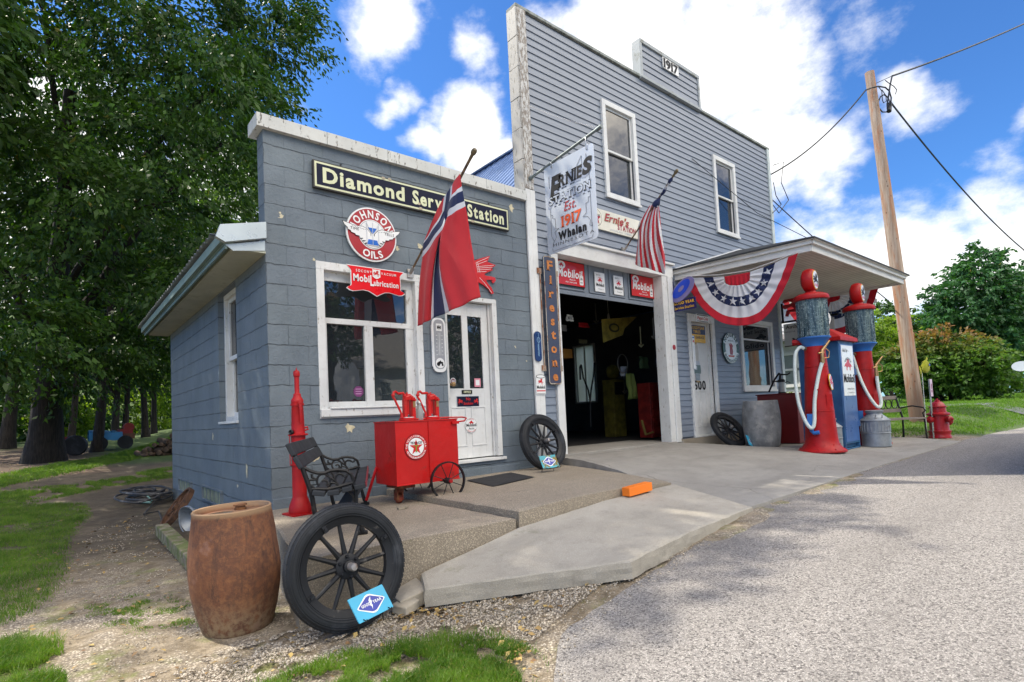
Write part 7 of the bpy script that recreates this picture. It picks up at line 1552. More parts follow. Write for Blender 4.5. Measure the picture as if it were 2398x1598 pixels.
# ------------------------------------------------------------------ things in the dark garage bay
def iY(x, y, Y): return onY(x, y, Y)
t = thing('yellow_pennant', 'faded yellow pennant with an oval emblem hanging inside the dark garage bay', 'pennant', iY(1440, 770, 1.3))
P = [iY(x, y, 1.3) for x, y in ((1408, 748), (1492, 742), (1462, 770), (1458, 785), (1412, 803))]; o = P[0]; g = MB(); g.prism([(p[0]-o[0], p[2]-o[2]) for p in P], o, FU, FV, .006, 0); c = iY(1438, 768, 1.29); g.prism([(.16*cos(a), .09*sin(a)) for a in np.linspace(0, 2*pi, 24, endpoint=False)], c, FU, FV, .004, 1); g.prism([(.11*cos(a), .055*sin(a)) for a in np.linspace(0, 2*pi, 24, endpoint=False)], c-vec(0, .006, 0), FU, FV, .004, 0); build('cloth', g, [mat('pennant_yellow', (.22, .17, .025), .8, var=.4, vs=6), mat('pennant_black', (.02, .02, .01), .6)], t)
t = thing('hanging_lamp', 'pale cord with a lamp holder hanging from the ceiling of the garage bay', 'lamp', iY(1424, 745, 2.6))
a = iY(1422, 700, 2.6); a[2] = 3.45; b = iY(1425, 742, 2.6); g = MB(); g.tube([a, b], .007, 6); g.lathe([(.015, .08), (.03, .0), (.035, -.06), (0, -.07)], b, n=14); build('cord', g, mat('cord_pale', (.6, .56, .48), .6), t, smooth=True)
c = iY(1437, 915, 2.4); t = thing('yellow_fuel_pump', 'yellow fuel pump with a round globe standing deep inside the garage bay', 'fuel pump', (c[0], 2.4, .215))
tp = iY(1436, 853, 2.4)[2]; g = MB(); g.box(c[0]-.2, c[0]+.2, 2.25, 2.55, .215, tp-.36); g.box(c[0]-.15, c[0]+.15, 2.23, 2.25, tp-.70, tp-.42, 1); build('body', g, [mat('pump_yellow', (.13, .105, .015), .6, var=.4, vs=8), M_SBK], t, bevel=.03); g = MB(); g.lathe([(0, -.08), (.15, -.06), (.17, 0), (.15, .06), (0, .08)], (c[0], 2.4, tp-.18), (0, -1, 0), 24); build('globe', g, MATS['pump_yellow'], t, smooth=True)
a = iY(1512, 896, .9); b = iY(1568, 990, .9); t = thing('tool_chest', 'dark red tool chest just inside the right side of the garage bay', 'tool chest', (a[0]+.4, 1.2, .215)); g = MB(); g.box(a[0]+.12, a[0]+.7, .9, 1.2, .235, a[2]); build('body', g, mat('chest_red', (.16, .012, .01), .5, var=.4, vs=8), t, bevel=.01); g = MB()
for k in range(5): g.box(a[0]+.16, a[0]+.66, (.885), .9, .30+k*.17, .44+k*.17)
build('drawer_fronts', g, MATS['chest_red'], t, bevel=.004)
for i, (x0_, y0_, x1_, y1_, m_, lab) in enumerate(((1356, 796, 1375, 804, M_SCRM, 'narrow pale plate hanging above the window inside the garage bay'), (1312, 762, 1327, 775, M_GREYM, 'small grey plate on the left inside the garage bay'), (1318, 818, 1340, 838, mat('amber_box', (.5, .22, .04), .6), 'amber box on a shelf at the left inside the garage bay'))):
    p_ = iY(x0_, y1_, 4.5 if i == 0 else 2.5); q_ = iY(x1_, y0_, p_[1]); t = thing('hanging_plate' if i < 2 else 'amber_box', lab, 'sign' if i < 2 else 'box', (p_+q_)/2); g = MB(); g.box(p_[0], q_[0], p_[1], p_[1]+(.01 if i < 2 else .2), p_[2], q_[2]); build('plate' if i < 2 else 'box', g, m_, t, bevel=.003)
p_ = iY(1372, 930, 2.2); t = thing('metal_stand', 'black forked iron stand silhouetted against the bright window in the garage bay', 'stand', (p_[0], 2.2, .215)); g = MB()
for pts in ([(1361, 855), (1366, 885), (1378, 915), (1382, 940), (1383, 1000)], [(1392, 850), (1390, 880), (1384, 915), (1382, 940)], [(1361, 855), (1358, 860), (1359, 890)]): g.tube([iY(x, y, 2.2) for x, y in pts], .018, 6)
build('stand', g, M_BLACK, t, smooth=True)

for k, (x, y, w_, h_, YY, m_, lab, cat) in enumerate(((1462, 870, 14, 22, 1.6, M_GREYM, 'curved pale bumper strip hanging in the middle of the garage bay', 'sign'), (1335, 745, 16, 12, 1.2, M_SWH, 'small white lettered board high on the left inside the garage bay', 'sign'), (1368, 762, 24, 8, 1.8, M_SDRED, 'dim red lettered board left of the yellow pennant', 'sign'), (1480, 905, 18, 60, 1.5, mat('olive_cloth', (.20, .26, .06), .8), 'olive cover draped over a shape beside the yellow pump in the bay', 'cover'), (1508, 850, 20, 26, 1.4, mat('dim_green', (.10, .18, .08), .8), 'dim green box hung above the tool chest in the bay', 'box'), (1545, 850, 12, 20, .7, mat('pale_blue_cloth', (.35, .4, .6), .8), 'pale blue cloth hanging inside the right side of the garage bay', 'cloth'))):
    p_ = iY(x-w_/2, y+h_/2, YY); q_ = iY(x+w_/2, y-h_/2, YY); q_[1] = p_[1]; n_ = ['strip', 'lettered_board', 'lettered_board', 'draped_cover', 'wall_box', 'hanging_cloth'][k]
    t = thing(n_, lab, cat, (p_+q_)/2); g = MB(); W_ = q_[0]-p_[0]; H_ = q_[2]-p_[2]
    g.grid(lambda u, v: (p_[0]+W_*u*(1-.15*v)+.05*W_*NZ(u*3, v*3, k), YY+.05*NZ(u*2, v*2, k+3)+(.03 if k in (3, 5) else 0)*sin(u*14), p_[2]+H_*v+.04*H_*NZ(u*3, v*2, k+8)), 10, 10); solid(build('panel', g, m_, t, smooth=True), .02)
    if k == 1: g = MB(); text(g, 'MOTOR OIL', ((p_[0]+q_[0])/2, YY-.02, (p_[2]+q_[2])/2-.03), FU, FV, .05, width=W_*.8, bold=.02); build('lettering', g, M_SBK, t)
c = iY(1458, 852, 1.5); t = thing('hanging_hoop', 'pale metal hoop hanging in the centre of the garage bay', 'hoop', c); g = MB(); g.tube([c+vec(.16*cos(a), 0, .19*sin(a)) for a in np.linspace(0, 2*pi, 25)[:-1]], .012, 6, closed=True); build('hoop', g, M_STEEL, t)
c = iY(1540, 985, .6); t = thing('yellow_bracket', 'yellow angled stand on the floor at the right of the garage bay', 'stand', c); g = MB(); a, b, d_ = iY(1503, 985, .7), iY(1512, 1018, .7), iY(1530, 1012, .7); g.beam(a, b, .035, .035); g.beam(b, d_, .035, .03); build('frame', g, mat('dim_ochre', (.12, .09, .02), .7), t, bevel=.005)

sx0, sx1, sy = 5.2, 7.0, 4.6
t = thing('storage_shelf', 'dark wooden shelf unit standing deep in the middle of the garage bay', 'shelf', ((sx0+sx1)/2+1.6, sy, .215)); g = MB(); ox = 1.6
for z in (.5, 1.0, 1.5, 2.0): g.box(sx0+ox, sx1+ox, sy-.2, sy+.2, z, z+.03)
for x in (sx0, sx1-.05): g.box(x+ox, x+ox+.05, sy-.2, sy+.2, .215, 2.3)
build('shelf', g, M_DKWOOD, t); rk = np.random.default_rng(77)
for k in range(18):
    x = sx0+ox+.1+(k % 6)*.28; z = (.53, 1.03, 1.53)[k//6]; h = rk.uniform(.12, .36); w_ = rk.uniform(.08, .22); o_ = build('oil_tin', MB().box(x, x+w_, sy-.15, sy+.1, z, z+h) if k % 2 else MB().lathe([(0, 0), (w_/2, 0), (w_/2, h), (w_*.2, h+.02), (0, h+.02)], (x+w_/2, sy-.05, z), n=12), [M_SDRED, M_SCRM, M_TUB, MATS['pennant_yellow'], M_SBLU][k % 5], None, smooth=True, loc=(x, sy, z), **T('dim tin or box on the shelves deep in the garage bay', 'tin', 'tins and boxes on the garage shelves'))
for k, (x, y, YY, lab) in enumerate(((1395, 735, 2.0, 'dark tool hanging left of the lamp cord inside the garage bay'), (1500, 790, 1.3, 'hooked tool hanging right of the yellow pennant inside the garage bay'), (1530, 770, 1.0, 'short pale tool hanging high on the right inside the garage bay'), (1462, 900, 2.0, 'long handled tool hanging beside the hoop inside the garage bay'))):
    c = iY(x, y, YY); t = thing('hanging_tool', lab, 'tool', c, 'tools hanging in the garage bay'); g = MB(); g.tube([c+vec(0, 0, .22), c, c-vec(0, 0, .16)], .012, 6); g.tube([c-vec(.07, 0, .16), c-vec(0, 0, .2), c+vec(.08, 0, -.15)], .018, 6); build('tool', g, [M_STEEL, M_SCRM, M_GREYM, M_STEEL][k], t, smooth=True)
# ------------------------------------------------------------------ trees: tapered trunk, limbs and thousands of small leaves
def nmesh(name, V, F, mats, parent=None, mi=None, loc=None, **tags):
    me = bpy.data.meshes.new(name); off = rootloc(parent) if parent is not None else np.array(loc if loc is not None else (0, 0, 0), float)
    V = V-off; n = len(V); k = F.shape[1]; me.vertices.add(n); me.vertices.foreach_set('co', V.astype(np.float32).ravel())
    me.loops.add(F.size); me.loops.foreach_set('vertex_index', F.astype(np.int32).ravel()); me.polygons.add(len(F)); me.polygons.foreach_set('loop_start', np.arange(0, F.size, k, dtype=np.int32))
    for q in (mats if isinstance(mats, list) else [mats]): me.materials.append(q)
    if mi is not None: me.polygons.foreach_set('material_index', mi.astype(np.int32))
    me.update(); me.validate(); o = bpy.data.objects.new(name, me); COL.objects.link(o)
    if parent is not None: o.parent = parent
    else: o.location = off
    for a, b in tags.items(): o[a] = b
    return o
def leafquads(P, D, size, rg, aspect=.42, droop=.5):
    """one folded leaf (quad) per point; D = growth direction"""
    n = len(P); D = D+rg.normal(0, .45, (n, 3)); D[:, 2] -= droop; D /= np.linalg.norm(D, axis=1)[:, None]
    R = rg.normal(0, 1, (n, 3)); S = np.cross(D, R); S /= np.linalg.norm(S, axis=1)[:, None]; N = np.cross(S, D)
    s = (size*rg.uniform(.65, 1.3, n))[:, None]; a = P; c = P+D*s; m = P+D*s*.45
    b = m+S*s*aspect*.5+N*s*.10; d = m-S*s*aspect*.5+N*s*.10
    V = np.stack([a, b, c, d], 1).reshape(-1, 3); F = np.arange(4*n).reshape(-1, 4); return V, F
def crown(blobs, n, size, rg, per=26, spread=.34, droop=.5, shell=.6, aspect=.42, flat=.5):
    w = np.array([b[1][0]*b[1][1]*b[1][2] for b in blobs])**.75; w /= w.sum(); k = int(n/per)
    idx = rg.choice(len(blobs), k, p=w); C = np.array([b[0] for b in blobs], float)[idx]; R = np.array([b[1] for b in blobs], float)[idx]
    d = rg.normal(0, 1, (k, 3)); d /= np.linalg.norm(d, axis=1)[:, None]; r = shell+(1.08-shell)*rg.uniform(0, 1, k)**.8; r = np.where(rg.uniform(0, 1, k) < .22, rg.uniform(.15, 1, k), r)
    lump = np.array([1+.22*NZ(c[0]+q[0]*2, c[1]+q[1]*2, c[2]+q[2]*2, .9) for c, q in zip(C, d)])
    T = C+d*R*(r*lump)[:, None]; G = d*np.array([1, 1, .35])+rg.normal(0, .4, (k, 3))*np.array([1, 1, .4]); G[:, 2] -= .15; G /= np.linalg.norm(G, axis=1)[:, None]
    L = spread*rg.uniform(.7, 1.8, k)
    ti = np.repeat(np.arange(k), per); s = rg.uniform(-.6, 1, k*per)[:, None]
    P = T[ti]+G[ti]*(L[ti][:, None]*s)+rg.normal(0, spread*.34, (k*per, 3))*np.array([1, 1, flat]); P[:, 2] -= (s[:, 0]**2)*L[ti]*.3
    return leafquads(P, G[ti]*.8, size, rg, aspect, droop)
def trunk_mb(g, base, top, r0, r1, bend=.3, seed=0, flare=1.5, n=14, sides=12):
    b = np.array(base, float); t_ = np.array(top, float); P = []; R = []
    for i in range(n+1):
        s = i/n; p = b+(t_-b)*s+np.array([bend*NZ(seed, s*2, 1), bend*NZ(seed+9, s*2, 1), 0])*s*(1.3-s*.3); P.append(p); R.append((r0+(r1-r0)*s)*(1+(flare-1)*math.exp(-s*16)))
    g.tube(P, R, sides); return P
def barkmat(name, a, b_):
    m, t, b = newmat(name); o = t.pos(); n = t.noise(t.scale(o, (7, 7, 1.2)), 3, 7, .7); c = t.mix(t.mr(n, .35, .65), a, b_)
    t.put(b.inputs['Base Color'], c); b.inputs['Roughness'].default_value = .95; t.put(b.inputs['Normal'], t.bump(n, .9, .04)); return m
BARK = barkmat('dark_bark', (.010, .008, .006), (.034, .027, .021))
L_ELM = leafmat('leaf_elm', (.014, .040, .006), (.045, .10, .012), .28); L_YEL = leafmat('leaf_yellow_green', (.09, .18, .02), (.20, .27, .035), .5)
L_DK = leafmat('leaf_dark', (.014, .042, .010), (.030, .075, .015), .25); L_MAP = leafmat('leaf_maple', (.022, .075, .026), (.045, .125, .04), .3)
def tree(name, label, base, top, r0, r1, blobs, n, size, lm, limbs=(), group=None, seed=1, cat='tree', **kw):
    rg = np.random.default_rng(seed); base = (base[0], base[1], gz(base[0], base[1])-.1)
    t = thing(name, label, cat, (base[0], base[1], base[2]+.1), group)
    g = MB(); P = trunk_mb(g, base, top, r0, r1, seed=seed)
    for (s, to, r) in limbs:
        p = P[int(s*14)]; to = np.array(to, float); mid = (p+to)/2+np.array([0, 0, .12*np.linalg.norm(to-p)]); pts = [p*(1-q)**2+2*mid*q*(1-q)+to*q*q for q in np.linspace(0, 1, 9)]; pts = [q+np.array([NZ(*(q*.7)), NZ(*(q*.7+5)), 0])*.12 for q in pts]
        g.tube(pts, [r*(1-.8*q) for q in np.linspace(0, 1, 9)], 8)
        for k in range(3): a = pts[4+k]; e = a+(to-p)*.25*np.array([1, 1, .6])+rg.normal(0, .5, 3)*np.linalg.norm(to-p)*.22; g.tube([a, (a+e)/2+[0, 0, .1], e], [r*.3, r*.2, r*.07], 6)
    build('trunk', g, BARK, t, smooth=True)
    V, F = crown(blobs, n, size, rg, **kw); nmesh('crown', V, F, lm, t); return t
tree('shade_tree', 'largest thick-trunked shade tree behind the lawn, its crown reaching over the office roof', (-1.85, 16), (-1.2, 14.5, 11), .40, .16,
     [((-1.2, 13.5, 12.5), (4.6, 4.2, 4.8)), ((2.3, 12.2, 10.2), (2.2, 2.2, 2.4)), ((3.9, 11.6, 12.9), (1.25, 1.6, 1.3)), ((3.0, 11.8, 15.6), (2.1, 2.2, 2.0)), ((4.7, 11.8, 14.6), (.9, 1, .8)), ((.6, 9.2, 7.0), (1.9, 1.5, 1.9)), ((-1.7, 9.5, 6.3), (1.5, 1.5, 1.7)), ((1.3, 10.6, 4.6), (1.1, 1.3, 1.3)), ((-1.8, 12, 4.2), (1.5, 2, 1.5)), ((.3, 14.2, 4.2), (1.7, 1.6, 1.4)), ((2.5, 15, 6), (1.8, 1.5, 2.2)), ((-4.2, 13, 8), (2, 2.5, 3)), ((1.6, 8.4, 9.2), (1.2, 1.2, 1.2)), ((-2.4, 10.5, 3.1), (1.3, 1.2, 1.0)), ((-.6, 12.5, 3.2), (1.2, 1.2, .9)), ((-2.6, 11, 2.0), (.8, 1.2, .8)), ((-1.3, 14.5, 2.7), (1.6, 1.0, .8)), ((.9, 15.5, 3.2), (1.2, 1.2, .8)), ((1.0, 12.5, 12.5), (2.6, 2.6, 3.4)), ((-.5, 13, 8), (2.6, 2.2, 2.6))],
     95000, .18, L_ELM, [(.35, (2.4, 12.2, 9.5), .15), (.45, (.6, 9.8, 7.2), .12), (.3, (-4, 13, 8), .14), (.6, (3.6, 11.8, 12.6), .12), (.75, (-2, 11.5, 14), .1), (.25, (1.8, 15, 5.5), .1)], seed=11, droop=.5, per=70, spread=.5, shell=.70)
tree('shade_tree', 'leafy tree left of the lawn whose branches shade the driveway and the side wall', (-7.2, 10.5), (-6.5, 10, 9), .30, .12,
     [((-6.0, 9.8, 9.5), (3.4, 3.4, 3.2)), ((-3.6, 8.2, 8.4), (1.6, 1.8, 1.5)), ((-8.5, 8, 8.5), (2.5, 2.5, 2.5)), ((-3.6, 10.8, 10.6), (1.8, 1.8, 1.6)), ((-3.6, 6.3, 12.2), (1.6, 1.4, 1.0)), ((-2.2, 6.3, 12.0), (1.5, 1.35, 1.0)), ((-3.0, 6.0, 12.6), (1.8, 1.3, .8)), ((-.6, 5.9, 12.2), (1.4, 1.1, .8)), ((-1.6, 5.7, 11.7), (1.3, 1.0, .7)), ((-5.0, 7.6, 12), (1.2, 1.6, 1))], 50000, .20, L_ELM, [(.9, (-3, 6.4, 12), .1), (.5, (-4, 8.5, 8), .1), (.6, (-8.5, 8, 8.5), .1)], seed=12)  # highest clumps, out of view, added to shade slab, ramp and apron
bg = [(-1.1, 22, .17, 9, 'straight slim tree just right of the thickest trunk'), (-.45, 18.5, .22, 10, 'dark leaning tree behind the blue tarp wagon'), (.45, 24, .20, 9, 'left one of two close trunks right of the tarp wagon'), (.85, 24.2, .17, 10, 'right one of two close trunks beyond the tarp wagon'), (1.75, 25, .20, 9, 'dark trunk standing at the end of the firewood heap'), (2.3, 27, .18, 9, 'slender trunk next to the office rear corner'), (-3.0, 22, .3, 11, 'dark trunk close behind the thickest tree')]
for i, (x, y, r, h, lab) in enumerate(bg):
    z = gz(x, y); rg = np.random.default_rng(40+i)
    tree('background_tree', lab, (x, y), (x+rg.uniform(-.6, .8), y, h*.8), r*.72, r*.36, [((x+rg.uniform(-1, 1), y, h*.95), (3.0, 2.2, 2.6)), ((x+rg.uniform(-1.2, 1.2), y-.8, h*.48), (2.0, 1.4, 1.2)), ((x+2, y+1, h*.75), (1.9, 1.5, 1.6))], 5200, .28, L_DK if i % 3 else L_ELM, [(.5, (x+1.6, y-.5, h*.7), r*.45), (.35, (x-1.5, y, h*.6), r*.4)], 'trees in the grove behind the lawn', seed=60+i)
tree('tall_tree', 'sunny tree top showing just above the left end of the white coping', (6.2, 21), (6.4, 21, 11), .2, .1, [((6.3, 21, 12.6), (2.1, 2, 2.3)), ((4.6, 21.5, 10), (2.6, 2, 2.6)), ((7.3, 21, 13.4), (1.0, 1, 1.0))], 9000, .22, leafmat('leaf_olive', (.06, .12, .025), (.11, .17, .04), .45), [(.6, (5, 21, 10), .08)], seed=71)
rg = np.random.default_rng(5); V, F = crown([((-1, 36, 3), (8, 2, 4)), ((5, 40, 4), (9, 2, 5)), ((-8, 34, 5), (8, 3, 7)), ((1, 44, 9), (14, 3, 7)), ((16, 44, 6), (12, 3, 8)), ((-14, 38, 7), (7, 3, 8)), ((0, 30, 15), (8, 3, 7)), ((-1, 27, 9), (6, 2, 4)), ((4, 28, 13), (3.4, 2, 5)), ((-9, 33, 1.6), (9, 2, 2.2)), ((-4, 31, 1.2), (5, 2, 1.6))], 42000, .50, rg, per=20, spread=.8)
nmesh('far_wood', V, F, L_DK, None, kind='stuff', label='dark mass of trees closing the view behind the lawn')
for k, (x, y, rx, rz, lab) in enumerate(((2.7, 32, 2.1, 1.9, 'bright yellow-green sunlit bush between the trunks left of the office'), (-1.3, 30, 1.2, 1.1, 'pale sunlit bush seen just right of the thickest trunk'), (-4.6, 26, 1.5, 1.0, 'dull green bush at the left edge behind the bare soil'))):
    z = gz(x, y); rg = np.random.default_rng(80+k); t = thing('bush', lab, 'bush', (x, y, z), 'bushes beyond the grove'); V, F = crown([((x, y, z+rz*.8), (rx, 1.3, rz)), ((x+rx*.5, y, z+rz*1.3), (rx*.5, 1, rz*.6))], 6000, .17, rg, spread=.3, droop=.1, aspect=.6); nmesh('foliage', V, F, L_YEL if k < 2 else L_ELM, t)
    g = MB(); 
    for q in range(5): a = q*1.26; g.tube([(x, y, z-.05), (x+.25*cos(a), y+.2*sin(a), z+rz*.5), (x+.6*rx*cos(a), y+.5*sin(a), z+rz*1.2)], [.04, .03, .012], 6)
    build('stem', g, BARK, t)

# -- right side: large turning shrub, maples, hedge
def side_blob(px, py, tt, w, h, d, f=1.): c = CAM+ray(px, py)*tt; return ((c[0], c[1], c[2]), (d, w, h))
def mixleaf(name):
    m, t, b = newmat(name); gme = t.node('ShaderNodeNewGeometry'); r = gme.outputs['Random Per Island']; ps = t.sep(gme.outputs['Position'])
    c = t.mix(r, (.055, .14, .020), (.11, .21, .035)); red = t.math('MULTIPLY', t.mr(t.math('ADD', ps[2], t.math('MULTIPLY', t.noise(gme.outputs['Position'], 1.2, 4), 2.2)), 3.2, 5.1), t.math('GREATER_THAN', r, .25)); c = t.mix(red, c, (.26, .13, .05))
    t.put(b.inputs['Base Color'], c); b.inputs['Roughness'].default_value = .5; tr = t.node('ShaderNodeBsdfTranslucent'); t.put(tr.inputs[0], t.mix(1., c, (1.4, 1.5, .6), 'MULTIPLY')); mx = t.node('ShaderNodeMixShader'); mx.inputs[0].default_value = .4; t.l.new(b.outputs[0], mx.inputs[1]); t.l.new(tr.outputs[0], mx.inputs[2]); t.l.new(mx.outputs[0], [n for n in t.n if n.type == 'OUTPUT_MATERIAL'][0].inputs[0]); return m
sb = [side_blob(2215, 860, 24, 2.1, 1.15, 1.7), side_blob(2130, 865, 24, 1.1, .95, 1.0), side_blob(2310, 870, 24, 1.1, .9, 1.0), side_blob(2190, 820, 24, 1.3, .8, 1.2), side_blob(2255, 825, 24, 1.2, .75, 1.1)]
c = sb[0][0]; t = thing('turning_shrub', 'big rounded shrub with leaves turning red on top, across the lawn behind the hydrant', 'shrub', (c[0], c[1], gz(c[0], c[1])))
V, F = crown(sb, 30000, .17, np.random.default_rng(91), per=20, spread=.2, droop=.15, shell=.8, aspect=.62); nmesh('foliage', V, F, mixleaf('leaf_turning'), t)
g = MB(); z = gz(c[0], c[1])
for q in range(9): a = q*.7; g.tube([(c[0]+.3*cos(a), c[1]+.3*sin(a), z-.05), (c[0]+.8*cos(a), c[1]+1.0*sin(a), z+.8), (c[0]+1.4*cos(a), c[1]+1.9*sin(a), z+1.9)], [.07, .05, .02], 6)
build('stem', g, BARK, t)
def rtree(lab, base_px, tt, blobs, n, size, lm, seed, r0=.25, **kw):
    B_ = CAM+ray(*base_px)*tt; tp = blobs[0][0]; return tree('lawn_tree', lab, (B_[0], B_[1]), (tp[0], tp[1], tp[2]+.5), r0, r0*.4, blobs, n, size, lm, [(.5, (b[0][0], b[0][1], b[0][2]), r0*.4) for b in blobs[1:4]], 'trees across the lawn', seed=seed, **kw)
rtree('dense pointed maple rising behind the turning shrub', (2330, 900), 31, [side_blob(2290, 700, 31, 1.7, 2.5, 2.2), side_blob(2300, 640, 31, 1.05, 1.5, 1.5), side_blob(2235, 745, 31, 1.3, 1.2, 1.8), side_blob(2370, 760, 31, 1.6, 1.6, 2), side_blob(2385, 690, 31.5, 1.2, 1.3, 1.5), side_blob(2200, 690, 31, .8, .55, 1), side_blob(2300, 830, 31, 2.6, 1.6, 2.2)], 26000, .24, L_MAP, 92, spread=.26, per=18, aspect=.55, shell=.72)
rtree('round tree at the right edge behind the pointed maple', (2440, 905), 38, [side_blob(2450, 720, 38, 3.2, 3.4, 3), side_blob(2400, 800, 38, 2.4, 2.2, 2), side_blob(2480, 640, 38, 2, 2, 2)], 12000, .28, L_MAP, 93, aspect=.55)
rtree('pale yellow-green tree just right of the utility pole', (2170, 880), 50, [side_blob(2175, 775, 50, 1.9, 2.2, 2), side_blob(2145, 810, 50, 1.6, 1.6, 2)], 6000, .30, L_YEL, 94, aspect=.55)
rtree('dark tree between the farther pump and the utility pole', (2080, 890), 44, [side_blob(2085, 760, 44, 1.7, 1.9, 2), side_blob(2060, 810, 44, 1.6, 2.0, 2), side_blob(2110, 800, 44, 1.4, 1.8, 2)], 7000, .28, L_ELM, 95, aspect=.55)
rtree('light green tree low behind the blue pump cabinet', (2010, 900), 40, [side_blob(2035, 790, 40, 1.6, 2.2, 2), side_blob(2000, 830, 40, 1.6, 2.2, 2)], 6000, .28, L_YEL, 96, aspect=.55)
V, F = crown([side_blob(2100, 860, 70, 12, 4.5, 4), side_blob(2250, 850, 75, 12, 5, 4), side_blob(2000, 860, 70, 10, 4, 4), side_blob(2400, 850, 80, 16, 6, 4), side_blob(2150, 800, 85, 8, 5, 4)], 14000, .8, np.random.default_rng(97), per=16, spread=1., aspect=.6)
nmesh('far_wood', V, F, L_ELM, None, kind='stuff', label='distant line of green trees beyond the lawn')
c = CAM+ray(1856, 925)*13.5; z = gz(c[0], c[1]); t = thing('bush', 'small yellow-green bush in front of the white neighbour house', 'bush', (c[0], c[1], z)); V, F = crown([((c[0], c[1], z+.62), (.55, .55, .42)), ((c[0]+.3, c[1]+.1, z+.5), (.5, .5, .4))], 4000, .06, np.random.default_rng(98), spread=.1, droop=0, aspect=.6, shell=.75); nmesh('foliage', V, F, L_YEL, t)
g = MB(); [g.tube([(c[0], c[1], z-.02), (c[0]+.2*cos(a), c[1]+.2*sin(a), z+.6)], .015, 5) for a in (0, 1.5, 3, 4.5)]; build('stem', g, BARK, t)

# ------------------------------------------------------------------ neighbour houses
M_NS = weathered_white('vinyl_siding', (.74, .75, .75), .9)
def house(name, label, x0, x1, y0, y1, zw, ridge, z0, axis='y', roofcol=(.10, .10, .105), face=None, wins=()):
    t = thing(name, label, 'house', ((x0+x1)/2, (y0+y1)/2, z0)); g = MB(); g.box(x0+.03, x1-.03, y0+.03, y1-.03, z0-.3, z0+zw)
    if axis == 'y': g.prism([(x0+.03, 0), (x1-.03, 0), ((x0+x1)/2, ridge-zw)], (0, y0+.03+.01, z0+zw), (1, 0, 0), (0, 0, 1), -.0) if 0 else None; g.add([(x0+.03, y0+.03, z0+zw), (x1-.03, y0+.03, z0+zw), ((x0+x1)/2, y0+.03, z0+ridge), (x0+.03, y1-.03, z0+zw), (x1-.03, y1-.03, z0+zw), ((x0+x1)/2, y1-.03, z0+ridge)], [(0, 1, 2), (5, 4, 3)])
    else: g.add([(x0+.03, y0+.03, z0+zw), (x0+.03, y1-.03, z0+zw), (x0+.03, (y0+y1)/2, z0+ridge), (x1-.03, y0+.03, z0+zw), (x1-.03, y1-.03, z0+zw), (x1-.03, (y0+y1)/2, z0+ridge)], [(2, 1, 0), (3, 4, 5)])
    wl = build('wall', g, M_NS, t); g = MB()
    siding(g, y0, y1, z0+.3, z0+zw, [], h=.14, P=lambda a, yy, z: (x0+yy+.0, a, z)); siding(g, y0, y1, z0+.3, z0+zw, [], h=.14, P=lambda a, yy, z: (x1-yy, a, z)); siding(g, x0, x1, z0+.3, z0+zw, [], h=.14, P=lambda a, yy, z: (a, y1-yy, z)); siding(g, x0, x1, z0+.3, z0+zw, [], h=.14, P=lambda a, yy, z: (a, y0+yy, z)); build('siding', g, M_NS, t)
    g = MB(); o = .35
    if axis == 'y':
        xm = (x0+x1)/2
        for s, xe in ((-1, x0-o), (1, x1+o)): ze = z0+ridge-(ridge-zw)*abs(xe-xm)/(xm-x0); P = [(xm, y0-o, z0+ridge), (xe, y0-o, ze), (xe, y1+o, ze), (xm, y1+o, z0+ridge)]; g.add(P+[(a, b, c+.12) for a, b, c in P], [(0, 1, 2, 3), (7, 6, 5, 4), (0, 4, 5, 1), (1, 5, 6, 2), (2, 6, 7, 3)])
    else:
        ym = (y0+y1)/2
        for s, ye in ((-1, y0-o), (1, y1+o)): ze = z0+ridge-(ridge-zw)*abs(ye-ym)/(ym-y0); P = [(x0-o, ym, z0+ridge), (x0-o, ye, ze), (x1+o, ye, ze), (x1+o, ym, z0+ridge)]; g.add(P+[(a, b, c+.12) for a, b, c in P], [(0, 1, 2, 3), (7, 6, 5, 4), (0, 4, 5, 1), (1, 5, 6, 2), (2, 6, 7, 3)])
    rf = build('roof', g, mat('shingle_'+name, roofcol, .9, var=.25, vs=12), t)
    for (ax_, pos, a, b, c, d) in wins:
        g = MB(); s = .06
        if ax_ == 'x': yframe(g, a, b, c, d, .09, pos-s, pos+s); g.box(pos-s, pos+s, a, b, (c+d)/2-.03, (c+d)/2+.03)
        else: frame(g, a, b, c, d, .09, pos-s, pos+s); g.box(a, b, pos-s, pos+s, (c+d)/2-.03, (c+d)/2+.03)
        w_ = build('window', g, M_NS, t); g = MB(); 
        (g.box(pos-.03, pos-.02 if pos < 30 else pos, a+.05, b-.05, c+.05, d-.05) if ax_ == 'x' else g.box(a+.05, b-.05, pos-.03, pos+.03, c+.05, d-.05)); build('pane', g, mat('curtained_pane', (.20, .24, .24), .2, bump=0), w_)
    return t, rf
hz = gz(17, 4)*.35
XN = 15.2; YN = onX(1958, 850, XN)[1]; wa = onX(1826, 890, XN); wb = onX(1866, 835, XN)
t, rf = house('neighbour_house', 'white vinyl-sided house glimpsed between the garage corner and the fuel pumps', XN, 17.4, YN, 10.5, 3.6, 4.3, hz, 'x', (.16, .15, .15), wins=[('x', XN, min(wa[1], wb[1])-.1, max(wa[1], wb[1])+.1, onX(1845, 908, XN)[2], onX(1845, 826, XN)[2])])
g = MB(); zb = onX(1840, 800, XN)[2]; P = [(XN-.03, YN, zb+.22), (XN-.55, YN, zb+.02), (XN-.55, 9, zb+.02), (XN-.03, 9, zb+.22)]; g.add(P+[(a, b, c-.06) for a, b, c in P], [(0, 1, 2, 3), (7, 6, 5, 4), (0, 4, 5, 1), (1, 5, 6, 2), (2, 6, 7, 3), (3, 7, 4, 0)]); build('porch_roof', g, MATS['shingle_neighbour_house'], t)
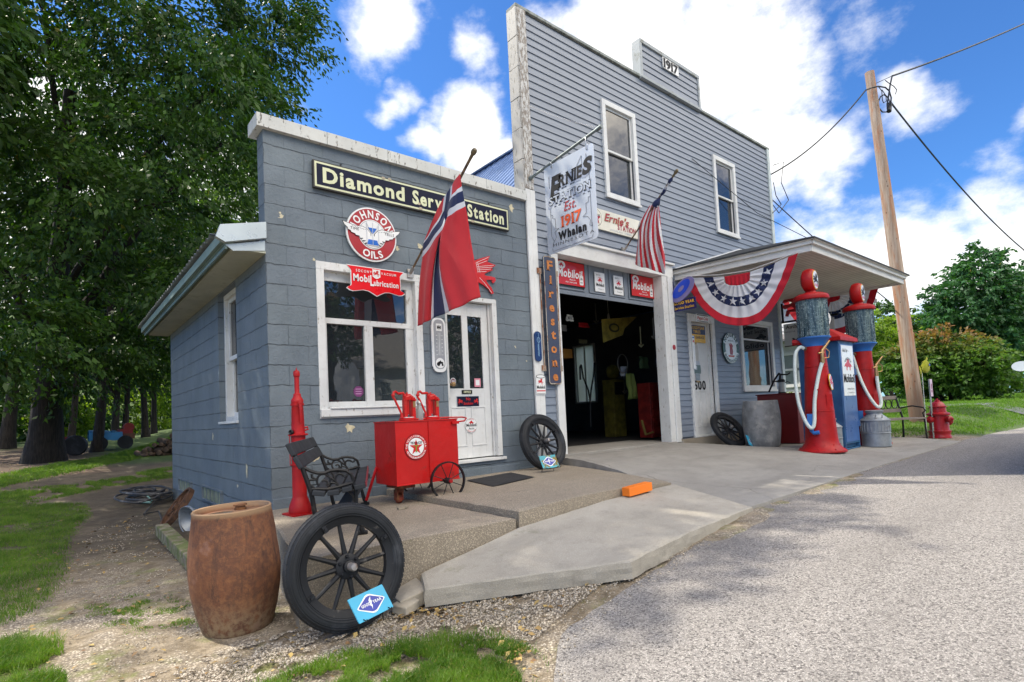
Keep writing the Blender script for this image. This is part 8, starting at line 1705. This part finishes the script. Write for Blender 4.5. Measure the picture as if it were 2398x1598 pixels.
g = MB(); g.box(XN-.5, XN-.035, YN, 8.9, zb-.06, zb-.045); build('porch_soffit', g, MATS['soffit_paint'], t)
t, rf = house('opposite_house', 'white clapboard house with brick chimney across the road, mirrored in the picture window', 12.2, 22, -32, -24, 4.2, 7.6, -.1, 'x', (.30, .28, .25), wins=[('y', -24, 13.4, 14.3, 1.6, 3.2), ('y', -24, 17, 17.9, 1.6, 3.2)])
g = MB(); g.box(12.0, 12.7, -28.4, -27.7, 6.5, 8.9); g.box(11.95, 12.75, -28.45, -27.65, 8.9, 9.05); build('chimney', g, mat('chimney_brick', (.28, .17, .08), .9, var=.3, vs=12), rf)
tree('street_tree', 'tall tree across the road mirrored in the left side of the picture window', (8.6, -19.5), (8.8, -20, 7), .33, .15, [((8.2, -20, 9), (3, 3, 4)), ((6.8, -20, 5.2), (2, 2, 1.8)), ((9.6, -20.5, 5.4), (1.5, 1.6, 1.5))], 14000, .24, L_ELM, [(.6, (7, -20, 6), .12)], seed=101)
tree('street_tree', 'broad tree across the road mirrored in the office door glass', (19, -20), (19, -20, 7), .35, .15, [((18, -20, 8), (4, 3, 4.2)), ((15.6, -18.5, 4.8), (2, 2, 2)), ((21, -20, 5.5), (3, 2.5, 2.5))], 12000, .28, L_DK, [(.6, (17, -20, 6), .12)], seed=102)
tree('street_tree', 'dense tree farther along the road mirrored in the porch window', (34, -20), (34, -20, 7), .35, .15, [((34, -20, 7.5), (6, 4, 5)), ((42, -22, 6), (6, 4, 5)), ((27, -24, 6), (4, 3, 5))], 9000, .40, L_ELM, [], seed=103)

# ------------------------------------------------------------------ vehicle parked just outside the frame, only its mirror shows
M = CAM+ray(2393, 858)*6.2
gv = gz(M[0], M[1]-1)
t = thing('parked_pickup', 'parked pickup at the right edge of the road, only its pale door mirror in view', 'pickup', (M[0]+.5, M[1]-1.2, gv))
VX, VY = M[0], M[1]-.33; M_VEH = mat('vehicle_grey', (.10, .11, .13), .25, metal=.4, var=.03, bump=0, coat=.5)
g = MB()
def prof(pts, y0, y1): g.prism([(p[0], p[1]) for p in pts], (VX, y1, gv), (1, 0, 0), (0, 0, 1), y1-y0)
prof([(-.9, .35), (-.95, .75), (-.85, .98), (.15, 1.08), (.75, 1.12), (2.0, 1.12), (3.9, 1.10), (3.95, .4), (3.4, .35)], VY-1.8, VY)
body = build('body', g, M_VEH, t, bevel=.05)
g = MB(); prof([(.1, 1.08), (.75, 1.62), (1.75, 1.66), (1.95, 1.10)], VY-1.72, VY-.08); build('cab', g, M_VEH, t, bevel=.05)
g = MB(); prof([(.32, 1.14), (.80, 1.55), (1.65, 1.58), (1.75, 1.14)], VY-1.725, VY-.075); build('cab_glass', g, M_GLASS, t, bevel=.01)
g = MB(); g.add([(VX+.13, VY-1.6, gv+1.13), (VX+.13, VY-.2, gv+1.13), (VX+.70, VY-.28, gv+1.60), (VX+.70, VY-1.52, gv+1.60)], [(0, 1, 2, 3)]); g.v = [(a-.03, b, c+.03) for a, b, c in g.v]; build('windscreen', g, M_GLASS, t)
g = MB(); g.box(VX-1.0, VX-.93, VY-1.78, VY-.02, gv+.38, gv+.55); build('bumper', g, M_STEEL, t, bevel=.02)
g = MB(); [g.box(VX-.965, VX-.93, VY-1.3, VY-.5, gv+.62+k*.05, gv+.645+k*.05) for k in range(5)]; build('grille', g, M_BLACK, t)
for y in (VY-.25, VY-1.55): g = MB(); g.lathe([(.1, 0), (.1, .03), (.08, .045), (0, .05)], (VX-.93, y, gv+.75), (-1, 0, 0), 20); build('headlight', g, M_GREYM, t, smooth=True)
g = MB(); g.box(VX+.95, VX+.955, VY-.003, VY+.004, gv+.45, gv+1.05); g.box(VX+1.9, VX+1.905, VY-.003, VY+.004, gv+.45, gv+1.05); g.box(VX+1.7, VX+1.85, VY, VY+.03, gv+.90, gv+.93); build('door_trim', g, M_BLACK, t)
for x in (-.1, 3.0):
    for y in (VY-.1, VY-1.7): g = MB(); g.lathe([(.2, -.11), (.36, -.11), (.37, -.08), (.37, .08), (.36, .11), (.2, .11)], (VX+x, y, gv+.37), (0, 1, 0), 32); wq = build('wheel', g, M_RUB, t, smooth=True)
g = MB(); g.lathe([(0, -.04), (.03, -.035), (.05, -.015), (.056, .01), (.056, .03), (0, .03)], M, (-1, 0, 0), 24, xdir=(0, 1, 0), sx=1.5); g.tube([M+vec(.0, -.1, -.02), vec(VX+.35, VY-.05, gv+1.14)], .02, 8); build('mirror', g, mat('mirror_pale', (.62, .66, .66), .2, coat=.5, bump=0), t, smooth=True)

# ------------------------------------------------------------------ clutter under the grove
def at(px, py, Y): return onY(px, py, Y)
wy = 19.; a = at(215, 1040, wy); b = at(305, 1035, wy); z = gz(a[0], wy)
t = thing('tarp_wagon', 'low farm wagon covered by a blue tarp under the trees behind the lawn', 'wagon', ((a[0]+b[0])/2, wy, z))
g = MB(); g.box(a[0], b[0]+.1, wy-.5, wy+.5, z+.35, z+.55); build('bed', g, mat('wagon_brown', (.12, .05, .03), .8), t); g = MB()
g.grid(lambda u, v: (a[0]-.1+(b[0]-a[0]+.0)*u*.85, wy-.6+1.2*v, z+.58+.14*sin(pi*v)*(1-.6*u)-.25*(abs(v-.5) > .42)+.04*NZ(u*6, v*5)), 20, 12); build('tarp', g, mat('tarp_blue', (.03, .17, .36), .4), t, smooth=True)
g = MB(); g.box(b[0]-.35, b[0]+.05, wy-.45, wy+.4, z+.55, z+.72); g.lathe([(.16, -.3), (.16, .3)], (b[0]-.05, wy, z+.78), (0, 1, 0), 18); build('red_box', g, mat('wagon_red', (.22, .02, .02), .6), t)
for x in (a[0]+.2, b[0]-.2): g = MB(); g.lathe([(.08, -.08), (.24, -.08), (.24, .08), (.08, .08)], (x, wy-.55, z+.24), (0, 1, 0), 20); build('wheel', g, M_RUB, t, smooth=True)
wy = 17.5; c = at(165, 1050, wy); z = gz(c[0], wy)
t = thing('old_tractor', 'small dark red garden tractor half hidden by the thickest trunk', 'tractor', (c[0], wy, z))
g = MB(); g.box(c[0]-.75, c[0]-.05, wy-.3, wy+.3, z+.35, z+.62); g.box(c[0]-.5, c[0]-.2, wy-.2, wy+.2, z+.62, z+.72); build('body', g, mat('tractor_red', (.16, .02, .02), .6), t, bevel=.04); g = MB(); g.tube([(c[0]-.35, wy, z+.7), (c[0]-.25, wy, z+.95)], .02, 6); g.tube([(c[0]-.22+.13*cos(q), wy+.13*sin(q), z+.96) for q in np.linspace(0, 2*pi, 15)[:-1]], .013, 6, closed=True); build('steering_wheel', g, M_BLACK, t)
for y in (-.42, .42): g = MB(); g.lathe([(.12, -.09), (.30, -.1), (.33, -.05), (.33, .05), (.30, .1), (.12, .09)], (c[0]+.12, wy+y, z+.33), (.25, 1, 0), 26); w_ = build('wheel', g, M_RUB, t, smooth=True); g = MB(); g.lathe([(0, 0), (.13, 0), (.13, .02), (0, .03)], (c[0]+.12, wy+y, z+.33), (.25, -1, 0), 16); build('rim', g, M_GREYM, w_)
wy = 15.; a = at(333, 1035, wy); b = at(412, 1035, wy); rg = np.random.default_rng(8); first = None; z = gz(1.2, wy)
M_LOG = mat('firewood', (.10, .065, .045), .9, var=.5, vs=6, bump=.4)
for k in range(64):
    row = int(k/13); f = (k % 13)/12; x = a[0]+(b[0]-a[0]+.5)*f+rg.uniform(-.05, .05); hgt = .07+row*.13
    if hgt > .16+.75*f: continue
    if first is None:
        g = MB(); g.lathe([(.0, -.2), (.06, -.2), (.07, -.19), (.065, .19), (.055, .2), (0, .2)], (x, wy, z+hgt), (0, 1, 0), 9); first = build('firewood_log', g, M_LOG, None, smooth=True, loc=(x, wy, z+hgt), **T('short dark log in the firewood heap at the rear corner of the office', 'log', 'logs of the firewood heap')); o_ = first
    else: o_ = first.copy(); COL.objects.link(o_); o_.location = (x, wy+rg.uniform(-.1, .1), z+hgt)
    o_.rotation_euler = (rg.uniform(-.3, .3), rg.uniform(-.2, .2), rg.uniform(-.9, .9)); o_.scale = [rg.uniform(.8, 1.4)]*3

# ------------------------------------------------------------------ grass, gravel, fallen leaves
def inpoly(P, poly):
    x, y = P[:, 0], P[:, 1]; c = np.zeros(len(P), bool); n = len(poly)
    for i in range(n):
        x1, y1 = poly[i]; x2, y2 = poly[(i+1) % n]; k = ((y1 > y) != (y2 > y)) & (x < (x2-x1)*(y-y1)/(y2-y1+1e-12)+x1); c ^= k
    return c
def wpoly(pts): return [tuple(ghit(x*K, y*K)[:2]) for x, y in pts]
_gc = {}
def gzv(P): return np.array([gz(x, y) for x, y in P])
def scatter(poly, n, rg, edge=.0, nz=None):
    a = np.array(poly); lo, hi = a.min(0), a.max(0); out = []; tot = 0
    while tot < n:
        P = rg.uniform(lo, hi, (n*2, 2)); Q = P+rg.normal(0, edge, P.shape) if edge else P; k = inpoly(Q, poly)
        if nz: k &= np.array([NZ(p[0], p[1], 3, nz[0])+.4*NZ(p[0], p[1], 8, nz[0]*4) > nz[1] for p in P])
        P = P[k]; out.append(P); tot += len(P)
        if len(P) == 0: break
    return np.concatenate(out)[:n] if out else np.zeros((0, 2))
def blades(P, h, w_, rg, lean=.45):
    n = len(P); z = gzv(P); B_ = np.column_stack([P, z-.004]); a = rg.uniform(0, 2*pi, n); s = np.column_stack([np.cos(a), np.sin(a), np.zeros(n)])*(w_*rg.uniform(.6, 1.3, n)/2)[:, None]
    hh = h*rg.uniform(.5, 1.3, n)*np.array([.75+.6*NZ(p[0], p[1], 2, 2.3) for p in P]).clip(.3, 1.5); ln = rg.normal(0, lean, (n, 2))*hh[:, None]; tp = B_+np.column_stack([ln, hh]); md = B_+np.column_stack([ln*.35, hh*.6])
    V = np.stack([B_-s, B_+s, md+s*.7, tp, md-s*.7], 1).reshape(-1, 3); i = np.arange(n)*5; F = np.concatenate([np.column_stack([i, i+1, i+2, i+4]), np.column_stack([i+4, i+2, i+3, i+3])]); return V, F
def grassobj(label, polys, mat_, rg, **kw):
    V = []; 
    for (poly, n, h, w_, ed, nz) in polys:
        P = scatter(poly, n, rg, ed, nz); k = len(P); z = gzv(P); B_ = np.column_stack([P, z-.004]); a = rg.uniform(0, 2*pi, k); s = np.column_stack([np.cos(a), np.sin(a), np.zeros(k)])*(w_*rg.uniform(.6, 1.3, k)/2)[:, None]
        lump = np.array([.8+.6*NZ(p[0], p[1], 2, 2.3)+.5*NZ(p[0], p[1], 4, 9) for p in P]).clip(.3, 1.6); hh = h*rg.uniform(.5, 1.3, k)*lump; ln = rg.normal(0, .5, (k, 2))*hh[:, None]
        md = B_+np.column_stack([ln*.35, hh*.6]); tp = B_+np.column_stack([ln, hh]); V.append(np.stack([B_-s, B_+s, md+s*.6, B_-s, md+s*.6, md-s*.6, md-s*.6, md+s*.6, tp], 1).reshape(-1, 3))
    V = np.concatenate(V); F = np.arange(len(V)).reshape(-1, 3); nmesh('grass', V, F, mat_, None, kind='stuff', label=label)
def grassmat(name, a, b_):
    m, t, b = newmat(name); g_ = t.node('ShaderNodeNewGeometry'); n = t.noise(g_.outputs['Position'], 3.5, 4); c = t.mix(t.mr(n, .35, .65), a, b_); c = t.mix(t.mr(t.noise(g_.outputs['Position'], 60, 2), .56, .66, 0, .75), c, (.26, .24, .08)); t.put(b.inputs['Base Color'], c); b.inputs['Roughness'].default_value = .5; b.inputs['Specular IOR Level'].default_value = .3
    tr = t.node('ShaderNodeBsdfTranslucent'); t.put(tr.inputs[0], t.mix(1., c, (1.3, 1.5, .5), 'MULTIPLY')); mx = t.node('ShaderNodeMixShader'); mx.inputs[0].default_value = .4; t.l.new(b.outputs[0], mx.inputs[1]); t.l.new(tr.outputs[0], mx.inputs[2]); t.l.new(mx.outputs[0], [q for q in t.n if q.type == 'OUTPUT_MATERIAL'][0].inputs[0]); return m
GM = grassmat('grass_blade', (.065, .145, .014), (.135, .235, .03)); rg = np.random.default_rng(21)
g1 = wpoly([(-160, 1150), (60, 1160), (190, 1158), (212, 1178), (190, 1198), (150, 1250), (150, 1310), (118, 1370), (60, 1410), (-30, 1450), (-200, 1500)])
g2 = wpoly([(-120, 1490), (60, 1478), (110, 1490), (150, 1535), (145, 1600), (-120, 1640)])
g3 = wpoly([(560, 1640), (640, 1560), (720, 1528), (850, 1503), (1000, 1482), (1150, 1470), (1215, 1488), (1190, 1530), (1165, 1580), (1120, 1660)])
g4 = wpoly([(-60, 1135), (120, 1118), (260, 1100), (395, 1072), (395, 1098), (250, 1120), (60, 1160), (-60, 1170)]); g5 = wpoly([(-60, 1112), (0, 1095), (100, 1072), (250, 1047), (396, 1022), (396, 1042), (300, 1058), (200, 1078), (-60, 1135)])
g6 = wpoly([(190, 1380), (330, 1370), (440, 1390), (450, 1440), (330, 1450), (200, 1420)])
grassobj('short lawn grass left of the office and along the road edge', [(g1, 60000, .05, .0045, .04, (1.5, -.55)), (g2, 14000, .07, .0042, .06, (4, -.25)), (g3, 26000, .06, .0042, .07, (5, -.2)), (g4, 16000, .05, .008, .06, (2, -.15)), (g5, 32000, .07, .013, .1, None), (g6, 3500, .018, .004, .05, (6, .0))], GM, rg)
xr = wpoly([(2035, 1003), (2190, 1007), (2353, 984), (2353, 962), (2180, 985), (2035, 985)])
g7 = [(12.45, -2.6), (13.2, -3.0), (30, -3.7), (60, -5.2), (60, 9), (22, 8), (12.6, 3), (12.4, -1.2)]
grassobj('green lawn beyond the apron and hydrant', [([(12.3, -2.55), (13.0, -3.0), (18, -3.1), (26, -3.6), (26, 3.2), (12.5, 2.6)], 60000, .06, .012, .05, (1.2, -.6)), ([(11.7, -1.6), (12.6, -2.6), (14, -2.9), (14, 2), (12.4, 2)], 14000, .05, .006, .05, (3, -.2)), ([(26, -3.7), (60, -5.2), (60, 8), (26, 5)], 26000, .09, .035, .1, None)], grassmat('grass_lawn', (.075, .18, .012), (.13, .26, .022)), rg)
# stones
def stones(polys, name, label, mats, rg, hfac=.6):
    ico = np.array([(0, 0, 1), (1, 0, 0), (0, 1, 0), (-1, 0, 0), (0, -1, 0), (0, 0, -1)], float); fi = np.array([(0, 1, 2), (0, 2, 3), (0, 3, 4), (0, 4, 1), (5, 2, 1), (5, 3, 2), (5, 4, 3), (5, 1, 4)]); V = []; F = []; off = 0
    for poly, n, s0, s1, nz in polys:
        P = scatter(poly, n, rg, .0, nz); k = len(P); z = gzv(P); s = s0+(s1-s0)*rg.uniform(0, 1, k)**3; jit = ico[None]+rg.normal(0, .28, (k, 6, 3)); jit *= (s[:, None]*np.ones(6)[None])[:, :, None]*np.array([1, .8, hfac]); jit += np.column_stack([P, z+s*.15])[:, None, :]
        V.append(jit.reshape(-1, 3)); F.append((fi[None]+(np.arange(k)*6+off)[:, None, None]).reshape(-1, 3)); off += k*6
    nmesh(name, np.concatenate(V), np.concatenate(F), mats, None, kind='stuff', label=label)
m, t, b = newmat('limestone_chip'); r = t.node('ShaderNodeNewGeometry').outputs['Random Per Island']; c = t.mix(r, (.20, .165, .12), (.60, .53, .43)); t.put(b.inputs['Base Color'], c); b.inputs['Roughness'].default_value = .85
s1 = wpoly([(560, 1480), (700, 1440), (900, 1400), (980, 1370), (1100, 1375), (1260, 1340), (1440, 1292), (1380, 1345), (1270, 1430), (1215, 1490), (1000, 1480), (850, 1500), (640, 1560), (480, 1600), (200, 1600), (420, 1530)])
s2 = wpoly([(20, 1440), (150, 1330), (200, 1220), (330, 1180), (430, 1270), (440, 1330), (450, 1470), (430, 1540), (160, 1600), (60, 1470)])
stones([(s1, 26000, .002, .010, (3, -.2)), (s2, 3500, .002, .008, (4, .1))], 'gravel', 'loose pale limestone gravel between slab, ramp and road', m, rg)
edge_poly = [(x, redge(x)+.16) for x in np.linspace(-.3, 11.5, 60)]+[(x, redge(x)-.10) for x in np.linspace(11.5, -.3, 60)]
stones([(edge_poly, 5200, .002, .009, (4, -.3))], 'gravel', 'loose chips of stone along the ragged road edge', MATS['limestone_chip'], rg)
P = wpoly([(925, 1320), (965, 1318), (975, 1390), (1060, 1395), (1040, 1420), (930, 1400), (880, 1400)])
g = MB()
for k, (x, y, s_) in enumerate(((.12, -2.42, .07), (.22, -2.36, .05), (.05, -2.33, .05), (.2, -2.50, .035), (.27, -2.44, .04))): pass
m2 = mat('broken_concrete', (.30, .27, .22), .9, var=.3, bump=.6, bs=40)
for k, (x, y, s_, lab) in enumerate(((.17, -2.33, .085, 'largest broken concrete chunk in the gap between slab and ramp'), (.09, -2.42, .055, 'smaller broken concrete chunk lying in the gap between slab and ramp'))):
    z = gz(x, y)+s_*.6; g = MB(); g.obox((x, y, z), (unit((1, .4*k, .15)), unit((-.4*k, 1, .1)), (0, 0, 1)), (s_*1.3, s_, s_*.55)); g.v = [tuple(np.array(v)+.25*s_*np.array([NZ(*(np.array(v)*30)), NZ(*(np.array(v)*30+7)), NZ(*(np.array(v)*30+3))])) for v in g.v]; build('concrete_chunk', g, m2, None, bevel=.008, loc=(x, y, z), **T(lab, 'rubble', 'broken concrete by the ramp'))
# fallen leaves: flat curled quads
def litter(polys, sizes, mats, rg):
    V = []; 
    for poly, n in polys:
        P = scatter(poly, n, rg, .02); k = len(P); z = gzv(P)+.008; a = rg.uniform(0, 2*pi, k); D = np.column_stack([np.cos(a), np.sin(a), rg.uniform(-.2, .5, k)]); S = np.column_stack([-np.sin(a), np.cos(a), rg.uniform(-.3, .3, k)]); s = rg.uniform(*sizes, k)[:, None]; c = np.column_stack([P, z]); up = np.array([0, 0, 1.])
        V.append(np.stack([c-D*s, c+S*s*.6+up*s*.35, c+D*s, c-S*s*.6+up*s*.1], 1).reshape(-1, 3))
    V = np.concatenate(V); nmesh('leaf_litter', V, np.arange(len(V)).reshape(-1, 4), mats, None, kind='stuff', label='scattered dry fallen leaves on grass and gravel')
m, t, b = newmat('dry_leaf'); r = t.node('ShaderNodeNewGeometry').outputs['Random Per Island']; c = t.mix(r, (.14, .07, .03), (.42, .30, .10)); t.put(b.inputs['Base Color'], c); b.inputs['Roughness'].default_value = .7
gap = wpoly([(925, 1330), (965, 1330), (975, 1400), (1100, 1395), (1050, 1425), (900, 1425)])
litter([(g1, 260), (s1, 160), (s2, 240), (g3, 40), (gap, 150), (wpoly([(1160, 1480), (1215, 1470), (1215, 1600), (1170, 1600)]), 40), (g5, 200), (wpoly([(-60, 1060), (170, 1045), (60, 1080), (-60, 1095)]), 200)], (.008, .026), m, rg)
